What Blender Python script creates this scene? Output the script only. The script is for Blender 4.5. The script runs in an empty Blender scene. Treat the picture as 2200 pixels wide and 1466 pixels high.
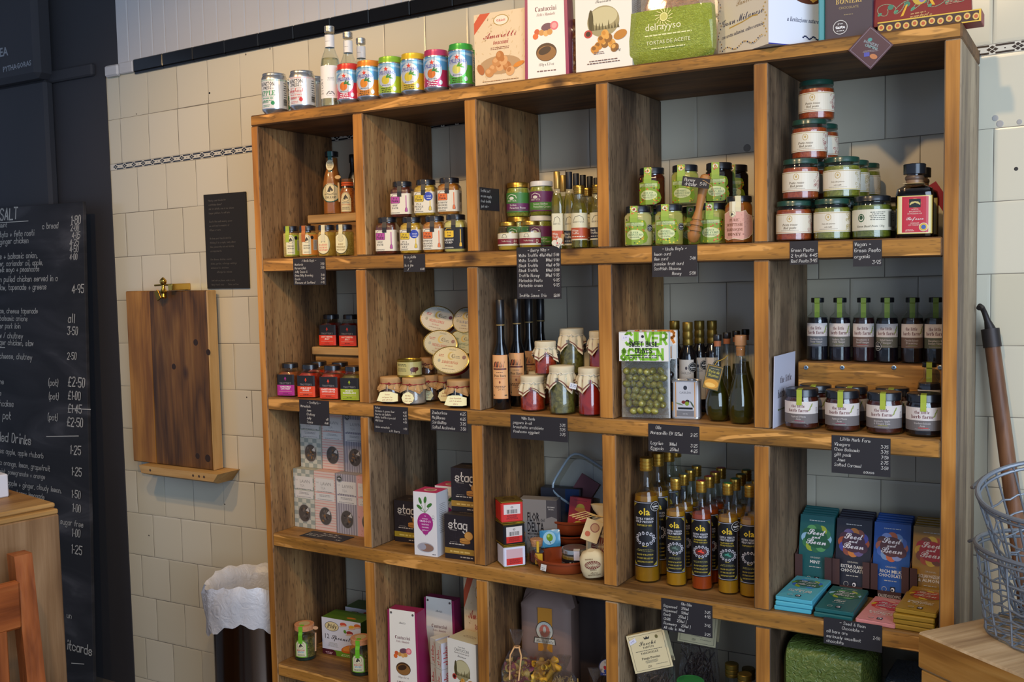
import bpy, math, random
from mathutils import Vector, Matrix, Euler
rnd = random.Random(7)
sc = bpy.context.scene
col = sc.collection
R = math.radians
pi = math.pi
# ------------------------------------------------------------------ camera
CAM = Vector((2.18747514, -2.19532746, 1.61391794))
ROT = Euler((R(85.96712511), R(1.17213018), R(30.53689369)), 'XYZ')
FPX = 2141.454
cd = bpy.data.cameras.new('camera'); cd.sensor_width = 36.0; cd.lens = 36.0 * FPX / 2200.0
cd.clip_start = 0.05; cd.clip_end = 60
camera = bpy.data.objects.new('camera', cd); col.objects.link(camera)
camera.location = CAM; camera.rotation_euler = ROT
sc.camera = camera
# ------------------------------------------------------------------ world, lights, exposure
sc.view_settings.view_transform = 'Standard'
sc.view_settings.look = 'None'
sc.view_settings.gamma = 1.0
sc.view_settings.use_curve_mapping = False
sc.view_settings.exposure = 0.0
wd = bpy.data.worlds.new('world'); sc.world = wd; wd.use_nodes = True
wd.node_tree.nodes['Background'].inputs[0].default_value = (0.52, 0.68, 1.0, 1)
wd.node_tree.nodes['Background'].inputs[1].default_value = 0.58

def area_light(name, loc, target, sx, sy, power, color):
    l = bpy.data.lights.new(name, 'AREA'); l.shape = 'RECTANGLE'; l.size = sx; l.size_y = sy
    l.energy = power; l.color = color
    o = bpy.data.objects.new(name, l); col.objects.link(o); o.location = loc
    o.rotation_euler = (Vector(target) - Vector(loc)).to_track_quat('-Z', 'Y').to_euler()
    return o

def spot_light(name, loc, target, power, color, angle, blend, radius):
    l = bpy.data.lights.new(name, 'SPOT'); l.energy = power; l.color = color
    l.spot_size = R(angle); l.spot_blend = blend; l.shadow_soft_size = radius
    o = bpy.data.objects.new(name, l); col.objects.link(o); o.location = loc
    o.rotation_euler = (Vector(target) - Vector(loc)).to_track_quat('-Z', 'Y').to_euler()
    return o

WARM = (1.0, 0.69, 0.36)
area_light('daylight_window', (4.0, -2.5, 2.0), (1.5, 0.2, 1.1), 2.2, 2.2, 118, (0.62, 0.78, 1.0))
spot_light('ceiling_spot', (0.75, -1.55, 2.85), (0.45, 0.0, 1.45), 62, WARM, 92, 0.8, 0.035)
spot_light('ceiling_spot', (1.75, -1.75, 2.9), (1.45, 0.0, 1.35), 66, WARM, 92, 0.8, 0.035)
spot_light('ceiling_spot', (-0.15, -1.2, 2.7), (-0.3, 0.33, 1.7), 54, (1.0, 0.62, 0.24), 84, 0.95, 0.035)

# ------------------------------------------------------------------ picture measurements -> places in the room
RM = ROT.to_matrix(); RI = RM.transposed()
def ray(u, v): return RM @ Vector(((u - 1100) / FPX, (733 - v) / FPX, -1))
def by(u, v, Y):
    d = ray(u, v); p = CAM + d * ((Y - CAM.y) / d.y); return p.x, p.z
def bz(u, v, Z):
    d = ray(u, v); p = CAM + d * ((Z - CAM.z) / d.z); return p.x, p.y
def bpl(u, v, o, n):
    d = ray(u, v); return CAM + d * ((o - CAM).dot(n) / d.dot(n))
def X(u, y, z):
    a = RI @ (Vector((0, y, z)) - CAM); b = RI @ Vector((1, 0, 0)); k = (1100 - u) / FPX
    return (k * a.z - a.x) / (b.x - k * b.z)
def mpp(x, y, z): return -(RI @ (Vector((x, y, z)) - CAM)).z / FPX
def size(u, w, top, bot, y, z):
    """radius and height of an upright round thing seen w px wide between top and bot"""
    x = X(u, y, z); m = mpp(x, y, z); r = w * m / 2
    hh = (bot - top) * m; e = (CAM.z - z - hh / 2) / (Vector((x, y, z)) - CAM).length
    return x, r, (hh - 2 * r * abs(e)) / math.sqrt(1 - e * e)
def base_y(u, bot, w, z):
    """where a round thing stands on the surface z, from the picture row of its front rim"""
    x, y = bz(u, bot, z); r = w * mpp(x, y, z) / 2
    d = Vector((x - CAM.x, y - CAM.y)).normalized(); return y + r * d.y

# ------------------------------------------------------------------ materials
def lin(h):
    o = []
    for i in (0, 2, 4):
        c = int(h[i:i + 2], 16) / 255
        o.append(c / 12.92 if c <= 0.04045 else ((c + 0.055) / 1.055) ** 2.4)
    return (o[0], o[1], o[2], 1)
_m = {}
def newmat(name):
    m = bpy.data.materials.new(name); m.use_nodes = True
    nt = m.node_tree; b = nt.nodes['Principled BSDF']
    return m, nt, b
def node(nt, t, ins=None, **at):
    n = nt.nodes.new(t)
    for k, v in at.items(): setattr(n, k, v)
    for k, v in (ins or {}).items():
        if isinstance(v, bpy.types.NodeSocket): nt.links.new(v, n.inputs[k])
        else: n.inputs[k].default_value = v
    return n
def math_(nt, op, a, b=0.0, c=None):
    d = {0: a, 1: b}
    if c is not None: d[2] = c
    return node(nt, 'ShaderNodeMath', d, operation=op).outputs[0]
def ramp(nt, fac, stops, interp='LINEAR'):
    n = node(nt, 'ShaderNodeValToRGB', {0: fac}); cr = n.color_ramp; cr.interpolation = interp
    while len(cr.elements) < len(stops): cr.elements.new(0.5)
    for e, (p, h) in zip(cr.elements, stops):
        e.position = p; e.color = lin(h) if isinstance(h, str) else h
    return n.outputs[0]
def mixc(nt, fac, a, b, mode='MIX'):
    n = node(nt, 'ShaderNodeMix', data_type='RGBA', blend_type=mode)
    for k, v in ((0, fac), (6, a), (7, b)):
        if isinstance(v, bpy.types.NodeSocket): nt.links.new(v, n.inputs[k])
        else: n.inputs[k].default_value = v
    return n.outputs[2]
def ink(h, rough=0.5, metal=0.0, coat=0.0):
    k = ('ink', h, rough, metal, coat)
    if k not in _m:
        m, nt, b = newmat('ink_' + h); b.inputs['Base Color'].default_value = lin(h)
        b.inputs['Roughness'].default_value = rough; b.inputs['Metallic'].default_value = metal
        b.inputs['Coat Weight'].default_value = coat; b.inputs['Coat Roughness'].default_value = 0.12
        _m[k] = m
    return _m[k]
def glass(h='ffffff', f=1.45, rough=0.03):
    """thin glass wall: clear where seen straight on, mirror-like at a glancing angle"""
    k = ('glass', h, f, rough)
    if k not in _m:
        m, nt, b = newmat('glass_' + h); nt.nodes.remove(b)
        t = node(nt, 'ShaderNodeBsdfTransparent', {0: lin(h)})
        g = node(nt, 'ShaderNodeBsdfGlossy', {'Roughness': rough})
        lw = node(nt, 'ShaderNodeLayerWeight', {'Blend': .5})
        fa = math_(nt, 'MINIMUM', math_(nt, 'MULTIPLY_ADD', math_(nt, 'POWER', lw.outputs['Facing'], 4.0), .9, .06), .75)
        mx = node(nt, 'ShaderNodeMixShader', {0: fa, 1: t.outputs[0], 2: g.outputs[0]})
        nt.links.new(mx.outputs[0], nt.nodes['Material Output'].inputs[0]); _m[k] = m
    return _m[k]
def oil(h, tr=0.75):
    k = ('oil', h, tr)
    if k not in _m:
        m, nt, b = newmat('oil_' + h); b.inputs['Base Color'].default_value = lin(h)
        b.inputs['Roughness'].default_value = 0.02; b.inputs['IOR'].default_value = 1.36
        b.inputs['Transmission Weight'].default_value = tr; _m[k] = m
    return _m[k]
def food(h1, h2, scale=60, h3=None, rough=0.35, lo=.35, hi=.65):
    k = ('food', h1, h2, h3, scale)
    if k not in _m:
        m, nt, b = newmat('food_' + h1)
        tc = node(nt, 'ShaderNodeTexCoord'); oi = node(nt, 'ShaderNodeObjectInfo')
        v = node(nt, 'ShaderNodeVectorMath', {0: tc.outputs['Object'], 1: oi.outputs['Location']}, operation='ADD').outputs[0]
        n = node(nt, 'ShaderNodeTexNoise', {'Vector': v, 'Scale': scale, 'Detail': 3, 'Distortion': 0.8})
        st = [(lo, h1), (hi, h2)]
        if h3: st.append((min(.99, hi + .12), h3))
        nt.links.new(ramp(nt, n.outputs[0], st), b.inputs['Base Color'])
        b.inputs['Roughness'].default_value = rough; b.inputs['Coat Weight'].default_value = 0.3
        bp = node(nt, 'ShaderNodeBump', {'Strength': 0.4, 'Distance': 0.002, 'Height': n.outputs[0]})
        nt.links.new(bp.outputs[0], b.inputs['Normal']); _m[k] = m
    return _m[k]
def wood(name, axis, dark, mid, light, grain=150, rings=2.6, stain='1c120b', stain_amt=.75, rough=.62, knots=True, plank=0.0, contrast=1.0, blotch=None, specks=0.0):
    """weathered timber with the grain along one axis: growth rings, fine fibres, knots and stains"""
    m, nt, b = newmat(name); ai = 'XYZ'.index(axis)
    tc = node(nt, 'ShaderNodeTexCoord'); oi = node(nt, 'ShaderNodeObjectInfo')
    off = node(nt, 'ShaderNodeVectorMath', {0: oi.outputs['Random'], 1: (37.0, 23.0, 51.0)}, operation='MULTIPLY').outputs[0]
    base = node(nt, 'ShaderNodeVectorMath', {0: tc.outputs['Object'], 1: off}, operation='ADD').outputs[0]
    def sc_(al, cr):
        v = [cr] * 3; v[ai] = al
        return node(nt, 'ShaderNodeVectorMath', {0: base, 1: tuple(v)}, operation='MULTIPLY').outputs[0]
    na = node(nt, 'ShaderNodeTexNoise', {'Vector': sc_(1.1, 7.5), 'Scale': 1.0, 'Detail': 3, 'Distortion': .5}).outputs[0]
    ring = math_(nt, 'PINGPONG', math_(nt, 'MULTIPLY', na, rings * 4), 1.0)
    nb = node(nt, 'ShaderNodeTexNoise', {'Vector': sc_(5, grain), 'Scale': 1.0, 'Detail': 2}).outputs[0]
    nc = node(nt, 'ShaderNodeTexNoise', {'Vector': sc_(2.2, 9), 'Scale': 1.0, 'Detail': 5}).outputs[0]
    tone = math_(nt, 'ADD', math_(nt, 'MULTIPLY', ring, .34 * contrast), math_(nt, 'MULTIPLY', nb, .42))
    tone = math_(nt, 'ADD', tone, math_(nt, 'MULTIPLY', math_(nt, 'SUBTRACT', nc, .5), .9 * contrast))
    if plank:
        sp = node(nt, 'ShaderNodeSeparateXYZ', {0: tc.outputs['Object']})
        ax = 'XYZ'['Y' == axis and 0 or 1]
        idx = math_(nt, 'FLOOR', math_(nt, 'DIVIDE', sp.outputs[1 if axis != 'Y' else 0], plank))
        wn = node(nt, 'ShaderNodeTexWhiteNoise', {'W': math_(nt, 'ADD', idx, math_(nt, 'MULTIPLY', oi.outputs['Random'], 91.0))}, noise_dimensions='1D').outputs[0]
        tone = math_(nt, 'ADD', tone, math_(nt, 'MULTIPLY', math_(nt, 'SUBTRACT', wn, .5), .34))
    c = ramp(nt, tone, [(.12, dark), (.42, mid), (.78, light)])
    if blotch:
        nbz = node(nt, 'ShaderNodeTexNoise', {'Vector': sc_(3.0, 22), 'Scale': 1.0, 'Detail': 2, 'Distortion': 1.2}).outputs[0]
        c = mixc(nt, ramp(nt, nbz, [(.58, (0, 0, 0, 1)), (.62, (1, 1, 1, 1))]), c, lin(blotch))
    ns = node(nt, 'ShaderNodeTexNoise', {'Vector': sc_(1.6, 5.5), 'Scale': 1.0, 'Detail': 4, 'Distortion': .6}).outputs[0]
    sm = math_(nt, 'MULTIPLY', ramp(nt, ns, [(.54, (0, 0, 0, 1)), (.74, (1, 1, 1, 1))]), stain_amt)
    c = mixc(nt, sm, c, lin(stain))
    hgt = math_(nt, 'ADD', math_(nt, 'MULTIPLY', nb, .6), math_(nt, 'MULTIPLY', ring, .25))
    if knots:
        vo = node(nt, 'ShaderNodeTexVoronoi', {'Vector': sc_(4.2, 7.0), 'Scale': 1.0, 'Randomness': 1.0})
        gate = math_(nt, 'GREATER_THAN', node(nt, 'ShaderNodeSeparateColor', {0: vo.outputs['Color']}).outputs[0], .62)
        kn = math_(nt, 'MULTIPLY', ramp(nt, vo.outputs['Distance'], [(.05, (1, 1, 1, 1)), (.15, (0, 0, 0, 1))]), gate)
        c = mixc(nt, math_(nt, 'MULTIPLY', kn, .85), c, lin('2a160b'))
    if specks:
        nk = node(nt, 'ShaderNodeTexNoise', {'Vector': sc_(36, 190), 'Scale': 1.0, 'Detail': 1}).outputs[0]
        c = mixc(nt, math_(nt, 'MULTIPLY', ramp(nt, nk, [(.58, (0, 0, 0, 1)), (.68, (1, 1, 1, 1))]), specks), c, lin('2b1d14'))
    nt.links.new(c, b.inputs['Base Color'])
    b.inputs['Roughness'].default_value = rough
    b.inputs['Specular IOR Level'].default_value = .35
    bp = node(nt, 'ShaderNodeBump', {'Strength': .5, 'Distance': .0025, 'Height': hgt})
    nt.links.new(bp.outputs[0], b.inputs['Normal'])
    return m

# ------------------------------------------------------------------ mesh builder
class MB:
    def __init__(s): s.v = []; s.f = []; s.m = []; s.sm = []; s.mats = []
    def add(s, vs, fs, mat, smooth=False, T=None):
        b = len(s.v)
        s.v += [tuple(T @ Vector(v)) for v in vs] if T is not None else [tuple(v) for v in vs]
        if mat not in s.mats: s.mats.append(mat)
        i = s.mats.index(mat)
        for f in fs: s.f.append([b + k for k in f]); s.m.append(i); s.sm.append(smooth)
    def build(s, name, par=None, loc=(0, 0, 0), rot=(0, 0, 0), angle=38):
        me = bpy.data.meshes.new(name); me.from_pydata(s.v, [], s.f)
        for m in s.mats: me.materials.append(m)
        me.polygons.foreach_set('material_index', s.m); me.polygons.foreach_set('use_smooth', s.sm)
        me.update()
        if any(s.sm): me.set_sharp_from_angle(angle=R(angle))
        o = bpy.data.objects.new(name, me); col.objects.link(o)
        o.location = loc; o.rotation_euler = rot
        if par: o.parent = par
        return o
    def box(s, x0, y0, z0, x1, y1, z1, mat, T=None, bev=0.0, front=None):
        """a block; front: another material for its front and back faces"""
        if bev <= 0:
            vs = [(x, y, z) for z in (z0, z1) for y in (y0, y1) for x in (x0, x1)]
            s.add(vs, [(0, 2, 3, 1), (4, 5, 7, 6), (1, 3, 7, 5), (0, 4, 6, 2)], mat, False, T)
            s.add(vs, [(0, 1, 5, 4), (2, 6, 7, 3)], front or mat, False, T); return
        e = bev; cx, cy, cz = (x0 + x1) / 2, (y0 + y1) / 2, (z0 + z1) / 2
        hx, hy, hz = (x1 - x0) / 2, (y1 - y0) / 2, (z1 - z0) / 2
        vs = []; ix = {}
        def V(sx, sy, sz, a):
            k = (sx, sy, sz, a)
            if k not in ix:
                ix[k] = len(vs)
                vs.append((cx + sx * (hx - (0 if a == 0 else e)), cy + sy * (hy - (0 if a == 1 else e)), cz + sz * (hz - (0 if a == 2 else e))))
            return ix[k]
        fs = []; ff = []
        for a in range(3):
            for sg in (-1, 1):
                c = []
                for p, q in ((-1, -1), (1, -1), (1, 1), (-1, 1)):
                    t = [p, q]; t.insert(a, sg); c.append(V(t[0], t[1], t[2], a))
                (ff if a == 1 else fs).append(c)
        for a in range(3):
            b_, c_ = (a + 1) % 3, (a + 2) % 3
            for s1 in (-1, 1):
                for s2 in (-1, 1):
                    def W(sa, face):
                        t = [0, 0, 0]; t[a] = sa; t[b_] = s1; t[c_] = s2; return V(t[0], t[1], t[2], face)
                    fs.append([W(-1, b_), W(1, b_), W(1, c_), W(-1, c_)])
        for sx in (-1, 1):
            for sy in (-1, 1):
                for sz in (-1, 1): fs.append([V(sx, sy, sz, 0), V(sx, sy, sz, 1), V(sx, sy, sz, 2)])
        s.add(vs, fs, mat, False, T); 
        s.add(vs, ff, front or mat, False, T)
    def loft(s, rings, mat, sec=None, n=36, c0=True, c1=True, smooth=True, T=None):
        """rings: (z, r) or (z, r, section) or (z, r, section, cx, cy); the section gives the outline"""
        vs = []; fs = []
        for rg in rings:
            f = (rg[2] if len(rg) > 2 and rg[2] else sec) or circ
            cx, cy = (rg[3], rg[4]) if len(rg) > 4 else (0, 0)
            for i in range(n):
                t = -pi + 2 * pi * i / n; k = rg[1] * f(t)
                vs.append((cx + k * math.sin(t), cy - k * math.cos(t), rg[0]))
        for j in range(len(rings) - 1):
            for i in range(n):
                a = j * n + i; b2 = j * n + (i + 1) % n
                fs.append((a, b2, b2 + n, a + n))
        s.add(vs, fs, mat, smooth, T)
        if c0: s.add(vs[:n], [tuple(reversed(range(n)))], mat, False, T)
        if c1: s.add(vs[-n:], [tuple(range(n))], mat, False, T)
    def tube(s, pts, r, mat, n=8, T=None, caps=True, closed=False):
        """a round bar through the points; r one radius or one per point"""
        pts = [Vector(p) for p in pts]; N = len(pts); vs = []; fs = []
        rr = r if isinstance(r, (list, tuple)) else [r] * N
        up = None
        for i in range(N):
            if closed: d = pts[(i + 1) % N] - pts[i - 1]
            else: d = pts[min(i + 1, N - 1)] - pts[max(i - 1, 0)]
            d.normalize()
            if up is None: up = Vector((0, 0, 1)) if abs(d.z) < .9 else Vector((1, 0, 0))
            a = d.cross(up).normalized(); up = a.cross(d).normalized()
            for k in range(n):
                t = 2 * pi * k / n; vs.append(pts[i] + (a * math.cos(t) + up * math.sin(t)) * rr[i])
        for i in range(N if closed else N - 1):
            for k in range(n):
                a = i * n + k; b2 = i * n + (k + 1) % n; j = ((i + 1) % N - i) * n
                fs.append((a, b2, b2 + j, a + j))
        s.add(vs, fs, mat, True, T)
        if caps and not closed:
            s.add(vs[:n], [tuple(range(n))], mat, False, T); s.add(vs[-n:], [tuple(reversed(range(n)))], mat, False, T)
def circ(t): return 1.0
def sqr(p): return lambda t: 1 / (abs(math.cos(t)) ** p + abs(math.sin(t)) ** p) ** (1 / p)
def rect(a, p=8): return lambda t: 1 / (abs(math.cos(t)) ** p + abs(math.sin(t) / a) ** p) ** (1 / p)
def wide(a, p=8): return lambda t: 1 / (abs(math.cos(t) / a) ** p + abs(math.sin(t)) ** p) ** (1 / p)
def hexa(t): return 1 / math.cos(((t + pi / 6) % (pi / 3)) - pi / 6)
def octa(t): return 1 / math.cos(((t + pi / 8) % (pi / 4)) - pi / 8)

# ------------------------------------------------------------------ lettering and print
_tx = {}
def uni(s, st):
    U, L = {'B': (0x1D400, 0x1D41A), 'I': (0x1D468, 0x1D482), 'S': (0x1D4D0, 0x1D4EA)}[st]
    return ''.join(chr(U + ord(c) - 65) if 'A' <= c <= 'Z' else chr(L + ord(c) - 97) if 'a' <= c <= 'z' else c for c in s)
def glyphs(s, st=''):
    k = (s, st)
    if k not in _tx:
        c = bpy.data.curves.new('t', 'FONT'); c.body = uni(s, st) if st in ('B', 'I', 'S') else s
        c.size = 1; c.resolution_u = 1 if st else 2
        if st == 'b': c.offset = .02
        if st == 'i': c.shear = .25
        o = bpy.data.objects.new('t', c); col.objects.link(o)
        dg = bpy.context.evaluated_depsgraph_get()
        me = bpy.data.meshes.new_from_object(o.evaluated_get(dg))
        vs = [(v.co.x, v.co.y) for v in me.vertices]
        ps = [[vs[i] for i in p.vertices] for p in me.polygons]
        x0 = min((v[0] for v in vs), default=0); x1 = max((v[0] for v in vs), default=1)
        bpy.data.objects.remove(o); bpy.data.curves.remove(c); bpy.data.meshes.remove(me)
        _tx[k] = (ps, x0, x1)
    return _tx[k]
ST = {'a': '4H1H0G0E1D3D4E 4H4D', 'b': '0K0D 0G1H3H4G4E3D1D0E', 'c': '4G3H1H0G0E1D3D4E', 'd': '4K4D 4G3H1H0G0E1D3D4E', 'e': '0F4F4G3H1H0G0E1D3D4E',
 'f': '3K2K1J1D 0H3H', 'g': '4H4B3A1A0B 4G3H1H0G0E1D3D4E', 'h': '0K0D 0G1H3H4G4D', 'i': '1H1D 1J1K', 'j': '2H2B1A0A 2J2K', 'k': '0K0D 3H0F3D', 'l': '1K1D',
 'm': '0H0D 0G1H2G2D 2G3H4G4D', 'n': '0H0D 0G1H3H4G4D', 'o': '1H0G0E1D3D4E4G3H1H', 'p': '0H0A 0G1H3H4G4E3D1D0E', 'q': '4H4A 4G3H1H0G0E1D3D4E', 'r': '0H0D 0G1H3H',
 's': '4G3H1H0G1F3F4E3D1D0E', 't': '1K1E2D3D 0H3H', 'u': '0H0E1D3D4E 4H4D', 'v': '0H2D4H', 'w': '0H1D2G3D4H', 'x': '0H4D 4H0D', 'y': '0H2D 4H1A', 'z': '0H4H0D4D',
 'A': '0D2K4D 1F3F', 'B': '0D0K3K4J4I3H0H 3H4G4E3D0D', 'C': '4J3K1K0J0E1D3D4E', 'D': '0D0K2K4I4F2D0D', 'E': '4K0K0D4D 0H3H', 'F': '4K0K0D 0H3H', 'G': '4J3K1K0J0E1D3D4E4G2G',
 'H': '0K0D 4K4D 0H4H', 'I': '1K1D', 'J': '3K3E2D1D0E', 'K': '0K0D 4K0G4D', 'L': '0K0D4D', 'M': '0D0K2G4K4D', 'N': '0D0K4D4K', 'O': '1K0J0E1D3D4E4J3K1K', 'P': '0D0K3K4J4H3G0G',
 'Q': '1K0J0E1D3D4E4J3K1K 2F4C', 'R': '0D0K3K4J4H3G0G 2G4D', 'S': '4J3K1K0J0I1H3G4F4E3D1D0E', 'T': '0K4K 2K2D', 'U': '0K0E1D3D4E4K', 'V': '0K2D4K', 'W': '0K1D2I3D4K',
 'X': '0K4D 4K0D', 'Y': '0K2G4K 2G2D', 'Z': '0K4K0D4D', '0': '1K0J0E1D2D3E3J2K1K', '1': '0J1K1D', '2': '0J1K3K4J4I0D4D', '3': '0K4K2H3H4G4E3D1D0E', '4': '3D3K0F4F',
 '5': '4K0K0H3H4G4E3D1D0E', '6': '3K0G0E1D3D4E4F3G1G0F', '7': '0K4K1D', '8': '1H0I0J1K3K4J4I3H1H0G0E1D3D4E4G3H', '9': '4H3G1G0H0J1K3K4J4H3D', '.': '0D0E', '·': '0G1G', ',': '1D0C',
 '-': '0G3G', '~': '0G1H2G4H', "'": '0K0I', '(': '2L1J1E2C', ')': '0L1J1E0C', '/': '0D3K', '&': '4D1I1J2K3J3I0F0E1D2D4F', '£': '4J3K2K1J1D0D4D 0G3G', '+': '0F4F 2H2D', ':': '0D0E 0G0H',
 '?': '0J1K3K4J4I2G2F 2D2E', '=': '0F3F 0H3H', '}': '0L1K1H2G1F1C0B', '_': '0D4D'}
class Cv:
    """print on a surface: coloured flat shapes, each laid a hair above the one before"""
    def __init__(s): s.it = []; s.L = 1
    def P(s, pts, c, up=True):
        s.it.append((s.L, c, [list(pts)]))
        if up: s.L += 1
    def R(s, x0, y0, x1, y1, c): s.P([(x0, y0), (x1, y0), (x1, y1), (x0, y1)], c)
    def E(s, cx, cy, rx, ry, c, n=24, rot=0.0):
        a, b = math.cos(rot), math.sin(rot)
        s.P([(cx + rx * math.cos(2 * pi * i / n) * a - ry * math.sin(2 * pi * i / n) * b, cy + rx * math.cos(2 * pi * i / n) * b + ry * math.sin(2 * pi * i / n) * a) for i in range(n)], c)
    def star(s, cx, cy, r, c):
        for i in range(5):
            t = pi / 2 + i * 2 * pi / 5
            s.P([(cx + r * math.cos(t), cy + r * math.sin(t)), (cx + .4 * r * math.cos(t + pi / 5), cy + .4 * r * math.sin(t + pi / 5)), (cx, cy), (cx + .4 * r * math.cos(t - pi / 5), cy + .4 * r * math.sin(t - pi / 5))], c, False)
        s.L += 1
    def T(s, t, cx, y, h, c, st='', w=None, al='c', rot=0.0):
        ps, x0, x1 = glyphs(t, st); k = h / .7; kx = k
        if w: kx = min(k, w / max(1e-6, x1 - x0))
        W = (x1 - x0) * kx; ox = {'c': -W / 2, 'l': 0, 'r': -W}[al]
        a, b = math.cos(rot), math.sin(rot)
        def f(p):
            X_ = (p[0] - x0) * kx + ox; Y_ = p[1] * k; return (cx + X_ * a - Y_ * b, y + X_ * b + Y_ * a)
        s.it.append((s.L, c, [[f(p) for p in q] for q in ps])); s.L += 1
    def S(s, pts, w, c, up=True):
        qs = []
        for p, q in zip(pts, pts[1:]):
            d = Vector((q[0] - p[0], q[1] - p[1]))
            if d.length < 1e-9: continue
            d.normalize(); e = d * w * .4; n = Vector((-d.y, d.x)) * w / 2
            qs.append([(p[0] - e.x - n.x, p[1] - e.y - n.y), (q[0] + e.x - n.x, q[1] + e.y - n.y), (q[0] + e.x + n.x, q[1] + e.y + n.y), (p[0] - e.x + n.x, p[1] - e.y + n.y)])
        s.it.append((s.L, c, qs))
        if up: s.L += 1
    def H(s, t, x, y, h, c='d9d4cb', al='l', w=None, th=.13, slant=.12, rot=0.0, jit=.06):
        """handwriting: pen strokes, h is the height of a capital"""
        u = h / 7; adv = 0; gl = []
        for ch in t:
            g = ST.get(ch)
            if g is None: adv += 4.4; continue
            sts = []; mx = 0
            for st in g.split():
                p = [(int(st[i]), ord(st[i + 1]) - 68) for i in range(0, len(st), 2)]
                mx = max(mx, max(q[0] for q in p)); sts.append(p)
            gl.append((adv, sts)); adv += mx + 1.7
        W = (adv - 1.7) * u * .86; kx = .86 * (min(1, w / W) if w else 1); W = (adv - 1.7) * u * kx
        ox = {'l': 0, 'c': -W / 2, 'r': -W}[al]; a, b = math.cos(rot), math.sin(rot)
        for ad, sts in gl:
            dy = rnd.uniform(-1, 1) * jit * h * .6
            for p in sts:
                q = []
                for i in range(len(p)):
                    q.append(p[i])
                pts = []
                for (px, py) in q:
                    X_ = (ad + px + rnd.uniform(-1, 1) * jit * 3) * u * kx + py * u * slant + ox; Y_ = (py + rnd.uniform(-1, 1) * jit * 3) * u + dy
                    pts.append((x + X_ * a - Y_ * b, y + X_ * b + Y_ * a))
                s.S(pts, h * th, c, False)
        s.L += 1
    def G(s, cx, y, w, h, c, rows=1, gap=1.8, al='c'):
        """print too small to read: rows of little dashes"""
        for j in range(rows):
            ww = w * (rnd.uniform(.7, 1) if rows > 1 else 1); x = cx - ww / 2 if al == 'c' else cx
            e = x + ww; qs = []
            while x < e - h * .5:
                d = min(h * rnd.uniform(1.2, 3.4), e - x); qs.append([(x, y), (x + d, y), (x + d, y + h * .8), (x, y + h * .8)]); x += d + h * .6
            s.it.append((s.L, c, qs)); y -= h * gap
        s.L += 1
    def bar(s, x0, y0, x1, y1, c='1c1c1c', bg=None):
        if bg: s.R(x0 - .001, y0 - .001, x1 + .001, y1 + .001, bg)
        x = x0; qs = []
        while x < x1:
            d = (x1 - x0) * rnd.choice((.02, .035, .05)); qs.append([(x, y0), (min(x + d, x1), y0), (min(x + d, x1), y1), (x, y1)]); x += d + (x1 - x0) * rnd.choice((.025, .04))
        s.it.append((s.L, c, qs)); s.L += 1
    def badge(s, cx, cy, r, c='151515'):
        s.E(cx, cy, r, r, c, 20); s.E(cx, cy, r * .9, r * .9, 'c9c6c0', 20); s.E(cx, cy, r * .82, r * .82, c, 20)
        s.T('great', cx, cy + r * .36, r * .22, 'e8e6e0'); s.T('taste', cx, cy - r * .17, r * .42, 'f4f2ee', 'b', w=r * 1.45); s.G(cx, cy - r * .5, r * .9, r * .12, 'd8d6d0')
    def flat(s, mb, T, rough=.5, metal=0, coat=0, eps=5e-5):
        for L, c, ps in s.it:
            vs = []; fs = []
            for p in ps:
                fs.append(tuple(range(len(vs), len(vs) + len(p)))); vs += [(q[0], -eps * L, q[1]) for q in p]
            mb.add(vs, fs, c if not isinstance(c, str) else ink(c, rough, metal, coat), False, T)
    def wrap(s, mb, sec, r, z0, rough=.5, metal=0, coat=0, eps=5e-5, gap=.0003, N=48, rz=None, x0=0.0):
        """lay the print round a body of outline sec and radius r"""
        th = [-pi + 2 * pi * i / N for i in range(N + 1)]; pt = [(r * sec(t) * math.sin(t), -r * sec(t) * math.cos(t)) for t in th]
        ac = [0]
        for a, b in zip(pt, pt[1:]): ac.append(ac[-1] + math.hypot(b[0] - a[0], b[1] - a[1]))
        mid = ac[N // 2]; ac = [a - mid for a in ac]
        def mp(x, y, off):
            x = max(ac[0], min(ac[-1] - 1e-9, x)); lo = 0; hi = N
            while hi - lo > 1:
                m = (lo + hi) // 2
                if ac[m] <= x: lo = m
                else: hi = m
            f = (x - ac[lo]) / (ac[lo + 1] - ac[lo]); t = th[lo] + (th[lo + 1] - th[lo]) * f
            k = rz(y + z0) if rz else 1.0
            return ((pt[lo][0] + (pt[lo + 1][0] - pt[lo][0]) * f) * k + off * math.sin(t), (pt[lo][1] + (pt[lo + 1][1] - pt[lo][1]) * f) * k - off * math.cos(t), y + z0)
        for L, c, ps in s.it:
            vs = []; fs = []; off = gap + eps * L
            for p in ps:
                p = [(q[0] + x0, q[1]) for q in p]
                xa = min(q[0] for q in p); xb = max(q[0] for q in p)
                cuts = [a for a in ac if xa + 1e-6 < a < xb - 1e-6]
                for cpoly in slice_(p, cuts):
                    fs.append(tuple(range(len(vs), len(vs) + len(cpoly)))); vs += [mp(q[0], q[1], off) for q in cpoly]
            mb.add(vs, fs, c if not isinstance(c, str) else ink(c, rough, metal, coat), True)
def clip(p, x, left):
    o = []
    for a, b in zip(p, p[1:] + p[:1]):
        ia = a[0] <= x if left else a[0] >= x; ib = b[0] <= x if left else b[0] >= x
        if ia: o.append(a)
        if ia != ib:
            f = (x - a[0]) / (b[0] - a[0]); o.append((x, a[1] + (b[1] - a[1]) * f))
    return o
def slice_(p, cuts):
    out = []
    for c in cuts:
        l = clip(p, c, True); p = clip(p, c, False)
        if len(l) > 2: out.append(l)
    if len(p) > 2: out.append(p)
    return out
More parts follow.
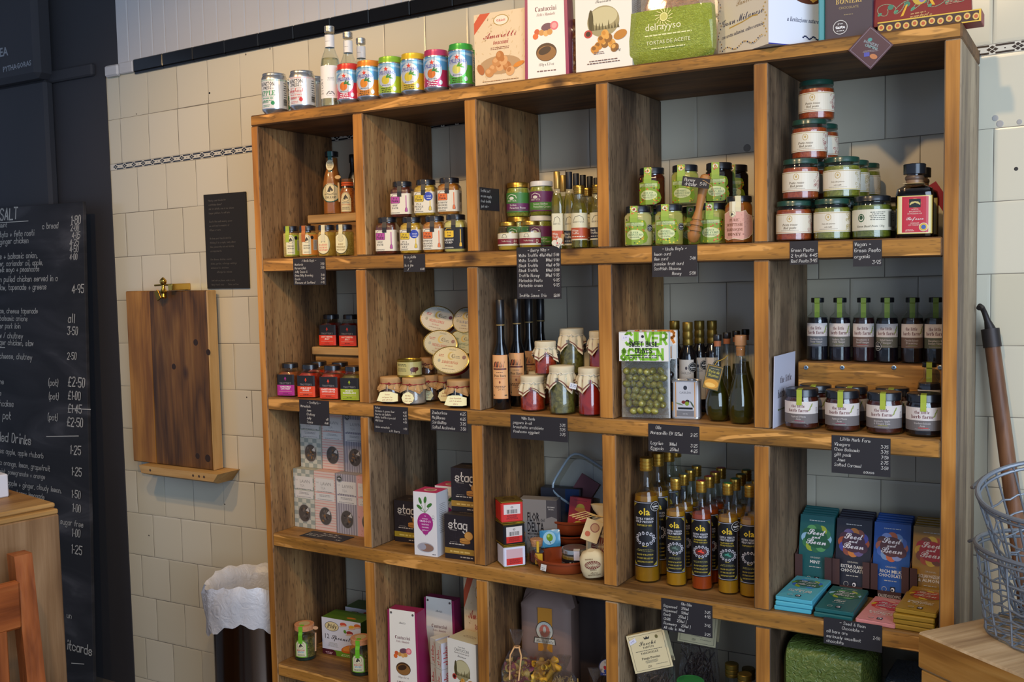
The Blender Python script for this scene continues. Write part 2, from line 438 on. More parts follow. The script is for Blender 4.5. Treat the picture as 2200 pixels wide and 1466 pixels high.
# ------------------------------------------------------------------ things
def tag(o, label, cat, group=None, kind=None):
    if label: o['label'] = label
    if cat: o['category'] = cat
    if group: o['group'] = group
    if kind: o['kind'] = kind
    return o
def thing(name, label, cat, loc, rz=0.0, group=None, rot=None):
    o = bpy.data.objects.new(name, None); o.empty_display_size = .02; col.objects.link(o); o.location = loc
    o.rotation_euler = rot or (0, 0, R(rz)); return tag(o, label, cat, group)
def dup(root, loc, rz, label, group=None):
    r = root.copy(); col.objects.link(r); r.location = loc; r.rotation_euler = (0, 0, R(rz)); r['label'] = label
    if group: r['group'] = group
    for ch in list(root.children):
        c = ch.copy(); col.objects.link(c); c.parent = r
        for g in ch.children:
            d = g.copy(); col.objects.link(d); d.parent = c
    return r
def struct(o): o['kind'] = 'structure'; return o
def Tm(loc=(0, 0, 0), rot=(0, 0, 0)): return Matrix.Translation(loc) @ Euler(rot, 'XYZ').to_matrix().to_4x4()
# ================================================================== the room
D = 0.337                      # the tiled wall stands behind the shelf
Z0, Z1, Z2, Z3, Z4 = 2.09, 1.6653, 1.2479, .8311, .4249
SLOPE = .0175
def tile_material():
    m, nt, b = newmat('cream_glazed_tiles')
    g = node(nt, 'ShaderNodeNewGeometry'); sp = node(nt, 'ShaderNodeSeparateXYZ', {0: g.outputs['Position']})
    x = sp.outputs[0]; z = math_(nt, 'SUBTRACT', sp.outputs[2], math_(nt, 'MULTIPLY', math_(nt, 'ADD', x, 1.0), SLOPE))   # the courses climb a little along the wall
    above = math_(nt, 'GREATER_THAN', z, 2.04)
    zz = math_(nt, 'SUBTRACT', math_(nt, 'SUBTRACT', z, 2.027), math_(nt, 'MULTIPLY', above, .024))
    v = math_(nt, 'DIVIDE', zz, .165); row = math_(nt, 'FLOOR', v)
    par = math_(nt, 'MULTIPLY', math_(nt, 'MODULO', math_(nt, 'ADD', math_(nt, 'MULTIPLY', row, math_(nt, 'SUBTRACT', 1.0, above)), 100.0), 2.0), .5)
    wn = node(nt, 'ShaderNodeTexWhiteNoise', {'W': row}, noise_dimensions='1D').outputs[0]
    u = math_(nt, 'ADD', math_(nt, 'DIVIDE', math_(nt, 'ADD', x, .845), .1565), math_(nt, 'ADD', par, math_(nt, 'MULTIPLY', wn, .06)))
    fu = math_(nt, 'SUBTRACT', math_(nt, 'FRACT', u), .5); fv = math_(nt, 'SUBTRACT', math_(nt, 'FRACT', v), .5)
    du = math_(nt, 'MULTIPLY', math_(nt, 'SUBTRACT', .5, math_(nt, 'ABSOLUTE', fu)), .1565)
    dv = math_(nt, 'MULTIPLY', math_(nt, 'SUBTRACT', .5, math_(nt, 'ABSOLUTE', fv)), .165)
    d = math_(nt, 'MINIMUM', du, dv)
    wob = node(nt, 'ShaderNodeTexNoise', {'Scale': 14, 'Detail': 2}).outputs[0]
    th = math_(nt, 'MULTIPLY', math_(nt, 'SUBTRACT', wob, .22), .0034)
    grout = math_(nt, 'LESS_THAN', d, th)
    per = node(nt, 'ShaderNodeTexWhiteNoise', {'Vector': node(nt, 'ShaderNodeCombineXYZ', {0: math_(nt, 'FLOOR', u), 1: row}).outputs[0]}, noise_dimensions='2D').outputs[0]
    c = mixc(nt, per, lin('cdc3a8'), lin('d7ceb6'))
    c = mixc(nt, grout, c, lin('7d7566'))
    nt.links.new(c, b.inputs['Base Color'])
    nt.links.new(math_(nt, 'ADD', .2, math_(nt, 'MULTIPLY', grout, .6)), b.inputs['Roughness'])
    b.inputs['Specular IOR Level'].default_value = .45
    edge = ramp(nt, d, [(0.0, (0, 0, 0, 1)), (.006, (1, 1, 1, 1))], 'EASE')
    big = node(nt, 'ShaderNodeTexNoise', {'Scale': 9, 'Detail': 1}).outputs[0]
    hh = math_(nt, 'ADD', math_(nt, 'MULTIPLY', edge, .5), math_(nt, 'MULTIPLY', big, .25))
    bp = node(nt, 'ShaderNodeBump', {'Strength': .5, 'Distance': .003, 'Height': hh}); nt.links.new(bp.outputs[0], b.inputs['Normal'])
    return m
def plaster(h, h2, rough=.75):
    m, nt, b = newmat('paint_' + h)
    n = node(nt, 'ShaderNodeTexNoise', {'Scale': 3.5, 'Detail': 6}).outputs[0]
    nt.links.new(ramp(nt, n, [(.3, h), (.7, h2)]), b.inputs['Base Color']); b.inputs['Roughness'].default_value = rough
    n2 = node(nt, 'ShaderNodeTexNoise', {'Scale': 160, 'Detail': 2}).outputs[0]
    bp = node(nt, 'ShaderNodeBump', {'Strength': .12, 'Distance': .002, 'Height': n2}); nt.links.new(bp.outputs[0], b.inputs['Normal'])
    return m
tiles = tile_material(); charcoal = plaster('2f2e31', '363438'); white_paint = plaster('bdbcbc', 'c6c5c4', .45)
mb = MB(); mb.box(-1.078, D, 0, 3.4, D + .12, 2.425, tiles); struct(mb.build('wall_back'))
mb = MB(); mb.box(-3.0, D - .004, 0, -1.0745, D + .12, 2.386, charcoal); mb.box(-3.0, D - .004, 2.386, -.997, D + .12, 3.3, charcoal)
mb.box(-3.0, D - .022, 2.388, -1.13, D, 2.435, charcoal, bev=.006); mb.box(-3.0, D - .045, 0, -1.385, D, 2.40, charcoal, bev=.012); mb.box(-3.0, D - .085, 2.40, -1.37, D, 3.3, charcoal, bev=.02)
struct(mb.build('wall_left'))
# tongue and groove boards above the tiles
mb = MB(); x = -.9975
while x < 3.4:
    w = .0662; y = D - .006
    vs = []; prof = [(0, .004), (.003, 0), (w - .006, 0), (w - .004, .0045), (w - .001, .0045), (w, .004)]
    for (px, py) in prof: vs += [(x + px, y + py, 2.40 + (x + 1) * SLOPE), (x + px, y + py, 3.3)]
    mb.add(vs, [(2 * i, 2 * i + 2, 2 * i + 3, 2 * i + 1) for i in range(len(prof) - 1)], white_paint); x += w
mb.box(-.997, D, 2.425, 3.4, D + .12, 3.3, white_paint); struct(mb.build('wall_upper'))
# black glazed trim tiles, the first stretch painted over
black_tile = ink('0d0b0a', .12); mb = MB(); x = -.907
while x < 3.3:
    w = .158
    mb.box(x + .0007, D - .012, 2.397, x + w - .0007, D + .01, 2.4425, black_tile, bev=.003)
    mb.box(x + .0007, D - .006, 2.390, x + w - .0007, D + .01, 2.398, black_tile); x += w
mb.box(-.907, D - .002, 2.39, 3.3, D + .01, 2.442, ink('8b8780')); o = struct(mb.build('trim_1', None, (0, 0, 0), (0, -math.atan(SLOPE), 0))); o.location = Vector((-.907, 0, 2.405)) - o.rotation_euler.to_matrix() @ Vector((-.907, 0, 2.427))
mb = MB(); mb.box(-1.06, D - .02, 2.372, -.985, D, 2.414, white_paint, bev=.006); mb.box(-.983, D - .014, 2.376, -.9085, D, 2.417, white_paint, bev=.003); struct(mb.build('trim_2'))
# black and white diamond border tiles
mb = MB(); c = Cv(); c.P([(-1.0745, 2.0275 - .0745 * SLOPE), (3.3, 2.0275 + 4.3 * SLOPE), (3.3, 2.0505 + 4.3 * SLOPE), (-1.0745, 2.0505 - .0745 * SLOPE)], 'cfc8b6'); h0, h1 = 2.0275, 2.0505; zb0 = (h0 + h1) / 2; hh = (h1 - h0) / 2
Z_ = lambda xx: (xx + 1.0) * SLOPE
x = -1.0705; k = .0519; bk = '15131a'
while x < 3.25:
    cx = x + k / 2; zm = zb0 + Z_(cx); g1 = k * .5 * SLOPE
    for sg in (-1, 1):
        zc = zm + sg * hh * .72
        c.P([(cx + .0065, zc - .0023), (x + k + k / 2 - .0065, zc - .0023 + 2 * g1), (x + k + k / 2 - .0065, zc + .0023 + 2 * g1), (cx + .0065, zc + .0023)], bk, False)
    for dx, dz in ((-.0068, 0), (.0068, 0), (0, .0048), (0, -.0048)):
        q = .0058; c.P([(cx + dx - q, zm + dz), (cx + dx, zm + dz - q * .68), (cx + dx + q, zm + dz), (cx + dx, zm + dz + q * .68)], bk, False)
    c.P([(cx + k / 2 - .0016, zm - .0014 + g1), (cx + k / 2 + .0016, zm - .0014 + g1), (cx + k / 2 + .0016, zm + .0014 + g1), (cx + k / 2 - .0016, zm + .0014 + g1)], bk, False)
    x += k
c.flat(mb, Tm((0, D - .0006, 0)), .2); struct(mb.build('trim_3'))
# little screw holes and chips in the tiles
floor_m = plaster('5c544c', '6b6258', .5); mb = MB(); mb.box(-4, -5, -.1, 5, D + .2, 0, floor_m); struct(mb.build('floor'))
mb = MB(); mb.box(-4, -5, 3.3, 5, D + .2, 3.4, plaster('b9b7b2', 'c3c1bc')); struct(mb.build('ceiling'))

# ------------------------------------------------------------------ shelf unit of reclaimed boards
side_face = wood('reclaimed_panel', 'Z', '573c24', '90683f', 'b9925e', 150, 1.5, '2a1c14', .6, plank=.085, contrast=.75, specks=.55)
side_grey = wood('reclaimed_panel_grey', 'Z', '49392a', '7d644a', 'a58a68', 160, 1.6, '231b17', .6, plank=.085, contrast=.75, specks=.55)
outer_face = wood('weathered_outside', 'Z', '6a5848', '9a8468', 'b8a283', 150, 1.4, '5a4d43', .5, plank=.09, specks=.3)
edge_z = wood('sanded_edge_upright', 'Z', '7d4f20', 'b0752f', 'd0954a', 120, 2.2, '4a3015', .4, .5, contrast=.9)
edge_x = wood('sanded_edge_shelf', 'X', '74501f', 'a5722f', 'c88d45', 110, 2.2, '4a3719', .5, .5, blotch='d59a50', specks=.35, contrast=.9)
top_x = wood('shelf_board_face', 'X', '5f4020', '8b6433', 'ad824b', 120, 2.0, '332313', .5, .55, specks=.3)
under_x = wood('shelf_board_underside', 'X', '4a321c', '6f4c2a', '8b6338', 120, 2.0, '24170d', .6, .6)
shelf = thing('shelf_unit', 'tall open shelf unit of reclaimed timber boards standing against the tiled wall', 'shelf unit', (0, 0, 0))
def board(name, x0, y0, z0, x1, y1, z1, face, edge, bev=.0025, parent=None):
    b = MB(); cx, cy, cz = (x0 + x1) / 2, (y0 + y1) / 2, (z0 + z1) / 2
    b.box(x0 - cx, y0 - cy, z0 - cz, x1 - cx, y1 - cy, z1 - cz, face, None, bev, edge)
    return b.build(name, parent or shelf, (cx, cy, cz))
YB = D - .003
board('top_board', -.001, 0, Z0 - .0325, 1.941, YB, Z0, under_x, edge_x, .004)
board('side_panel', 0, 0, 0, .027, YB, Z0 - .0328, side_face, edge_z)
sp = board('side_panel', 1.9085, 0, 0, 1.94, YB, Z0 - .0328, outer_face, edge_z)
SH = [(Z1, .0398), (Z2, .0385), (Z3, .040), (Z4, .040), (.06, .04)]
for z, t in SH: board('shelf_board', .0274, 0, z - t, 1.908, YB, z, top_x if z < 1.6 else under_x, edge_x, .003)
DV = [[(.3855, .4218), (.7572, .7941), (1.1338, 1.168), (1.519, 1.5516)], [(.3798, .4178), (.753, .7881), (1.1327, 1.1708), (1.5174, 1.5538)],
      [(.38, .411), (.7553, .7928), (1.1373, 1.1752), (1.5168, 1.5533)], [(.3794, .4172), (.7594, .7973), (1.1397, 1.176), (1.5188, 1.5548)], [(.38, .417), (.757, .794), (1.137, 1.174), (1.518, 1.554)]]
tops = [Z0 - .0325] + [z - t for z, t in SH[:4]]
for rI, cells in enumerate(DV):
    for cI, (a, b_) in enumerate(cells):
        board('divider', a, .001, SH[rI][0] + .0002, b_, YB, tops[rI] - .0002, side_grey if (cI + rI) % 3 == 2 or cI == 3 else side_face, edge_z)
pale_x = wood('riser_board', 'X', '8a6a41', 'b08d5c', 'c9a974', 110, 1.8, '5b4226', .4)
board('riser', .068, .17, Z1 + .0005, .385, .30, 1.772, under_x, top_x, .002)
board('riser', .060, .165, 1.7725, .385, .315, 1.7985, pale_x, pale_x, .003)
board('riser', .052, .19, Z2 + .0005, .379, .31, 1.362, under_x, top_x, .002)
board('riser', .046, .18, 1.3625, .379, .318, 1.388, pale_x, pale_x, .003)
rb = board('riser', 1.572, .17, Z2 + .0005, 1.908, .316, 1.386, under_x, edge_x, .002)
mb = MB()
for u in (1732, 1809.6, 1920.6, 2019.7):
    sx, szz = by(u, 790, .17); T = Tm((sx - rb.location.x, .17 - rb.location.y, szz - rb.location.z), (pi / 2, 0, 0))
    mb.loft([(-.001, .0052), (.0016, .0052), (.0022, .0035)], ink('8fa0ad', .35, .9), n=14, T=T); mb.box(-.003, -.0006, .0022, .003, .0006, .0024, ink('2a3036'), T); mb.box(-.0006, -.003, .0022, .0006, .003, .0024, ink('2a3036'), T)
mb.build('screw_heads', rb)

# ------------------------------------------------------------------ card slates and other things on the shelf front
SLATE = '221e21'
def card(u0, v0, u1, v1, rows, label, title=None, y=-.0004, th=.9, tilt=0.0, hs=1.0, group='handwritten price cards on the shelf edges', vb=None):
    """a black card fixed to the shelf edge; rows: words|price, leading blanks indent"""
    x0, za = by(u0, v0, y); x1, zb = by(u1, v1, y); zt = by(u1 if vb else u0, vb or v0, y)[1]
    zt = max(za, zt); w = x1 - x0; h = zt - zb; cx = (x0 + x1) / 2; b = MB(); b.box(-w / 2, -.0012, -h, w / 2, 0, 0, ink(SLATE, .6)); c = Cv(); n = len(rows); st = h / (n + .35)
    for i, rw in enumerate(rows):
        L, _, P = rw.partition('|'); ind = len(L) - len(L.lstrip(' ')); L = L.strip(' '); yy = -st * (i + .95); hh = st * .58 * hs
        if L.startswith('^'): c.H(L[1:], 0, yy, hh, al='c', w=w * .9)
        else:
            if L: c.H(L, -w * .45 + ind * w * .05, yy, hh, w=w * (.62 if P else .9) - ind * w * .05)
            if P: c.H(P, w * .46, yy, hh, al='r', w=w * .3)
    c.flat(b, Tm((0, -.0012, 0)), .7)
    o = b.build('price_card', None, (cx, y, zt), (0, R(tilt), 0)); tag(o, label, 'price card', group); return o
card(630, 556, 701, 612, ['^/ Uncle Roy\'s ~', 'Mustards|3·50', 'Horseradish|3·50', 'Jolly Sauce &|', 'Oven Only Dressing|3·60', 'Curds|3·00', 'Flavours of Scotland|6·95'], 'black price card for mustards and horseradish below the hexagonal mustard jars')
card(867, 547, 914, 584, ['In a pickle', '     or', 'In a jam', '   /|4·00'], 'small black card reading in a pickle or in a jam, under the chutney jars')
card(1110, 532, 1206.5, 642, ['^~ Berry Vita ~', 'White Truffle 40ml|40ml 5·00', 'White Truffle|100ml 9·00', 'Black Truffle|40ml 4·50', 'Black Truffle|100ml 8·00', 'Truffle Honey|100ml 9·95', 'Pistachio Pesto|9·95', 'Pistachio crema|9·95', '^~', 'Truffle Sauce Trio|12.00'], 'largest black price card, listing truffle oils and pistachio, hanging over the vinegar bottles')
card(1401, 529, 1498.5, 594, ['^~ Uncle Roy\'s ~', 'lemon curd|', 'lime curd|3·00', 'passion fruit curd', 'Scottish Blossom', '        Honey|5·50'], 'black price card for curds and blossom honey under the lemon curd jars')
card(1697, 519, 1757.5, 568, ['', 'Green Pesto', '2 truffle|4·45', 'Red Pesto|3·95'], 'black price card for green and red pesto below the tall jar stack')
card(1833, 517, 1894.5, 572, ['Vegan -', 'Green Pesto', 'organic', '|3·95'], 'black price card for vegan organic green pesto')
card(643, 858, 708.5, 916, ['^- Trotter\'s -', 'Marmalade', '    Jams', '    Chutney', '    Jelly|all', '    Sauce|4·00'], 'black price card for marmalade and chutney above the tea boxes', vb=864)
card(803, 871, 878, 934, ['Pates', 'Venison & goose liver|4·25', 'Iberico de Bellota|4·25', 'White truffle & porcini|4·25', 'Wild Boar|4·50', '^~', 'Onion marmalade|4·50', '        & Pt Sherry'], 'black price card for pates hanging below the paper-topped pate jars', vb=878)
card(925, 880, 1004.5, 930, ['Zamburinas|4·25', 'Mejillones|4·25', 'Sardinillas|3·75', 'Salted Anchovies|3·50'], 'black price card for tinned seafood under the pile of oval tins', vb=884)
card(1097, 893, 1220, 951, ['   Villa Reale', 'peppers in oil|3·75', 'bruschetta arrabbiata|3·75', 'farmhouse eggplant|3·75', ''], 'black price card for peppers in oil under the cloth-topped jars', vb=899)
card(1393, 910, 1503, 978, ['  Oils', 'Manzanilla EV 125ml|2·25', '', 'Lagrima    100ml|3·25', 'Egypcia    250ml|4·25'], 'black price card headed oils, below the silver oil tin', vb=920)
card(1787, 936, 1913, 1026, ['  Little Herb Farm', 'Vinegars|3·75', 'Choc Balsamic|3·75', 'gift pack|7·50', ' Jams|2·75', 'Salted Caramel|3·50', '          sauce'], 'black price card for vinegars and jams above the chocolate bars', vb=943)
card(1421, 1286, 1531, 1372, ['^Ola Oils', 'Rapeseed   250ml|3·25', 'Rapeseed   500ml|4·95', 'Basil      250ml }', 'Chilli     250ml }|3·95', 'Rosemary   250ml }', 'All oils in 100ml|2·25'], 'black price card for rapeseed oils below the row of golden oil bottles', vb=1302)
card(1770, 1332, 1895, 1403, ['^~ Seed & Bean', '^Chocolate ~', 'all bars are|2·50', 'seriously excellent', 'chocolate'], 'black price card for chocolate bars hanging over the green bags', vb=1345)
# card lying on the tea shelf
q = [bz(u, v, Z3) for u, v in ((647, 1150.6), (732, 1166), (757, 1156), (673, 1138))]
b = MB(); cx = (q[0][0] + q[1][0]) / 2; w = q[1][0] - q[0][0]; b.box(-w / 2, .0, .0002, w / 2, .062, .0012, ink(SLATE, .6)); c = Cv()
c.H('Tea Pigs Tea', 0, .046, .008, al='c', w=w * .5); c.H('Try one, award winning tea', -w * .45, .031, .008, w=w * .88); c.H('all loose leaf', -w * .45, .017, .008, w=w * .5); c.H('7·50', w * .42, .006, .008, al='r')
c.flat(b, Tm((0, 0, .0012), (-pi / 2, 0, 0)))
tag(b.build('price_card', None, (cx, .012, Z3)), 'black price card lying flat on the board in front of the tea boxes', 'price card', 'handwritten price cards on the shelf edges')
# note fixed to a divider face
y0_, z0_ = None, None
b = MB(); c = Cv(); P0 = DV[0][1][1] + .0006
pts = []
for u, v in ((1030, 402), (1072.5, 454)):
    d = ray(u, v); p = CAM + d * ((P0 - CAM.x) / d.x); pts.append((p.y, p.z))
(ya, za), (yb, zb) = pts; h = za - zb; w = yb - ya
b.box(0, 0, 0, .001, w, h, ink(SLATE, .6))
for i, t in enumerate(('Truffle bar?', 'we can supply', 'fresh truffle', 'just ask -')): c.H(t, .004, h * (.8 - .23 * i), h * .11, w=w * .85)
c.flat(b, Tm((.001, 0, 0), (0, 0, pi / 2)))
tag(b.build('notice_card', None, (P0, ya, zb)), 'small square black note about fresh truffle fixed on the divider face', 'note')
# ================================================================== things along the wall beside the shelf
mb = MB()
for u, v, r, c in ((450, 200, .004, '1a1612'), (528, 117, .0035, '6b6257'), (2183, 363, .0045, '2b2624'), (2138, 254, .007, 'a5a09a'), (2148, 266, .008, 'a5a09a'), (2190, 262, .006, 'a5a09a'), (580, 105, .003, '5c554c'), (898, 35, .0045, '4c4740'), (1596, 402, .005, '241f1d'), (1605, 318, .01, '9d978a'), (293, 245, .003, '7d7466'), (320, 1151, .003, '3a332b'), (483, 1084, .003, '3a332b'), (530, 854, .003, '3a332b')):
    x, z = by(u, v, D); mb.loft([(0, r), (.0006, r * .8)], ink(c, .6), n=10, T=Tm((x, D, z), (pi / 2, 0, 0)))
struct(mb.build('trim_4'))
# leaning menu chalkboard
m, nt, b_ = newmat('chalkboard_black')
n1 = node(nt, 'ShaderNodeTexNoise', {'Scale': 2.6, 'Detail': 5, 'Distortion': 1.2, 'Vector': node(nt, 'ShaderNodeVectorMath', {0: node(nt, 'ShaderNodeTexCoord').outputs['Object'], 1: (.7, 1, 2.6)}, operation='MULTIPLY').outputs[0]}).outputs[0]
nt.links.new(ramp(nt, n1, [(.42, '161417'), (.6, '2a282b'), (.75, '4a484a')]), b_.inputs['Base Color']); b_.inputs['Roughness'].default_value = .8
chalk_m = m
lean = math.atan2(.062, 1.9); CO = Vector((-1.125, D - .09, 1.908)); ez = Vector((0, math.sin(lean), math.cos(lean))); en = Vector((0, -math.cos(lean), math.sin(lean)))
mb = MB(); Lb = 1.905; mb.box(-1.0, 0, -Lb, 0, .014, 0, chalk_m, None, .002); c = Cv(); CH = 'b9b4aa'
def pl(u, v):
    p = bpl(u, v, CO, en) - CO; return p.x, p.dot(ez)
def cw(t, u0, u1, v, h, cc=CH):
    xa, za = pl(u0, v); xb, _ = pl(u1, v); c.H(t, xa, za, h * .00183, cc, w=xb - xa, th=.13)
for a in [('SALT', 0, 57, 473, 24), ('mint', 1, 43, 489, 11), ('c bread', 91, 134, 492, 12), ('1·80', 153, 190, 482, 17), ('2·00', 152, 190, 497, 13), ('tato + feta rosti', 0, 90, 510, 12), ('4·05', 155, 183, 512, 12), ('ginger chicken', 0, 96, 525, 12), ('4·25', 150, 185, 528, 13), ('4·50', 150, 185, 542, 13), ('s + balsamic onion,', 0, 130, 557, 12), ('4·00', 150, 183, 558, 12), ('er, coriander oil, apple,', 0, 140, 572, 11), ('elk mayo + peashoots', 0, 125, 585, 11), ('n pulled chicken served in a', 0, 176, 606, 12), ('law, tapenade + greens', 0, 140, 623, 12), ('4·95', 155, 190, 630, 17), ('am, cheese tapenade', 0, 128, 673, 11), ('balsamic onions', 0, 87, 689, 11), ('er pork loin', 0, 78, 705, 11), ('all', 147, 167, 693, 17), ('3·50', 145, 182, 719, 16), ('w / chutney', 0, 80, 726, 12), ('ger chicken, slaw', 0, 108, 741, 12), ('cheese, chutney', 0, 107, 770, 12), ('2·50', 145, 181, 772, 14), ('ne', 0, 20, 825, 12), ('(pot)', 104, 133, 828, 13), ('£2·50', 147, 190, 830, 19), ('s', 0, 4, 850, 11), ('(pot)', 105, 133, 857, 13), ('£1·00', 147, 192, 858, 17), ('hcakes', 0, 55, 872, 13), ('£1·45', 147, 190, 886, 17), ('pot', 7, 29, 900, 16), ('(pot)', 103, 129, 902, 13), ('£2·50', 145, 190, 915, 18), ('led Drinks', 0, 94, 948, 20), ('ss: apple, apple rhubarb', 0, 140, 973, 11), ('1·25', 152, 190, 975, 18), ('o: orange, lemon, grapefruit', 0, 160, 998, 11), ('mint, pomegranate + orange', 0, 135, 1016, 10), ('1·25', 155, 191, 1021, 17), ('apple + ginger, cloudy lemon,', 18, 175, 1042, 11), ('raspberry lemonade', 20, 117, 1061, 11), ('1·50', 155, 194, 1069, 16), ('water', 70, 107, 1077, 10), ('1·00', 157, 194, 1099, 16), ('sugar free', 131, 190, 1125, 12), ('1·00', 156, 195, 1152, 16), ('1·25', 155, 192, 1188, 18), ('un', 145, 167, 1327, 12), ('itcards', 145, 207, 1394, 20)]: cw(*a)
for (ua, va, ub, vb) in ((0, 479, 62, 475), (101, 938, 170, 937), (0, 747, 12, 747), (150, 878, 196, 880), (155, 1425, 182, 1427)): c.S([pl(ua, va), pl(ub, vb)], .003, CH)
c.flat(mb, Tm((0, 0, 0)), .8)
tag(mb.build('menu_chalkboard', None, CO, (-lean, 0, 0)), 'tall black menu chalkboard with handwritten prices leaning against the dark painted wall', 'chalkboard')
# painted words on the dark wall
mb = MB(); c = Cv(); yw = D - .0853
x, z = by(0, 122, yw); c.T('EA', x, z, .033, '8f9094', 'b', al='l', w=by(27, 122, yw)[0] - x); x, z = by(7, 155, yw); c.T('PYTHAGORAS', x, z, .02, '8f9094', 'b', al='l', w=by(84, 150, yw)[0] - x, rot=.03)
c.flat(mb, Tm((0, yw, 0)), .6); struct(mb.build('wall_left_lettering'))
# black notice board on the tiles
xa, zt = by(440, 424, D); xb, zb = by(538, 617, D); mb = MB(); w = xb - xa; h = zt - zb + .012; mb.box(0, -.006, -h, w, 0, 0, ink('1b1714', .75), None, .001); c = Cv()
for i, (t, ind, ww) in enumerate([('Having some friends for', .12, .6), ('a birthday dinner?', .12, .42), ('Ask for details, one of our deluxe', .12, .78), ('hamper platters, to suit you.', .12, .76), ('', 0, 0), ('Due to the small amazing space', .12, .76), ('we work best in numbers of', .12, .68), ('fifteen or more.', .12, .3), ('', 0, 0), ('We love your friends dont be', .12, .74), ('thinking it is a simple, tasty dinner', .12, .84), ('then please why not and include', .12, .8), ('accompaniments.', .12, .34), ('', 0, 0), ('For dinners, lunches, events', .12, .6), ('drinks, parties, caterings, weddings', .12, .66), ('anniversaries, christmas', .12, .66), ('         all enquiries welcome', .12, .6), ('', 0, 0), ('Just ask us please, make a note!', .12, .76), ('Many free & more      Cakes and tea', .12, .8)]):
    if t: c.H(t, w * ind, -h * (.075 + i * .0445), h * .018, '6f6a64', w=w * ww, th=.12)
c.flat(mb, Tm((0, -.006, 0)), .8); tag(mb.build('notice_board', None, (xa, D - .0008, zt + .008)), 'narrow black notice board with faint handwriting on the cream tiles', 'notice board')
# bread board standing on its ledge
bb1 = wood('bread_board_honey', 'Z', '7a4d1d', 'a4702e', 'be8a45', 110, 1.6, '6b3f16', .35, .5); bb2 = wood('bread_board_dark', 'Z', '42290f', '6d481f', '8d6634', 110, 3.2, '26160a', .7, .5); bbs = wood('bread_board_edge', 'Z', 'a9824c', 'c19a62', 'd2b07c', 90, 1.2, '8d6837', .2, .5)
mb = MB(); x0, x1, zb, zt = -.946, -.516, .9268, 1.567; hw = (x1 - x0)
mb.box(0, -.045, 0, hw * .3, 0, zt - zb, bb1, None, .003); mb.box(hw * .3005, -.0453, 0, hw * .985, 0, zt - zb, bb2, None, .003); mb.box(hw * .9852, -.045, 0, hw, 0, zt - zb, bbs, None, .003)
for u, v, r in ((374, 788, .011), (421, 736, .012), (448, 757, .011), (425, 980, .011), (447, 985, .014)):
    xx, z_ = by(u, v, D - .06); mb.loft([(.0, r), (.0004, r * .95)], ink('2a180c', .7), n=14, T=Tm((xx - x0, -.0453, z_ - zb), (pi / 2, 0, 0)))
tag(mb.build('bread_board', None, (x0, D - .016, zb)), 'thick wooden bread board of three planks hung on the cream tiles above a ledge', 'bread board')
mb = MB(); lz = .926; vs = []
for x0_, x1_, y, z in ((-.86, -.452, D - .001, lz), (-.862, -.452, D - .105, lz), (-.848, -.475, D - .105, lz - .028), (-.84, -.49, D - .07, lz - .042), (-.84, -.49, D - .001, lz - .042)): vs += [(x0_, y, z), (x1_, y, z)]
mb.add(vs, [(0, 2, 4, 6, 8), (1, 9, 7, 5, 3)] + [(2 * i, 2 * i + 1, (2 * i + 3) % 10, (2 * i + 2) % 10) for i in range(5)], wood('pine_ledge', 'X', '9a733c', 'b98f54', 'cba76c', 90, 1.2, '7a5526', .3, .5))
for xx in (-.80, -.575, -.545, -.52): mb.loft([(0, .005), (.0006, .0045)], ink('4a3420'), n=10, T=Tm((xx, D - .1052, lz - .014), (pi / 2, 0, 0)))
tag(mb.build('wall_ledge'), 'short pale pine ledge screwed to the tiles beneath the bread board', 'ledge')
# brass tap above the board
tx, tz = by(361, 626, D - .06); brass = ink('c9a24a', .2, 1.0); bt = thing('brass_tap', 'small brass tap on the tiles at the top of the bread board', 'tap', (tx, D - .08, tz))
mb = MB(); mb.loft([(-.026, .006), (-.02, .012), (-.008, .009), (0, .013), (.01, .007), (.022, .006), (.03, .012), (.04, .012), (.047, .006), (.05, .003)], brass, n=20); mb.build('spindle', bt)
mb = MB(); mb.tube([(-.045, 0, .022), (.0, 0, .024), (.05, .002, .022)], .0035, brass); mb.box(.03, -.006, .003, .052, .08, .027, brass, None, .002); mb.build('bracket', bt)
mb = MB(); mb.box(-.035, -.012, -.02, -.012, -.008, .015, ink('8a6a2c', .3, 1.0), Tm((0, 0, 0), (0, -.5, 0)), .001); mb.build('lever', bt)
# steel waste bin with its liner
bn = thing('waste_bin', 'round polished steel waste bin with a white plastic liner beside the shelf unit', 'bin', (-.178, .13, 0)); steel = ink('8f7f74', .16, 1.0)
mb = MB(); mb.loft([(0, .150), (.02, .151), (.03, .146), (.585, .146), (.592, .149), (.605, .149)], steel, n=48, c1=False); mb.build('bin_body', bn)
m, nt, b_ = newmat('liner_plastic'); b_.inputs['Base Color'].default_value = lin('dcdce0'); b_.inputs['Roughness'].default_value = .35; b_.inputs['Transmission Weight'].default_value = .25; b_.inputs['Subsurface Weight'].default_value = .0
n1 = node(nt, 'ShaderNodeTexNoise', {'Scale': 9, 'Detail': 4, 'Distortion': 2.5}).outputs[0]; bp = node(nt, 'ShaderNodeBump', {'Strength': .5, 'Distance': .006, 'Height': n1}); nt.links.new(bp.outputs[0], b_.inputs['Normal'])
mb = MB(); vs = []; N = 72; prof = [(.30, .138), (.45, .139), (.59, .140), (.625, .150), (.63, .158), (.61, .165), (.565, .166), (.525, .162), (.49, .160)]
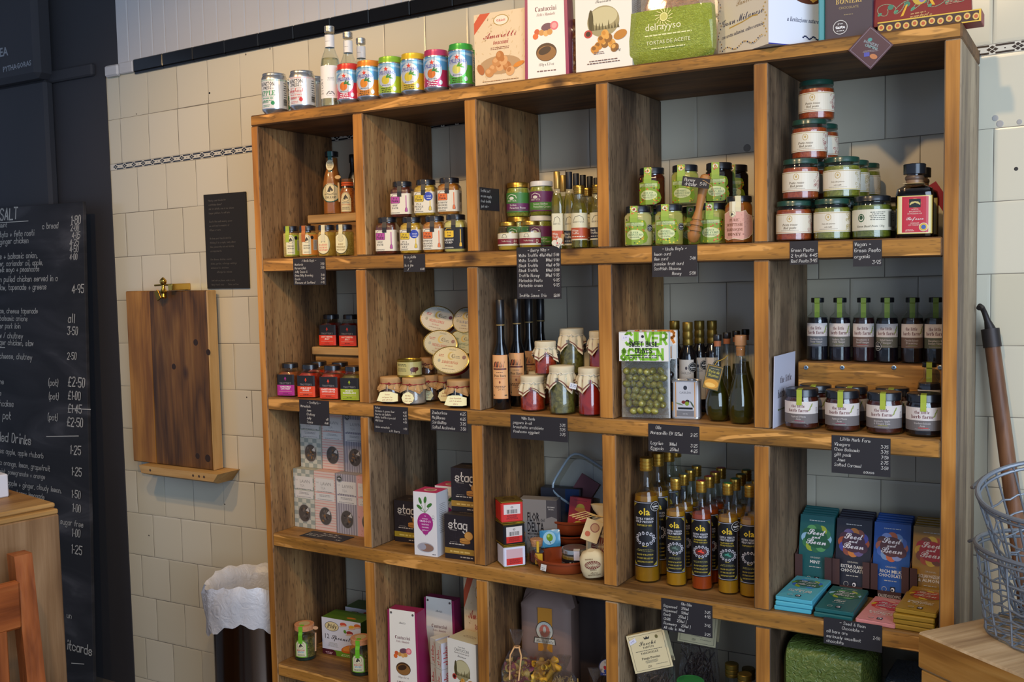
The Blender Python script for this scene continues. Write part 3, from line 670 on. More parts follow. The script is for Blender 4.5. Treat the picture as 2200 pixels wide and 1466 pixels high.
for j, (z, r) in enumerate(prof):
    for i in range(N):
        t = 2 * pi * i / N; w = .006 * math.sin(5 * t + j) + .005 * math.sin(11 * t + 2 * j) + .003 * math.sin(23 * t)
        k = 1 if j > 3 else .3; dz = (.014 * math.sin(2 * t + 1) + .02 * math.sin(3 * t) + .006 * math.sin(17 * t)) * (j / 8.0 if j > 2 else 0)
        rr = r + (abs(w) * k if j > 2 else -abs(w) * .5); vs.append((rr * math.sin(t), -rr * math.cos(t), z + dz))
mb.add(vs, [(j * N + i, j * N + (i + 1) % N, (j + 1) * N + (i + 1) % N, (j + 1) * N + i) for j in range(len(prof) - 1) for i in range(N)], m, True); mb.build('bin_liner', bn, angle=60)
# wooden counter, white box, chair
cw1 = wood('counter_board', 'Z', '6d4c2c', '8d6a46', 'a98660', 120, 1.6, '4a3220', .5, .6); cw2 = wood('counter_top', 'Y', '8a6030', 'ab7f46', 'c39a5e', 110, 1.8, '6a4722', .4, .5)
ct = thing('wooden_counter', 'rough timber counter end in front of the menu chalkboard', 'counter', (-.208, -.549, 0), -10)
mb = MB(); mb.box(-.02, -1.3, 0, 0, -.002, .988, cw1, None, .003); mb.box(-.75, -1.3, 0, -.021, -.004, .97, cw1, None, .003); mb.build('end_panel', ct)
mb = MB(); mb.box(-.78, -1.3, .988, -.004, -.001, 1.002, cw2, None, .003); mb.box(-.78, -1.3, 1.0021, -.022, .0, 1.016, cw2, None, .004); mb.build('counter_top', ct)
px, py_ = bz(20, 1068, 1.016); mb = MB(); mb.box(-.14, -.16, 0, 0, 0, .064, ink('dcdade', .5), None, .003); tag(mb.build('white_box', None, (px, py_, 1.0165), (0, 0, R(-12))), 'plain white box standing on the timber counter', 'box')
chw = wood('chair_timber', 'Z', '7a3f1c', 'a45a2b', 'bd7440', 90, 2.2, '5a2c12', .45, .4); chw2 = wood('chair_rail_timber', 'Y', '7d3d18', 'a85826', 'c07238', 90, 2.4, '5a2c12', .4, .4)
hx, hy = bz(46, 1191, .93); ch = thing('wooden_chair', 'orange-brown wooden chair with a slatted back against the timber counter', 'chair', (hx, hy, 0), -10)
def leaning_post(y, name='post'):
    mb = MB(); vs = []
    for z, dx in ((0, .05), (.45, .045), (.93, -.012)):
        for ax, ay in ((-.022, -.022), (.022, -.022), (.022, .022), (-.022, .022)): vs.append((dx + ax, y + ay, z))
    fs = [(0, 3, 2, 1), (8, 9, 10, 11)] + [(j * 4 + i, j * 4 + (i + 1) % 4, j * 4 + 4 + (i + 1) % 4, j * 4 + 4 + i) for j in (0, 1) for i in range(4)]
    mb.add(vs, fs, chw); mb.build(name, ch)
leaning_post(0, 'leg'); leaning_post(-.40, 'leg')
mb = MB(); mb.box(.007, -.377, .755, .031, -.023, .875, chw2, Tm((.01, 0, 0)), .006); mb.build('top_rail', ch)
mb = MB(); mb.box(.03, -.377, .49, .054, -.023, .53, chw2, None, .004); mb.build('lower_rail', ch)
for k in range(4):
    mb = MB(); mb.box(.022, -.10 - k * .08, .525, .036, -.06 - k * .08, .76, chw, Tm((.005, 0, 0)), .003); mb.build('back_slat', ch)
mb = MB(); mb.box(.02, -.42, .43, .44, .02, .455, chw2, None, .006); mb.build('seat', ch)
for y in (0, -.40):
    mb = MB(); mb.box(.38, y - .02, 0, .42, y + .02, .43, chw, None, .003); mb.build('leg', ch)
# pole, timber block and wire baskets at the other end
iron = ink('3b3533', .5, .7); pa = Vector((by(2131, 735, D - .035)[0], D - .035, by(2131, 735, D - .035)[1])); q = by(2195, 1217, D - .085); pb = Vector((q[0], D - .085, q[1]))
dr = (pa - pb).normalized(); foot = pa - dr * (pa.z / dr.z) ; po = thing('hooked_pole', 'old wooden pole with an iron hook head leaning on the tiles behind the wire baskets', 'pole', foot)
mb = MB(); mb.tube([Vector((0, 0, 0)) + dr * .03, dr * .5, pa - foot], [.019, .0195, .0165], wood('pole_wood', 'Z', '52331f', '7a5236', '96694a', 120, 1.6, '24150d', .6, .45), n=16); mb.build('shaft', po)
mb = MB(); e = pa - foot; mb.tube([e - dr * .012, e + dr * .03], .0195, iron, n=16)
hk = [e + dr * .03, e + dr * .05 + Vector((-.003, -.006, 0)), e + dr * .068 + Vector((-.006, -.012, 0)), e + dr * .080 + Vector((-.009, -.02, 0)), e + dr * .083 + Vector((-.012, -.027, 0)), e + dr * .079 + Vector((-.014, -.034, 0))]
mb.tube(hk, [.012, .007, .006, .006, .0065, .006], iron, n=12); mb.build('iron_head', po)
bt1 = wood('block_top', 'Y', '8a6c4c', 'b5966e', 'd0b48e', 120, 1.8, '5a4a3a', .45, .55, knots=False); bf = wood('block_face', 'X', '8a5a22', 'a97533', 'bd8c48', 100, 2.6, '74491b', .3, .5)
A = Vector((1.8925, -.177, 0)); bk_ = thing('timber_block', 'stacked oak beams forming a bench block at the shelf corner under wire baskets', 'bench', A, -36.3)
mb = MB(); mb.box(0, 0, .828, .85, .30, .90, bt1, None, .004, bf); mb.build('top_beam', bk_)
for i, (za, zb) in enumerate(((.62, .827), (.41, .618), (.2, .408), (0, .198))):
    mb = MB(); mb.box(.004, .004, za, .85, .298, zb, bf, None, .004); mb.build('beam', bk_)
wire = ink('7c8188', .45, .4)
def basket(loc, rot, rx, ry, h, label, flare=1.12):
    t_ = thing('wire_basket', label, 'basket', loc, 0, 'wire baskets on the oak bench', rot=rot); N = 22
    def ring(z, k, off=0): return [(rx * k * math.cos(2 * pi * i / 48 + off), ry * k * math.sin(2 * pi * i / 48 + off), z) for i in range(48)]
    kz = lambda z: 1 + (flare - 1) * z / h
    mb = MB(); mb.tube(ring(h, kz(h)), .0045, wire, n=8, closed=True); mb.tube(ring(h - .012, kz(h) * .995), .003, wire, n=6, closed=True); mb.build('rim', t_)
    mb = MB(); nz = 6
    for j in range(nz): z = .003 + (h - .03) * j / nz; mb.tube([(x + rnd.uniform(-.002, .002), y + rnd.uniform(-.002, .002), z_ + rnd.uniform(-.003, .003)) for x, y, z_ in ring(z, kz(z))], .0021, wire, n=6, closed=True)
    for i in range(N):
        t = 2 * pi * i / N; p = [(rx * kz(z) * math.cos(t + rnd.uniform(-.02, .02)), ry * kz(z) * math.sin(t), z) for z in (.003, h * .3, h * .6, h)]; mb.tube(p, .0021, wire, n=6)
    for i in range(-4, 5):
        f = i / 5; s = math.sqrt(1 - f * f); mb.tube([(rx * f, -ry * s, .003), (rx * f, ry * s, .003)], .0021, wire, n=6); mb.tube([(-rx * s, ry * f, .005), (rx * s, ry * f, .005)], .0021, wire, n=6)
    mb.build('wire_mesh', t_)
    mb = MB(); mb.tube([(-rx * flare - .003, -.03, h - .004), (-rx * flare - .016, -.02, h - .012), (-rx * flare - .02, 0, h - .015), (-rx * flare - .016, .02, h - .012), (-rx * flare - .003, .03, h - .004)], .0035, wire, n=8); mb.build('handle', t_)
basket((2.165, -.10, .9032), (0, 0, R(-20)), .165, .135, .165, 'grey wire basket standing flat on the oak bench, holding a tilted one')
basket((2.167, -.06, .955), (R(20), 0, R(-25)), .125, .10, .25, 'taller grey wire basket tilted inside the flat one on the bench', 1.18)
# ================================================================== builders for the goods
CLEAR = glass('f6faf8'); ALU = ink('b9bbbd', .25, .9); GOLD = ink('b08a3c', .28, .9)
def seal(root, r, rl, h, hl, hs, ln, ws, c):
    mb = MB(); pts = [(-rl * .45, h + .0007), (-rl - .0007, h - .0005), (-rl - .0007, hl), (-r - .0012, hs), (-r - .0012, hs - ln)]; vs = []
    for y, z in pts: vs += [(-ws / 2, y, z), (ws / 2, y, z)]
    mb.add(vs, [(2 * i, 2 * i + 1, 2 * i + 3, 2 * i + 2) for i in range(len(pts) - 1)], ink(c, .5)); mb.build('seal_strip', root)
def fit(x, y, r, z):
    """keep a thing inside its compartment, clear of the uprights and the tiles"""
    if z > 2: return x, y
    cells = DV[0 if z > 1.6 else 1 if z > 1.2 else 2 if z > .8 else 3]; lo = [.027] + [c[1] for c in cells]; hi = [c[0] for c in cells] + [1.9085]
    k = min(range(5), key=lambda i: max(lo[i] - x, x - hi[i], 0)); g = r * 1.02 + .0015
    return (min(max(x, lo[k] + g), hi[k] - g), min(max(y, g), YB - g))
def jar_at(x, y, z, r, h, label, cont, lid='17171b', sec=None, lid_w=.93, lid_h=.014, sh=.010, fill=.86, lab=None, lz=(.16, .72), lw=None, lx=0.0, strap=None, rz=0, group=None, name='glass_jar', cat='jar', lidm=None, foot=.93, lab_rough=.45, lid_top=None):
    x, y = fit(x, y, r * (1.13 if sec in (octa, hexa) else 1.1 if sec else 1.0), z); t = thing(name, label, cat, (x, y, z), rz, group); hl = h - lid_h; rn = lid_w * r * .95; hs = hl - .003 - sh
    mb = MB(); mb.loft([(0.0002, r * foot, sec), (.004, r, sec), (hs, r, sec), (hs + sh * .6, (r + rn) / 2 * 1.02, sec if sh < .014 else circ), (hs + sh, rn, circ), (hl + .004, rn, circ)], CLEAR, n=48, c1=False); mb.build('glass', t)
    zf = h * fill; e = .0011; rg = [(.003, r * foot - e, sec), (.006, r - e, sec), (min(hs, zf), r - e, sec)]
    if zf > hs: rg += [(min(zf, hs + sh * .6), (r + rn) / 2 * 1.02 - e * 1.3, sec if sh < .014 else circ)]
    if zf > hs + sh: rg += [(hs + sh, rn - e, circ), (zf, rn - e, circ)]
    mb = MB(); mb.loft(rg, cont, n=48); mb.build('contents', t)
    rl = lid_w * r; lm = lidm or ink(lid, .3, 0, .3); mb = MB(); mb.loft([(hl, rl * .97), (hl + .001, rl), (hl + .003, rl * .985), (h - .0025, rl * .985), (h - .0008, rl * .96), (h, rl * .90), (h - .0006, rl * .86)], lm, n=40)
    mb.build('lid', t)
    if lab:
        c = Cv(); w = lw or 2 * r * 1.3; lh = (lz[1] - lz[0]) * h; lab(c, w, lh); mb = MB(); c.wrap(mb, sec or circ, r, lz[0] * h, lab_rough, x0=lx); mb.build('label', t)
    if strap: seal(t, r, rl, h, hl, hs, strap[1], strap[2], strap[0])
    return t
def jar(u, w, top, bot, y, z, label, cont, **k):
    if y is None: y = base_y(u, bot, w, z)
    x, r, h = size(u, w, top, bot, y, z); s = k.pop('rk', 1.0); return jar_at(x, y, z, r * s, h, label, cont, **k)
def bottle_at(x, y, z, r, h, label, prof, gm=None, liq=None, fill=.7, cap='17171b', capz=.9, capr=None, lab=None, lz=(.1, .5), lw=None, lx=0.0, sec=None, rz=0, group=None, name='bottle', cat='bottle', capm=None, strap=None, cap_rib=0, lab2=None, lz2=None, cap_name='cap', n=40, lab_rough=.45, collar=None):
    """prof: (z, r) as fractions of height and radius, up to the neck"""
    x, y = fit(x, y, r * (1.18 if sec else 1.0), z); t = thing(name, label, cat, (x, y, z + .0004), rz, group); ps = [(a * h, b * r, sec if b > .8 else None) for a, b in prof]
    mb = MB(); mb.loft(ps, gm or CLEAR, n=n, c1=False); mb.build('glass', t)
    if liq:
        zf = fill * h; rg = []; e = .0014
        for i, p in enumerate(ps):
            if p[0] <= zf: rg.append((p[0] + (.004 if i == 0 else 0), max(p[1] - e, .002), p[2]))
            else:
                a = ps[i - 1]; f = (zf - a[0]) / (p[0] - a[0]); rg.append((zf, a[1] + (p[1] - a[1]) * f - e, a[2])); break
        mb = MB(); mb.loft(rg, liq, n=n); mb.build('liquid', t)
    cr = (capr or prof[-1][1] * 1.12) * r; zc = capz * h; cm = capm or ink(cap, .35, 0, .2); mb = MB(); rg = [(zc, cr * .97), (zc + .0008, cr)]
    if cap_rib:
        st = (h - zc) / (cap_rib + 1)
        for i in range(cap_rib): a = zc + st * (i + .55); rg += [(a, cr), (a + st * .12, cr * .93), (a + st * .3, cr * .93), (a + st * .42, cr)]
    rg += [(h - .0012, cr), (h, cr * .93)]; mb.loft(rg, cm, n=28); mb.build(cap_name, t)
    if collar: mb = MB(); mb.loft([(collar[0] * h, collar[2] * r), (collar[1] * h, collar[2] * r)], ink(collar[3], .4), n=28, c0=False, c1=False); mb.build('neck_band', t)
    for lb, zz in ((lab, lz), (lab2, lz2)):
        if lb:
            rr = r if zz[0] < .5 else [b for a, b in prof if a >= zz[0]][0] * r
            c = Cv(); lb(c, (lw or 2 * r * 1.3) if lb is lab else 2 * pi * rr * .999, (zz[1] - zz[0]) * h); mb = MB(); c.wrap(mb, (sec or circ) if lb is lab else circ, rr, zz[0] * h, lab_rough, x0=lx); mb.build('label', t)
    if strap: seal(t, prof[-1][1] * r, cr, h, zc, zc - .002, strap[1], strap[2], strap[0])
    return t
def bottle(u, w, top, bot, y, z, label, prof, **k):
    if y is None: y = base_y(u, bot, w, z)
    x, r, h = size(u, w, top, bot, y, z); s = k.pop('rk', 1.0); return bottle_at(x, y, z, r * s, h, label, prof, **k)
def carton(name, label, cat, loc, rz, w, d, h, c, front=None, right=None, top=None, group=None, rough=.45, bev=.0012, rot=None, left=None, parts=None, skew=None):
    mb = MB(); mb.box(-w / 2, 0, 0, w / 2, d, h, c if not isinstance(c, str) else ink(c, rough), None, bev)
    for fn, T, a, b in ((front, Tm(), w, h), (right, Tm((w / 2, 0, 0), (0, 0, pi / 2)), d, h), (top, Tm((0, 0, h), (-pi / 2, 0, 0)), w, d), (left, Tm((-w / 2, d, 0), (0, 0, -pi / 2)), d, h)):
        if fn: cv = Cv(); fn(cv, a, b); cv.flat(mb, T, rough)
    if skew: mb.v = [skew(*v) for v in mb.v]
    o = mb.build(name, None, loc, rot or (0, 0, R(rz))); return tag(o, label, cat, group)
def paper_jar_at(x, y, z, r, h, label, cont, cover, trim, rz=0, tie=None, hang=None, group=None, name='glass_jar', amp=.5, printed=False):
    """a jar with a square of cloth or paper tied over its lid"""
    x, y = fit(x, y, r * (1.26 if hang else 1.14), z); t = jar_at(x, y, z, r, h - .001, label, cont, lid='cfc6b4', lid_w=.92, lid_h=.014, sh=.012, fill=.84, rz=rz, group=group, name=name, foot=.86)
    mb = MB(); N = 64; rl = r * .95; vs = []; rows = []
    for i in range(N):
        a = 2 * pi * i / N; k = abs(((a / (pi / 2) + .5) % 1) - .5) * 2; cor = k ** 1.4; w = .0012 * math.sin(9 * a) + .0008 * math.sin(17 * a + 1)
        dn = h * (.16 + amp * .52 * cor); q = [(rl * .5, h + .0012), (rl, h + .0008), (rl * 1.03, h - .003), (rl * 1.02, h - .013), (rl * .985 + w, h - .017), (r * 1.05 + w * 2, h - .024), (r * (1.06 + .08 * cor) + w * 2.5, h - .017 - dn * .55), (r * (1.06 + .13 * cor) + w * 3, h - .017 - dn * .72), (r * (1.06 + .16 * cor) + w * 3, h - .017 - dn * .86), (r * (1.06 + .2 * cor) + w * 3, h - .017 - dn)]
        rows = len(q); vs += [(b * math.sin(a), -b * math.cos(a), zz) for b, zz in q]
    fs = [(i * rows + j, i * rows + j + 1, ((i + 1) % N) * rows + j + 1, ((i + 1) % N) * rows + j) for i in range(N) for j in range(rows - 1)]
    top_ = tuple(i * rows for i in range(N))
    A = [f for i, f in enumerate(fs) if i % (rows - 1) != 7]; B = [f for i, f in enumerate(fs) if i % (rows - 1) == 7]
    mb.add(vs, A + [top_], ink(cover, .75), True); mb.add(vs, B, ink(trim, .75), True)
    if printed:
        c = Cv(); zz = h - .030
        c.G(0, zz, r * .8, .0018, '6a6a78', 3); c.G(r * 1.9, zz, r * .7, .0018, 'b4483c', 3); c.wrap(mb, circ, r * 1.075, 0, .8)
    mb.build('cover', t, angle=75)
    if tie: mb = MB(); mb.tube([((rl * 1.0) * math.sin(2 * pi * i / 32), -(rl * 1.0) * math.cos(2 * pi * i / 32), h - .0165 + .0008 * math.sin(i * 2.1)) for i in range(32)], .0014, ink(tie, .7), n=6, closed=True); mb.tube([(0, -rl * 1.04, h - .016), (.004, -rl * 1.10, h - .02), (.009, -rl * 1.08, h - .017), (.004, -rl * 1.05, h - .013), (-.005, -rl * 1.07, h - .018)], .0014, ink(tie, .7), n=6); mb.build('string', t)
    if hang:
        kind, rows_ = hang; mb = MB(); c = Cv(); w2 = r * 1.15; h2 = h * .5; zc = h * .30; pts = {'oct': [(-.7, .5), (-.3, .62), (.3, .62), (.55, .5), (1, .35), (1, -.55), (.6, -.62), (-.6, -.62), (-1, -.5)], 'pear': [(0, .75), (.45, .45), (.62, 0), (.5, -.45), (.15, -.72), (-.15, -.72), (-.5, -.45), (-.62, 0), (-.45, .45)], 'leaf': [(0, .8), (.5, .35), (.62, -.15), (.35, -.7), (-.35, -.7), (-.62, -.15), (-.5, .35)]}[kind]
        c.P([(a * w2 * .8, b * h2 * .62) for a, b in pts], 'f1e9b4')
        for j, tx in enumerate(rows_): c.H(tx, 0, h2 * (.12 - .2 * j), h2 * .09, 'a8432f', 'c', w=w2 * .95)
        c.flat(mb, Tm((0, -r * 1.2, zc), (R(-4), 0, 0)), .7); mb.tube([(0, -r * 1.2, zc + h2 * .4), (0, -r * 1.1, h - .02)], .0008, ink('c9bfae'), n=5); mb.build('hang_tag', t)
    return t
def paper_jar(u, w, top, bot, y, z, label, cont, cover, trim, **k):
    if y is None: y = base_y(u, bot, w, z)
    x, r, h = size(u, w, top, bot, y, z); return paper_jar_at(x, y, z, r, h, label, cont, cover, trim, **k)

# ================================================================== on top of the shelf
def can_at(x, y, z, r, h, label, lid, draw, rz, foil, group):
    t = thing('drink_can', label, 'drink can', (x, y, z), rz, group); mb = MB()
    mb.loft([(0, r * .80), (.003, r * .83), (.010, r * .985), (.013, r), (h - .019, r), (h - .012, r * .965), (h - .006, r * .90)], ALU, n=48, c1=False); c = Cv(); draw(c, 2 * pi * r, h - .033); c.wrap(mb, circ, r, .0135, .22, .35, .4); mb.build('can_body', t)
    mb = MB(); q = [(h - .0065, r * .9), (h - .001, r * .9), (h, r * .88), (h - .0006, r * .84), (h - .004, r * .82)]
    if foil: q = [(h - .016, r * 1.0), (h - .0125, r * .985), (h - .006, r * .93), (h - .001, r * .92), (h, r * .89), (h - .0008, r * .86)]
    mb.loft(q, ink(lid, .3, .25) if foil else ALU, n=48, c0=False)
    if not foil: mb.box(-.008, -.012, h - .004, .008, .006, h - .0025, ALU)
    mb.build('foil_lid' if foil else 'can_top', t)
    return t
def press(c1, c2, big, st):
    def f(c, w, h):
        c.R(-w / 2, 0, w / 2, h, 'd9d9d6')
        for k in range(60): xx = -w / 2 + w * (k + .5) / 60; c.P([(xx - .0012, h * .97), (xx, h * .93), (xx + .0012, h * .97), (xx, h)], c1, False)
        c.L += 1
        c.T('RAWSTON', 0, h * .77, .0115, '2a2c30', 'b', w=.046); c.T('PRESS', 0, h * .65, .0085, '2a2c30', 'b', w=.026); c.R(-.021, h * .675, -.015, h * .685, '2a2c30'); c.R(.015, h * .675, .021, h * .685, '2a2c30')
        c.R(-.02, h * .585, .02, h * .592, c2); c.T(big, 0, h * .44, .0145, c2, st, w=.05); c.R(-.02, h * .40, .02, h * .407, c2); c.G(0, h * .33, .04, .0035, c1, 2, 1.9); c.T('CRUSHINGLY', -.008, h * .19, .0055, c2, 'B', w=.026); c.E(.017, h * .18, .0055, .006, c2); c.G(-.004, h * .1, .03, .002, c1, 2, 2)
        c.G(w * .24, h * .85, .014, .003, '55585c', 9, 2.2); c.bar(w * .24 - .008, h * .1, w * .24 + .008, h * .32)
    return f
def sparkling(fr, lf, low, half=None):
    def f(c, w, h):
        c.R(-w / 2, 0, w / 2, h, low); c.R(-w / 2, h * .56, w / 2, h, '5d97bd')
        c.P([(-w / 2, h * .80), (0, h * .98), (w / 2, h * .80), (w / 2, h * .74), (0, h * .9), (-w / 2, h * .74)], '9db9cc')
        c.E(0, h * .54, .0275, h * .36, 'c9ccd0', 36); c.R(-.026, h * .60, .026, h * .605, '6a6f84'); c.R(-.026, h * .735, .026, h * .74, '6a6f84')
        c.star(0, h * .80, .0075, 'd8452c'); c.T('S.PELLEGRINO', 0, h * .63, .0085, '3d44a0', 'b', w=.049)
        c.E(-.002, h * .43, .0115, .0118, fr); c.E(-.004, h * .46, .004, .003, half or fr)
        for a, b, rt in ((.009, h * .55, .5), (.013, h * .50, -.3), (.004, h * .57, 1.0)): c.E(a, b, .007, .0022, lf, 12, rt)
        c.T('Aranciata', 0, h * .24, .0042, '3b3b52', 'S'); c.G(.0, h * .14, .036, .0026, 'ffffff' if low in ('c8344b', 'd34b3d', 'b92a58') else '4b4a20', 3, 1.9); c.E(.023, h * .13, .0045, .006, 'd5d2d8')
        c.R(w * .21, h * .05, w * .34, h * .94, 'c2c5c8'); c.G(w * .275, h * .8, .018, .0035, '4c5058', 9, 1.7); c.bar(w * .275 - .008, h * .1, w * .275 + .008, h * .42)
    return f
cg = 'drink cans on top of the shelf'
for u, w, tp, bt, y, lb, dr, rz in ((592, 55, 148.5, 241.5, .034, 'white apple juice can with green print, at the end of the top board', press('5f9b7a', '2f8a57', 'APPLE', 'B'), 8), (651.5, 55, 141.5, 232.5, .034, 'white rhubarb juice can with red script, beside the apple can', press('d58a86', 'c93a3c', 'rhubarb', 'S'), 8)):
    x, r, h = size(u, w, tp, bt, y, Z0); can_at(x, y, Z0, r, h, lb, None, dr, rz, False, cg)
for u, y, lb, dr in ((597, .12, 'white juice can with green print peeping out behind the apple can', press('5f9b7a', '2f8a57', 'APPLE', 'B')), (650, .118, 'white juice can with grey print peeping out behind the rhubarb can', press('8e9a94', '56625c', 'APPLE', 'B'))):
    u += 27; can_at(X(u, y, Z0), y, Z0, r, h, lb, None, dr, 10, False, cg)
sod = [(752.5, 122, 215, .040, 'c8372f', 'c8344b', ('d9762a', '3c7a3a'), 'red foil lid and a blood orange'), (795.5, 115, 208.6, .036, 'd9802a', 'd9832c', ('e08a24', '3c7a3a'), 'orange foil lid and an orange'), (841.5, 107, 203, .036, '86b32e', 'a9c32f', ('d3bf37', '4a8a3a'), 'lime green foil lid and a grapefruit'), (890, 98, 195, .036, 'd9b328', 'd6b42c', ('dcc338', '4a8a3a'), 'yellow foil lid and a lemon'), (939, 90, 188, .036, 'b93a62', 'b92a58', ('d5762c', '3c7a3a'), 'pink foil lid and a pomegranate with orange'), (992, 78.6, 182.5, .036, '3fa03c', '55ad36', ('d9d36a', '5a9a2e'), 'bright green foil lid and a cut lemon')]
for u, tp, bt, y, lid, low, (fr, lf), nm in sod:
    x, r, h = size(u, 55, tp, bt, y, Z0); can_at(x, y, Z0, r, h, 'slim blue soda can with %s' % nm, lid, sparkling(fr, lf, low), 14, True, cg)
x, r, h = size(992, 55, 78.6, 182.5, .036, Z0); can_at(X(1015, .12, Z0), .12, Z0, r, h, 'blue and green soda can standing behind the green-lidded one, against the biscuit box', '3fa03c', sparkling('d9d36a', '5a9a2e', '55ad36'), 10, True, cg)
story_prof = [(0, .9), (.012, 1), (.48, 1), (.60, .86), (.68, .60), (.74, .46), (.80, .44), (.92, .42)]
def story(c, w, h):
    c.R(-w / 2, 0, w / 2, h, 'dcdbd8'); c.T('STORY', -.010, h * .12, .0105, '4c4d4e', '', rot=pi / 2, al='l', w=h * .78)
    c.G(.014, h * .62, .022, .0016, '8a8b8c', 3, 2.2)
    for i in range(5): c.E(.012 + .0045 * (i - 2), h * (.14 + .05 * (i % 2)), .0045, .0018, '77787a', 10, .9 - i * .4)
    c.R(.002, h * .08, .024, h * .088, '77787a')
def neckp(c, w, h): c.R(-w / 2, 0, w / 2, h, 'd9d8d5'); c.G(0, h * .45, w * .16, .0014, '6f6f70', 1)
cordial = oil('dfe0c2', .92); screw = ink('a9a7a2', .3, .8)
for u, y, tp, lb in ((709, .040, 46, 'clear silver-capped drink bottle with a white label, standing in front of its two twins'), (748.5, .125, 56, 'middle one of the clear silver-capped bottles, behind the soda cans'), (776.5, .205, 69, 'farthest back of the clear silver-capped bottles, behind the soda cans')):
    if y < .05: x, r, h = size(u, 43, 46, 222, y, Z0)
    bottle_at(X(u, y, Z0 + .15), y, Z0, r, h, lb, story_prof, liq=cordial, fill=.6, capm=screw, capz=.925, capr=.5, cap_rib=3, lab=story, lz=(.10, .50), lw=2 * pi * r * .62, lab2=neckp, lz2=(.74, .89), rz=12, group='clear drink bottles on top of the shelf')
# biscuit boxes and bags
def nuts(c, cx, cy, k, cols):
    for i, (dx, dy) in enumerate([(-.9, -.2), (0, 0), (.9, -.1), (-.45, .55), (.45, .6), (0, 1.15), (-1.4, -.6), (1.3, -.65)]): c.E(cx + dx * k, cy + dy * k, k * .58, k * .52, cols[i % len(cols)], 16, i); c.E(cx + dx * k - k * .15, cy + dy * k + k * .15, k * .3, k * .25, cols[(i + 1) % len(cols)], 12, i)
def amaretti(c, w, h):
    c.R(-w / 2, 0, w / 2, h, 'e3c9a0'); 
    for i in range(90): c.E(rnd.uniform(-.48, .48) * w, rnd.uniform(.02, .98) * h, .004, .0016, 'd9ba8c', 8, rnd.uniform(0, 3)); c.L -= 1
    c.L += 1; c.P([(-w / 2, h * .72), (-w * .18, h), (-w * .38, h), (-w / 2, h * .88)], 'cf5a36'); c.E(w * .03, h * .88, w * .15, h * .075, 'a8852f'); c.E(w * .03, h * .88, w * .135, h * .066, 'f0dcc0'); c.T('Ghiott', w * .03, h * .862, h * .035, 'c12f2f', 'B', w=w * .2)
    c.T('Amaretti', w * .0, h * .64, h * .09, 'a3292c', 'S', w=w * .72); c.T('toscani', w * .02, h * .55, h * .06, 'a3292c', 'I', w=w * .36); c.G(0, h * .50, w * .4, h * .012, '8a4a34', 2)
    c.E(0, h * .26, w * .40, h * .13, 'b99366', 28); nuts(c, 0, h * .24, w * .15, ['c98a4e', 'dba368', 'b87438']); c.E(-w * .38, h * .22, w * .06, w * .10, 'b56a35', 14, .5); c.E(w * .36, h * .24, w * .11, w * .04, 'd9862c', 14, .3); c.G(0, h * .04, w * .7, h * .012, '9a6a3a')
def sidetext(bg, tx):
    def f(c, w, h): c.R(0, 0, w, h, bg); c.G(w / 2, h * .9, w * .7, .0022, tx, 22, 2.2)
    return f
yF = .012; x0, z_ = by(1021, 100, yF); x1, _ = by(1128.5, 90, yF); w = (x1 - x0); hB = by(1021, 24, yF)[1] - by(1021, 177, yF)[1]
carton('biscuit_box', 'cream almond biscuit box with red lettering standing on the top board after the cans', 'biscuit box', ((x0 + x1) / 2, yF, Z0), 3, w, .055, hB, 'e3c9a0', amaretti, sidetext('b9aea0', '857a6c'), group='biscuit packets on top of the shelf')
def fig_pack(c, w, h):
    c.R(-w / 2, 0, w / 2, h, 'e9e2d3'); c.T('Belli', 0, h * .82, h * .03, '3a3230', 'S'); c.T('Cantuccini', .0, h * .62, h * .045, '6a3440', 'B', w=w * .58); c.T('Fichi e Mandorle', 0, h * .575, h * .028, '8a5a5a', 'I', w=w * .5)
    cx, cy = .0, h * .44; c.E(cx + w * .02, cy + h * .03, w * .15, h * .035, '6a4450', 16, .2); c.E(cx + w * .22, cy + h * .035, w * .11, h * .042, 'd86a72', 16, .6); c.E(cx + w * .22, cy + h * .035, w * .07, h * .026, 'e89a94', 16, .6)
    for dx, dy, k in ((-.24, -.01, 'c8562c'), (-.12, -.02, 'c98d48'), (0, -.03, 'd9a45c'), (.1, -.02, 'c98d48'), (-.28, -.05, 'd9672c')): c.E(cx + dx * w, cy + dy * h, w * .075, h * .028, k, 14, .4 + dx * 3)
    c.E(0, h * .235, w * .27, h * .085, '4b3018', 28); c.E(0, h * .225, w * .25, h * .07, '8d602f', 24); c.E(-w * .04, h * .25, w * .17, h * .035, '3c2513', 20, .3); c.T('150g e 5,3 oz', 0, h * .11, h * .025, '7a6a66', 'i', w=w * .4); c.G(0, h * .055, w * .5, h * .014, '7a5a56')
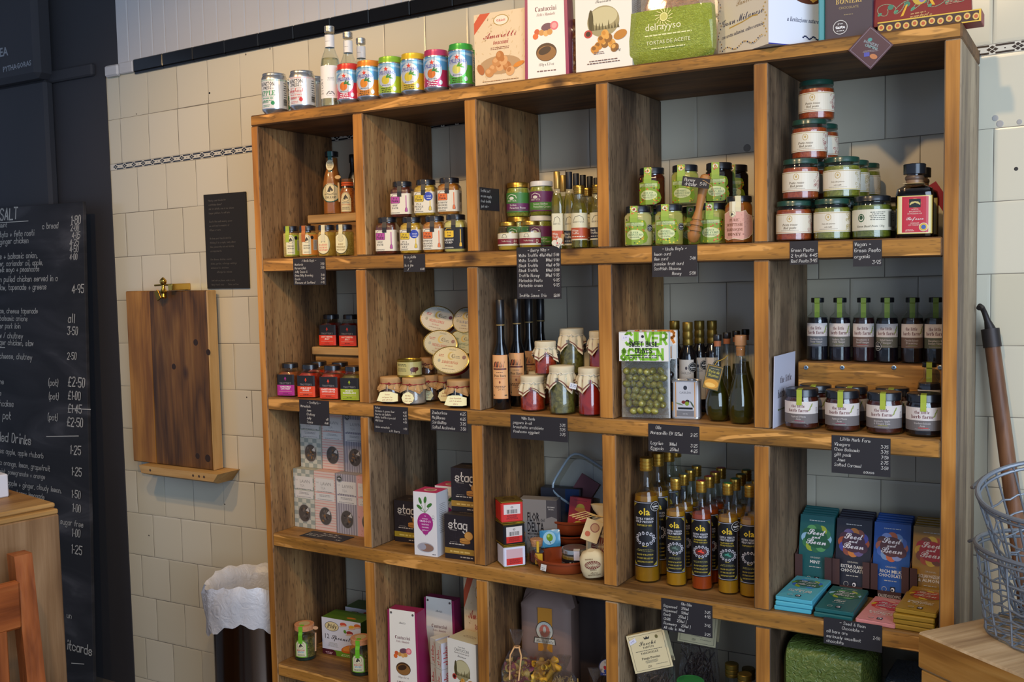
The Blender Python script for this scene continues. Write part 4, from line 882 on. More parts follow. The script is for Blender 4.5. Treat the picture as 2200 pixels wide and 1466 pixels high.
def cookie_pack(loc, rz, w, d, h, label, group, rot=None):
    """white front card folded round a plum bag that narrows to the top"""
    def sk(x, y, z): k = z / h; return (x * (1 - .10 * max(0, k - .3)), y if y < d * .02 else d * .5 + (y - d * .5) * (1 - .75 * k), z)
    t = thing('biscuit_bag', label, 'biscuit bag', loc, rz, group, rot); mb = MB(); mb.box(-w / 2, .0005, 0, w / 2, d, h * .985, ink('8f2450', .4)); mb.v = [sk(*v) for v in mb.v]; mb.build('bag', t)
    mb = MB(); c = Cv(); fig_pack(c, w * .86, h); c.flat(mb, Tm((.0, -.0002, 0)), .45); mb.v = [sk(*v) for v in mb.v]
    mb.add([(-w * .43, 0, h), (-w * .1, 0, h), (-w * .0, 0, h * .94), (w * .1, 0, h)], [(0, 1, 2), (1, 3, 2)], ink('8a5a2a')); mb.build('front_card', t)
    mb = MB()
    for sx in (-.37, .37): mb.loft([(0, .0035), (.001, .003)], ink('77706a', .4, .6), n=14, T=Tm((sx * w * .93, -.0008, h * .955), (pi / 2, 0, 0)))
    mb.build('rivets', t); return t
x0, _ = by(1133, 100, .02); x1, _ = by(1222, 90, .02); cookie_pack(((x0 + x1) / 2, .012, Z0), 8, x1 - x0, .06, .26, 'white and plum fig biscuit bag next to the cream almond biscuit box', 'biscuit packets on top of the shelf')
# loose cookies in a clear bag
bgT = thing('cookie_bag', 'clear bag of brown cookies squeezed between the two white biscuit packets', 'biscuit bag', (X(1231, .06, Z0), .06, Z0), 0, 'biscuit packets on top of the shelf')
mb = MB(); mb.loft([(0.001, .016, wide(1.3, 5)), (.02, .018, wide(1.5, 5)), (.12, .017, wide(1.5, 5)), (.2, .014, wide(1, 5)), (.24, .012, wide(.5, 5))], CLEAR, n=36, c1=False); mb.build('bag', bgT)
for i in range(9):
    mb = MB(); mb.loft([(-.004, .008), (-.002, .0125), (.002, .0125), (.004, .008)], food('6b3c19', '9b6330', 120, '3c1f0e'), n=14, T=Tm((.003 * (-1) ** i, rnd.uniform(-.006, .006), .02 + .014 * i), (1.2 + .3 * (i % 3), rnd.uniform(-.5, .5), 0))); mb.build('cookie', bgT)
def tuscan(c, w, h):
    c.R(-w / 2, 0, w / 2, h, 'e6e0d2'); c.T('Cuore Bello', 0, h * .885, h * .022, '3d3634', 'I'); c.T('CANTUCCINI', 0, h * .825, h * .045, '3d3634', '', w=w * .5); c.T('Biscotti al Cioccolato tipici di', 0, h * .79, h * .022, '5b4a44', 'I', w=w * .52); c.T('Toscana', 0, h * .735, h * .04, '3d3634', 'S', w=w * .3)
    cx, cy = w * .0, h * .53; c.E(cx, cy, w * .285, h * .17, '9c9066', 32); c.E(cx, cy + h * .05, w * .25, h * .105, 'c3b98d', 28); c.E(cx - w * .22, cy + h * .02, w * .045, h * .12, '4c4426', 16)
    for i in range(9): c.P([(cx - w * .2 + i * w * .055, cy - h * .09), (cx - w * .18 + i * w * .055, cy - h * rnd.uniform(-.02, .05)), (cx - w * .155 + i * w * .055, cy - h * .09)], '5a5230', False)
    c.L += 1; c.E(cx - w * .27, cy - h * .12, w * .075, h * .045, 'b93a30', 18); c.E(cx - w * .27, cy - h * .12, w * .045, h * .028, '3c1a10', 16); nuts(c, cx + w * .03, cy - h * .245, w * .13, ['c9862f', '8a5a20', 'd9a04a']); 
    c.E(w * .3, h * .36, w * .12, h * .05, 'b87828', 16, .3); c.T('180g', w * .25, h * .19, h * .028, '4a3f3c', 'i'); c.G(-w * .08, h * .195, w * .2, h * .01, '7a5f58', 2); c.G(0, h * .1, w * .62, h * .013, '6a4a44', 2, 2)
x0, _ = by(1238, 148, .010); x1, _ = by(1357, 130, .010)
carton('biscuit_box', 'white chocolate biscuit box with a landscape oval, beside the green bag of tortas', 'biscuit box', ((x0 + x1) / 2, .012, Z0), 2, x1 - x0, .06, .215, 'e6e0d2', tuscan, sidetext('cfc9bd', '8a8078'), group='biscuit packets on top of the shelf')
# green bag of tortas
tb = thing('tortas_bag', 'clear and green cellophane bag of tortas with a sun, leaning over the board edge', 'biscuit bag', (X(1444, .034, Z0), .034, Z0), 2, 'biscuit packets on top of the shelf')
wt = (by(1531, 100, .03)[0] - by(1352, 120, .03)[0]); ht = .215
m, nt, b_ = newmat('green_cellophane'); b_.inputs['Base Color'].default_value = lin('a3ad3c'); b_.inputs['Roughness'].default_value = .16; b_.inputs['Coat Weight'].default_value = .6
n1 = node(nt, 'ShaderNodeTexNoise', {'Scale': 26, 'Detail': 3, 'Distortion': 2}).outputs[0]; bp = node(nt, 'ShaderNodeBump', {'Strength': .8, 'Distance': .008, 'Height': n1}); nt.links.new(bp.outputs[0], b_.inputs['Normal']); greencello = m
def cello(h):
    k = ('cello', h)
    if k not in _m:
        m, nt, b = newmat('cellophane_' + h); nt.nodes.remove(b); n1 = node(nt, 'ShaderNodeTexNoise', {'Scale': 22, 'Detail': 3, 'Distortion': 2}).outputs[0]; bp = node(nt, 'ShaderNodeBump', {'Strength': 1.0, 'Distance': .01, 'Height': n1})
        t = node(nt, 'ShaderNodeBsdfTransparent', {0: lin(h)}); g = node(nt, 'ShaderNodeBsdfGlossy', {'Roughness': .08, 'Normal': bp.outputs[0]}); lw = node(nt, 'ShaderNodeLayerWeight', {'Blend': .5, 'Normal': bp.outputs[0]})
        fa = math_(nt, 'MINIMUM', math_(nt, 'MULTIPLY_ADD', math_(nt, 'POWER', lw.outputs['Facing'], 3.0), .9, .10), .8); mx = node(nt, 'ShaderNodeMixShader', {0: fa, 1: t.outputs[0], 2: g.outputs[0]}); nt.links.new(mx.outputs[0], nt.nodes['Material Output'].inputs[0]); _m[k] = m
    return _m[k]
mb = MB(); mb.loft([(.0005, wt * .47, wide(.08, 6)), (.02, wt * .5, wide(.22, 6)), (.06, wt * .5, wide(.26, 6)), (ht * .56, wt * .485, wide(.24, 6))], greencello, n=44, c1=False)
c = Cv(); zz = ht * .36; yy = 0
for i in range(14): a = 2 * pi * i / 14; c.S([(.012 * math.cos(a) - .01, ht * .47 + .012 * math.sin(a)), (.021 * math.cos(a + .2) - .01, ht * .47 + .021 * math.sin(a + .2))], .0016, 'e3d98c', False)
c.E(-.01, ht * .47, .010, .010, 'e3d98c'); c.E(-.01, ht * .47, .008, .008, 'b6b35a'); c.T('delrayyso', -.012, ht * .34, .016, 'e3e0b4', '', w=wt * .5); c.G(0, ht * .28, wt * .55, .0035, 'd9dba0'); c.T('TORTAS DE ACEITE', 0, ht * .19, .0085, 'e0dfae', '', w=wt * .62); c.G(0, ht * .14, wt * .4, .003, 'd9dba0')
c.flat(mb, Tm((0, -wt * .1305, 0)), .3); mb.build('green_band', tb)
mb = MB(); mb.loft([(ht * .56, wt * .485, wide(.24, 6)), (ht * .8, wt * .47, wide(.2, 6)), (ht * .95, wt * .45, wide(.12, 6)), (ht * 1.15, wt * .44, wide(.02, 6))], cello('f2ece8'), n=44, c0=False, c1=False); mb.build('clear_top', tb)
mb = MB()
for i in range(3): mb.loft([(-.003, .058), (0, .064), (.003, .058)], food('c99a66', 'dcb58a', 90), n=32, T=Tm((.0, -.010 + .009 * i, .12), (pi / 2 - .06, 0, 0)))
mb.build('tortas', tb)
mb = MB(); c = Cv()
for i in range(14): a = 2 * pi * i / 14; c.S([(.02 * math.cos(a) + .012, ht * .70 + .02 * math.sin(a)), (.034 * math.cos(a + .15) + .012, ht * .70 + .034 * math.sin(a + .15))], .0018, '7a4a3c', False)
c.badge(wt * .30, ht * .84, .013); c.flat(mb, Tm((0, -wt * .122, 0)), .3); mb.build('printed_sun', tb)
# panettone box, corner towards the room
xc, zc = by(1651, 86, -.03)
def pan1(c, w, h):
    c.R(-w / 2, 0, w / 2, h, 'e6dcc6'); c.T('Panettone', w * .12, h * .53, h * .07, '9a7a3c', 'S', w=w * .5); c.T('Gran Milanese', 0, h * .355, h * .085, '1d2352', 'S', w=w * .82); c.S([(-w * .25, h * .32), (0, h * .335), (w * .2, h * .36), (w * .3, h * .35)], .0028, 'c9a44a'); c.T('con uvetta sultanina, cedro e arancia', 0, h * .22, h * .042, '1d2352', 'I', w=w * .82)
    for i in range(24): t = i / 23; c.E(-w * .40 + .8 * w * t, h * (.09 + .025 * math.sin(t * 14)), .0022, .0016, ['1d2352', 'b0802c', 'c9a44a'][i % 3], 8); c.E(-w * .45 + .006 * math.sin(i), h * (.1 + .8 * t), .0018, .0016, ['b0802c', '1d2352'][i % 2], 8); c.E(w * .44 + .005 * math.sin(i * 1.3), h * (.1 + .8 * t), .0022, .0018, ['c9a44a', 'd9b45a'][i % 2], 8)
def pan2(c, w, h):
    c.R(0, 0, w, h, 'dfe0e8'); c.E(w * .72, h * .56, w * .30, h * .10, '5a2e1c', 28); c.E(w * .72, h * .64, w * .30, h * .12, 'a5552e', 28); c.P([(w * .72, h * .52), (w * .80, h * .48), (w * .98, h * .56), (w * .90, h * .72), (w * .76, h * .66)], 'd9a54a'); c.T('a lievitazione naturale', w * .64, h * .26, h * .05, '22264e', 'I', w=w * .62)
    for i in range(14): c.E(w * .62 + i * w * .024, h * (.10 + .015 * math.sin(i)), .0026, .0018, '22264e', 8); c.L -= 1
    c.L += 1; c.R(0, 0, w, h * .012, '2a2f8a')
w1 = .185; hP = .20; carton('panettone_box', 'large cream and white panettone box overhanging the top board, corner first', 'cake box', (xc - w1 / 2 * math.cos(R(-36)), -.03 - w1 / 2 * math.sin(R(-36)), Z0), -36, w1, .15, hP, 'dcd6c8', pan1, pan2, group='biscuit packets on top of the shelf')
# dark chocolate box with teal sleeve
x0, _ = by(1774, 70, .02); x1, _ = by(1875, 60, .02); wB = x1 - x0
def bon(c, w, h):
    c.R(-w / 2, 0, w / 2, h, '352a38'); c.R(-w / 2, 0, -w / 2 + .004, h, '2a2230'); c.T('BONIERI', 0, h * .33, .0105, 'b99a54', 'B', w=w * .56); c.T('CHOCOLATE', 0, h * .28, .005, 'a08a58', '', w=w * .42); c.G(0, h * .22, w * .2, .002, '8a7a58'); c.badge(-w * .18, h * .11, .0165, '2a2230')
mx = X(1824, .025, Z0 + .05); bb = thing('chocolate_box', 'dark plum chocolate box with a teal side stripe on the top board', 'chocolate box', (mx, .022, Z0), 6, 'biscuit packets on top of the shelf')
mb = MB(); mb.box(-wB / 2, 0, .0005, wB / 2, .07, .22, ink('352a38', .5), None, .0015); c = Cv(); bon(c, wB * .98, .219); c.flat(mb, Tm((0, -.0001, .0008)), .5); mb.build('box', bb)
mb = MB(); mb.box(-wB / 2 - .014, .004, .0005, -wB / 2 - .0005, .074, .222, ink('3d8f96', .5), None, .002); mb.build('teal_sleeve', bb)
# long nougat boxes
def hazel(c, w, h):
    c.R(-w / 2, 0, w / 2, h, '2c1420'); c.R(-w / 2, h * .9, w / 2, h, 'd9b23a'); c.R(-w / 2, 0, w / 2, h * .1, 'd9b23a'); c.R(w / 2 - .004, 0, w / 2, h, 'd9b23a')
    n = int(w / .0155)
    for i in range(n): xx = -w / 2 + (i + .5) * w / n - .001; c.E(xx, h * (.47 + .05 * (-1) ** i), .0064, .0068, 'c9a040', 14); c.E(xx, h * (.47 + .05 * (-1) ** i), .0050, .0054, 'd9c07a', 14); c.E(xx, h * (.47 + .05 * (-1) ** i), .0038, .004, 'b8562a', 12)
def nougat_top(c, w, d):
    c.R(-w / 2, 0, w / 2, d, '7d1a20')
xL, zL = by(1885, 48, .02); xR, zR = by(2108, 18, .02); wl = xR - xL
carton('nougat_box', 'long flat nougat box with a hazelnut stripe lying along the end of the top board', 'nougat box', ((xL + xR) / 2, .022, Z0 + .0003), 0, wl, .062, .024, '8a1f26', hazel, None, nougat_top, group='nougat boxes on top of the shelf')
def nougat(c, w, h):
    c.R(-w / 2, 0, w / 2, h, '7d1a20')
    for i in range(5):
        xx = -w * .36 + i * w * .17; c.S([(xx + .022 * math.cos(a / 3) * (1 - a / 26), h * .55 + .013 * math.sin(a / 3 + i)) for a in range(0, 20)], .0014, '8a9a7a'); c.E(xx + .012, h * .62, .006, .006, '3f7a62', 12); c.E(xx - .01, h * .42, .005, .003, '4a8a6a', 10, .6)
    c.E(0, h * .75, .014, .015, 'c3a13c'); c.E(.004, h * .76, .007, .011, '8a6fa0'); c.P([(-w * .2, h * .2), (-w * .17, h * .22), (-w * .12, h * .6), (-w * .14, h * .6)], 'd9a32c'); c.P([(w * .12, h * .42), (w * .15, h * .4), (w * .1, h * .8), (w * .07, h * .8)], 'd9a32c'); c.G(-w * .02, h * .2, w * .2, .0035, 'b88a5a', 2); c.T('salato', w * .02, h * .05, .010, 'b98a5a', 'S'); c.G(w * .32, h * .5, w * .16, .002, 'b9826a', 4)
carton('nougat_box', 'dark red nougat box with painted scrolls, propped tilted on the hazelnut-striped box', 'nougat box', ((xL + xR) / 2 - .018, .045, Z0 + .0252), 0, wl * .98, .028, .062, '7d1a20', nougat, group='nougat boxes on top of the shelf', rot=(R(-14), R(-3.4), R(2)))
# chocolate card hung on the board edge
dc = by(1870, 102, -.004); s2 = .032; mb = MB(); c = Cv(); mb.box(-s2, -.0014, -s2, s2, 0, s2, ink('4a2f3a', .4), Tm((0, 0, 0), (0, R(45), 0)), .0004)
k = s2 * 1.414
for a in range(4): t0, t1 = a * pi / 2, (a + 1) * pi / 2; c.S([(k * .9 * math.cos(t0), k * .9 * math.sin(t0)), (k * .9 * math.cos(t1), k * .9 * math.sin(t1))], .0007, '8d8494', False)
c.L += 1; c.E(-.001, k * .36, .0045, .0038, '3f8f8a', 12); c.T('BONIERI', 0, k * .14, .0052, '8f9aa0', 'B', w=k * .8, rot=-.45); c.T('CREMINI', .0, -k * .02, .0052, '7fa0a0', 'b', w=k * .6, rot=-.45); c.G(0, -k * .14, k * .7, .0012, '8f8a90', 2); c.R(-.013, -k * .38, -.002, -k * .2, '4a4fa0'); c.E(.006, -k * .42, .008, .005, 'b8754a', 14, -.4)
c.flat(mb, Tm((0, -.0014, 0)), .4); o = mb.build('promotional_card', None, (dc[0], -.0012, dc[1])); tag(o, 'plum diamond-shaped chocolate card hanging from the front of the top board', 'card')
# ================================================================== first row of compartments
JY = food('8a5c20', 'a8762c', 70); MUST = food('b08a3a', 'c4a04e', 140, 'd6b871')
def horse(c, cx, cy, r):
    c.E(cx, cy, r, r, 'd9cfa8', 20); c.E(cx, cy, r * .92, r * .92, '3a352e', 20); c.E(cx, cy, r * .86, r * .86, 'd9cfa8', 20)
    c.P([(cx - r * .5, cy - r * .45), (cx - r * .3, cy + r * .1), (cx + r * .05, cy + r * .6), (cx + r * .2, cy + r * .3), (cx + r * .55, cy - r * .2), (cx + r * .3, cy - r * .45), (cx + r * .12, cy - r * .1), (cx, cy - r * .5)], '3a352e')
def mustard(edge, side, rows, tcol, rnd_=False):
    def f(c, w, h):
        if rnd_:
            c.E(0, h * .5, w * .36, h * .5, '2f2b25', 28); c.E(0, h * .5, w * .345, h * .48, 'd9cc9c', 28); horse(c, 0, h * .74, w * .15) if rnd_ == 2 else (c.E(0, h * .72, w * .07, h * .12, 'd9b69a', 14), c.P([(-w * .10, h * .56), (-w * .08, h * .84), (0, h * .9), (w * .08, h * .84), (w * .10, h * .56), (w * .05, h * .62), (w * .05, h * .78), (-w * .05, h * .78), (-w * .05, h * .62)], '2c2622'))
            for i, t in enumerate(rows): c.T(t, 0, h * (.42 - .13 * i), h * .085, tcol, 'B', w=w * .42)
            return
        c.R(-w * .27, 0, w * .5, h, side); c.R(-w * .26, h * .04, w * .14, h * .80, 'd9d0ac'); c.E(-w * .06, h * .78, w * .2, h * .21, 'd9d0ac'); horse(c, -w * .06, h * .76, w * .165)
        for i, t in enumerate(rows): c.T(t, -w * .06, h * (.42 - .12 * i), h * .06, tcol, 'B', w=w * .3)
        c.G(-w * .06, h * .12, w * .26, h * .03, '6a6252'); c.bar(w * .27, h * .25, w * .42, h * .72, '2a2a2a', 'cfcabc'); c.E(w * .2, h * .85, w * .07, h * .09, '1b1b1b', 16)
    return f
gM = 'mustard jars with black lids'
for u, w, tp, bt, st, lb, side, lab, cont in ((627, 37, 482, 551, '9aa92f', 'small hexagonal mustard jar with a lime green strip, beside the timber side panel', '9fb02f', mustard('x', '9fb02f', ['WHISKY', 'MUSTARD'], '3a342a'), MUST), (662, 41, 482, 551, 'a85a24', 'small hexagonal mustard jar with an orange-brown strip and orange barcode side', 'd07f2e', mustard('x', 'd07f2e', ['SMOKED', 'MUSTARD'], '3a342a'), MUST), (703.5, 41, 480, 549, 'cfc39c', 'small mustard jar with an oval portrait label and pink lettering', '', mustard('', '', ['RABBIE', 'BURNS', 'MUSTARD'], 'c94a4e', 1), food('b0802a', 'c0943c', 60)), (741, 41, 478, 547, 'c9bc92', 'small mustard jar with a round cream label, pressed against the upright divider', '', mustard('', '', ['HOT', 'WHOLEGRAIN', 'MUSTARD'], '8a6a34', 2), food('8a6a24', 'a8863a', 220, 'c4a85a'))):
    jar(u, w, tp, bt, .040, Z1, lb, cont, sec=hexa, lid='14141a', lid_h=.015, sh=.008, fill=.8, lab=lab, lz=(.08, .72), lw=.062 if not side else .07, lx=0 if not side else .014, strap=(st, .022, .012), rz=16, group=gM, rk=.93)
# sauce bottle and the little bottle with its spoon
xs, rs, hs_ = size(716.5, 39, 312.6, 450, .225, 1.799)
t = bottle_at(xs, .225, 1.7987, rs, hs_, 'tall brown sauce bottle with a teal neck strip on the upper riser', [(0, .94), (.02, 1), (.5, 1), (.62, .86), (.72, .68), (.9, .66)], liq=food('9a5a24', 'a8672c', 30), fill=.93, cap='15161a', capz=.92, capr=.74, sec=octa, lz=(.2, .48), rz=24, strap=('1f5a54', .15, .013), lw=.075,
  lab=lambda c, w, h: (c.E(0, h * .5, w * .48, h * .52, '1f5a54', 30), c.E(0, h * .5, w * .44, h * .47, 'd2c9a2', 30), horse(c, 0, h * .72, w * .24), c.T('COASTAL GRAVY', 0, h * .4, h * .07, '4a4436', 'B', w=w * .7), c.T('JOLLOP', 0, h * .2, h * .12, '3a342a', 'B', w=w * .5), c.R(w * .44, h * .25, w * .8, h * .75, '63a29c')))
mb = MB(); c = Cv(); c.E(0, 0, .0125, .017, 'd5cba6', 20); c.G(0, .008, .018, .0016, '5a5446', 6, 2.0); c.flat(mb, Tm((0, -rs * .79, hs_ * .78), (R(-6), 0, 0))); mb.build('neck_label', t)
xs2, r2, h2 = size(752, 34, 372, 449, .225, 1.799)
t = bottle_at(xs2 - .004, .222, 1.7987, r2, h2, 'small peppercorn bottle with an orange ribbon and a wooden spoon, on the upper riser', [(0, .94), (.03, 1), (.62, 1), (.78, .72), (.9, .66)], liq=food('7a2c16', 'c9772e', 260, '1e1a18'), fill=.74, cap='6a4a2c', capz=.9, capr=.74, lz=(.06, .60), lw=.034, rz=22,
  lab=lambda c, w, h: (c.R(-w / 2, 0, w / 2, h * .72, 'd9d2ae'), horse(c, 0, h * .76, w * .44), c.T('FLAVOURS', 0, h * .44, h * .06, '4a6a8a', 'b', w=w * .8), c.T('OF SCOTLAND', 0, h * .34, h * .06, 'c05a2c', 'b', w=w * .85), c.G(0, h * .22, w * .8, h * .03, '5a5446', 3)))
mb = MB(); 
for zz in (.80, .86): mb.loft([(h2 * zz, r2 * .78), (h2 * (zz + .045), r2 * .78)], ink('c8501c', .6), n=24, c0=False, c1=False)
mb.build('ribbon', t)
mb = MB(); mb.tube([(-r2 * .95, -r2 * .5, h2 * .35), (-r2 * 1.0, -r2 * .5, h2 * .9)], .003, ink('c9a873', .6)); mb.loft([(-.0015, .0085), (.0015, .010), (.003, .008)], ink('c9a873', .6), rect(.62, 2), n=18, T=Tm((-r2 * 1.05, -r2 * .5, h2 * 1.05), (pi / 2, R(90), 0))); mb.build('spoon', t)
bottle_at(X(762, .29, 1.9), .285, 1.7987, .02, .19, 'dark bottle half hidden behind the upright divider on the upper riser', [(0, .95), (.03, 1), (.55, 1), (.72, .5), (.9, .48)], gm=ink('1c1a18', .15), cap='101214', capz=.86, capr=.6)
# chutney jars
def pickle(bg, colr, words, ink_, jam=False, sticker=False):
    def f(c, w, h):
        c.R(-w / 2, 0, w / 2, h, bg); x = -w * .25
        c.S([(x - w * .09, h * .86), (x - w * .05, h * .96), (x + w * .05, h * .96), (x + w * .09, h * .86)], .0012, '3a3436' if bg != '17161a' else colr)
        c.P([(x - w * .13, h * .56), (x - w * .11, h * .52), (x + w * .11, h * .52), (x + w * .13, h * .56), (x + w * .13, h * .86), (x - w * .13, h * .86)], '2a2426'); c.P([(x - w * .12, h * .57), (x - w * .105, h * .535), (x + w * .105, h * .535), (x + w * .12, h * .57), (x + w * .12, h * .85), (x - w * .12, h * .85)], colr)
        c.H('in a', x, h * .73, h * .09, '2a2426', 'c', jit=.02, th=.16); c.H('Jam' if jam else 'Pickle', x, h * .59, h * .10, '2a2426', 'c', jit=.02, th=.16)
        for i, t in enumerate(words): c.T(t, x, h * (.38 - .125 * i), h * .085, ink_, 'B', w=w * .26)
        c.G(x, h * .07, w * .24, h * .018, ink_, 2)
        x = w * .04; c.R(x - .0012, h * .32, x + .0012, h * .9, colr); c.P([(x - .003, h * .1), (x + .003, h * .1), (x + .0042, h * .14), (x + .003, h * .28), (x, h * .34), (x - .003, h * .28), (x - .0042, h * .14)], '3a3032'); c.P([(x - .0024, h * .11), (x + .0024, h * .11), (x + .0034, h * .14), (x + .0024, h * .27), (x, h * .33), (x - .0024, h * .27), (x - .0034, h * .14)], colr)
        if sticker: c.E(w * .0, h * .78, w * .11, h * .21, '2a3f9a', 22); c.R(-w * .04, h * .66, w * .06, h * .69, 'd9d9e2'); c.T('GOLD', w * .01, h * .76, h * .06, 'd9d9e2', 'b')
        c.bar(w * .26, h * .45, w * .42, h * .88, '2a2828'); c.G(w * .33, h * .3, w * .16, h * .02, '8a6a6a', 5)
    return f
DATE = food('4a1e10', '6a2c16', 60); LILY = food('a87a1c', 'c9a02e', 120, 'd9b64e'); MANGO = food('9a5a16', 'b8741e', 90, 'c98a2c'); CURD = food('c3b05a', 'd0c074', 8)
kinds = {'d': (DATE, pickle('d8cfb8', 'a8468a', ['HOT', 'DATE'], '2c2628')), 'l': (LILY, pickle('d8cfb8', 'd0b02c', ['IN A', 'PICKLE', 'LILY'], '2c2628', sticker=True)), 'm': (MANGO, pickle('d8cfb8', 'd96a2c', ['AUTHENTIC', 'MANGO', 'CHUTNEY'], '2c2628')), 'c': (CURD, pickle('17161a', 'e0b42a', ['LEMON', 'CURD'], 'e6e0d0', True))}
for u, tp, bt, y, z, k, lb in ((834.5, 463, 544.6, .045, Z1, 'd', 'dark date chutney jar with a purple pan label, on the shelf board in front'), (886.5, 463, 543, .045, Z1, 'l', 'yellow piccalilli jar with a round blue sticker, on the shelf board in front'), (935.5, 460, 541, .045, Z1, 'm', 'orange mango chutney jar standing on the board between piccalilli and lemon curd'), (981, 457, 540, .045, Z1, 'c', 'lemon curd jar with a black label and yellow pan, beside the divider')):
    co, lf = kinds[k]; jar(u, 49, tp, bt, y, z, lb, co, sec=sqr(5), lid='15151b', lid_w=.9, sh=.012, fill=.84, lab=lf, lz=(.10, .66), lw=.108, lx=.014, strap=('17171c', .014, .012), rz=20, group='chutney jars with pan labels', rk=.95)
    jh = sc_h = None
xj, rj, hj = size(886.5, 49, 463, 543, .045, Z1)
for u, k, lb in ((871, 'd', 'date chutney jar with a purple pan label, stacked in the upper layer'), (921.5, 'l', 'piccalilli jar with a blue sticker, stacked in the upper layer'), (972, 'm', 'mango chutney jar with an orange pan label, stacked in the upper layer')):
    co, lf = kinds[k]; jar_at(X(u, .075, Z1 + .15), .062, Z1 + hj + .0005, rj * .95, hj, lb, co, sec=sqr(5), lid='15151b', lid_w=.9, sh=.012, fill=.84, lab=lf, lz=(.10, .66), lw=.108, lx=.014, strap=('17171c', .014, .012), rz=20, group='chutney jars with pan labels')
# jars of the truffle compartment
PEST = food('7a7a24', '9a9a3a', 160, 'b0ae54'); HONEY = food('b08a2a', 'c29a34', 6, rough=.1)
def trio(c1, c2, t1, t2):
    def f(c, w, h):
        c.R(-w / 2, 0, w / 2, h, c1); c.R(-w / 2, h * .12, w / 2, h * .46, c2); c.R(-w / 2, h * .06, w / 2, h * .10, c2 if c1 != '3f7a34' else '6a2a5a'); x = -w * .13
        c.S([(x - .014, h * .7), (x - .012, h * .84), (x, h * .92), (x + .012, h * .84), (x + .014, h * .72)], .0016, 'dcd8c8'); c.E(x, h * .72, .007, .004, 'dcd8c8'); c.T('BERRY VITA', x, h * .54, h * .1, 'dcd8c8', '', w=w * .2)
        c.T(t1, -w * .17, h * .32, h * .10, 'e0dcd0', '', al='l', w=w * .3); c.T(t2, -w * .17, h * .18, h * .10, 'e0dcd0', '', al='l', w=w * .36)
    return f
gp = trio('3f7a34', '6a2a5a', 'Sicilian', 'Pistachio Pesto'); gc = trio('6a2a5a', '4f8a34', 'Sweet Sicilian', 'Pistachio Cream')
x1, r1, h1 = size(1111, 51, 385, 461, .12, Z1 + .08)
for u, y, z, lidm, lb_, lab in ((1108, .15, Z1, GOLD, 'pistachio pesto jar with a gold lid, mostly hidden behind the little honey jars', gp), (1163, .155, Z1, ink('d8d5cf', .35), 'pistachio cream jar with a white lid, on the board behind the honey jars', gc), (1108, .15, Z1 + h1 + .0008, GOLD, 'pistachio pesto jar with a gold lid and green label, stacked on top', gp), (1164, .155, Z1 + h1 + .0008, ink('d8d5cf', .35), 'pistachio cream jar with a white lid and purple label, stacked on top', gc)):
    jar_at(X(u, y, z + .04), y, z, r1 * 1.01, h1 * 1.03, lb_, PEST, lidm=lidm, sh=.012, fill=.84, lab=lab, lz=(.14, .70), lw=2 * pi * r1 * .7, rz=28, group='pistachio jars', lid_w=.95)
def honeyl(c, w, h): c.R(-w / 2, 0, w / 2, h, 'd5ccae'); c.R(-w / 2, h * .12, w / 2, h * .56, '7a1f24'); c.S([(-w * .18, h * .68), (-w * .14, h * .9), (-w * .04, h * .9), (0, h * .68)], .001, '3a342c'); c.T('BERRY VITA', -w * .09, h * .62, h * .08, '3a342c', '', w=w * .2); c.T('Truffle Honey', -w * .2, h * .3, h * .12, 'd5ccae', '', al='l', w=w * .34); c.G(w * .3, h * .4, w * .14, h * .07, 'd5ccae', 3)
for u, w, tp, bt, lb in ((1093, 46, 472, 535.6, 'small truffle honey jar with a gold lid, closest to the timber divider'), (1140, 47, 469, 533, 'small truffle honey jar with a gold lid, behind the large price card')):
    jar(u, w, tp, bt, .042, Z1, lb, HONEY, lidm=GOLD, sh=.012, lid_h=.011, fill=.62, lab=honeyl, lz=(.18, .60), lw=.075, rz=22, group='small truffle honey jars', lid_w=.86)
def truf(bgc, t1):
    def f(c, w, h): c.R(-w / 2, 0, w / 2, h, 'd2c8a4'); c.R(-w / 2, h * .05, w / 2, h * .46, bgc); c.S([(-w * .28, h * .72), (-w * .2, h * .86), (0, h * .9), (w * .16, h * .84), (w * .2, h * .72)], .0011, '4a4336'); c.T('BERRY VITA', -w * .05, h * .64, h * .06, '4a4336', '', w=w * .55); c.T(t1, -w * .4, h * .32, h * .08, 'e2dcc8', '', al='l', w=w * .42); c.T('Truffle', -w * .4, h * .22, h * .08, 'e2dcc8', '', al='l', w=w * .5); c.G(-w * .38, h * .12, w * .6, h * .03, 'e2dcc8', 1, al='l')
    return f
OLIVE = oil('b2a02c', .8); tallp = [(0, .96), (.01, 1), (.62, 1), (.74, .62), (.80, .46), (.92, .44)]; smp = [(0, .95), (.02, 1), (.60, 1), (.70, .82), (.76, .60), (.80, .56), (.93, .55)]
gT = 'tall square truffle oil bottles'; xt, rt, htt = size(1195, 27, 369.5, 536, .05, Z1)
goldcap = ink('b08a44', .35, .7); blackcap = ink('17161a', .5)
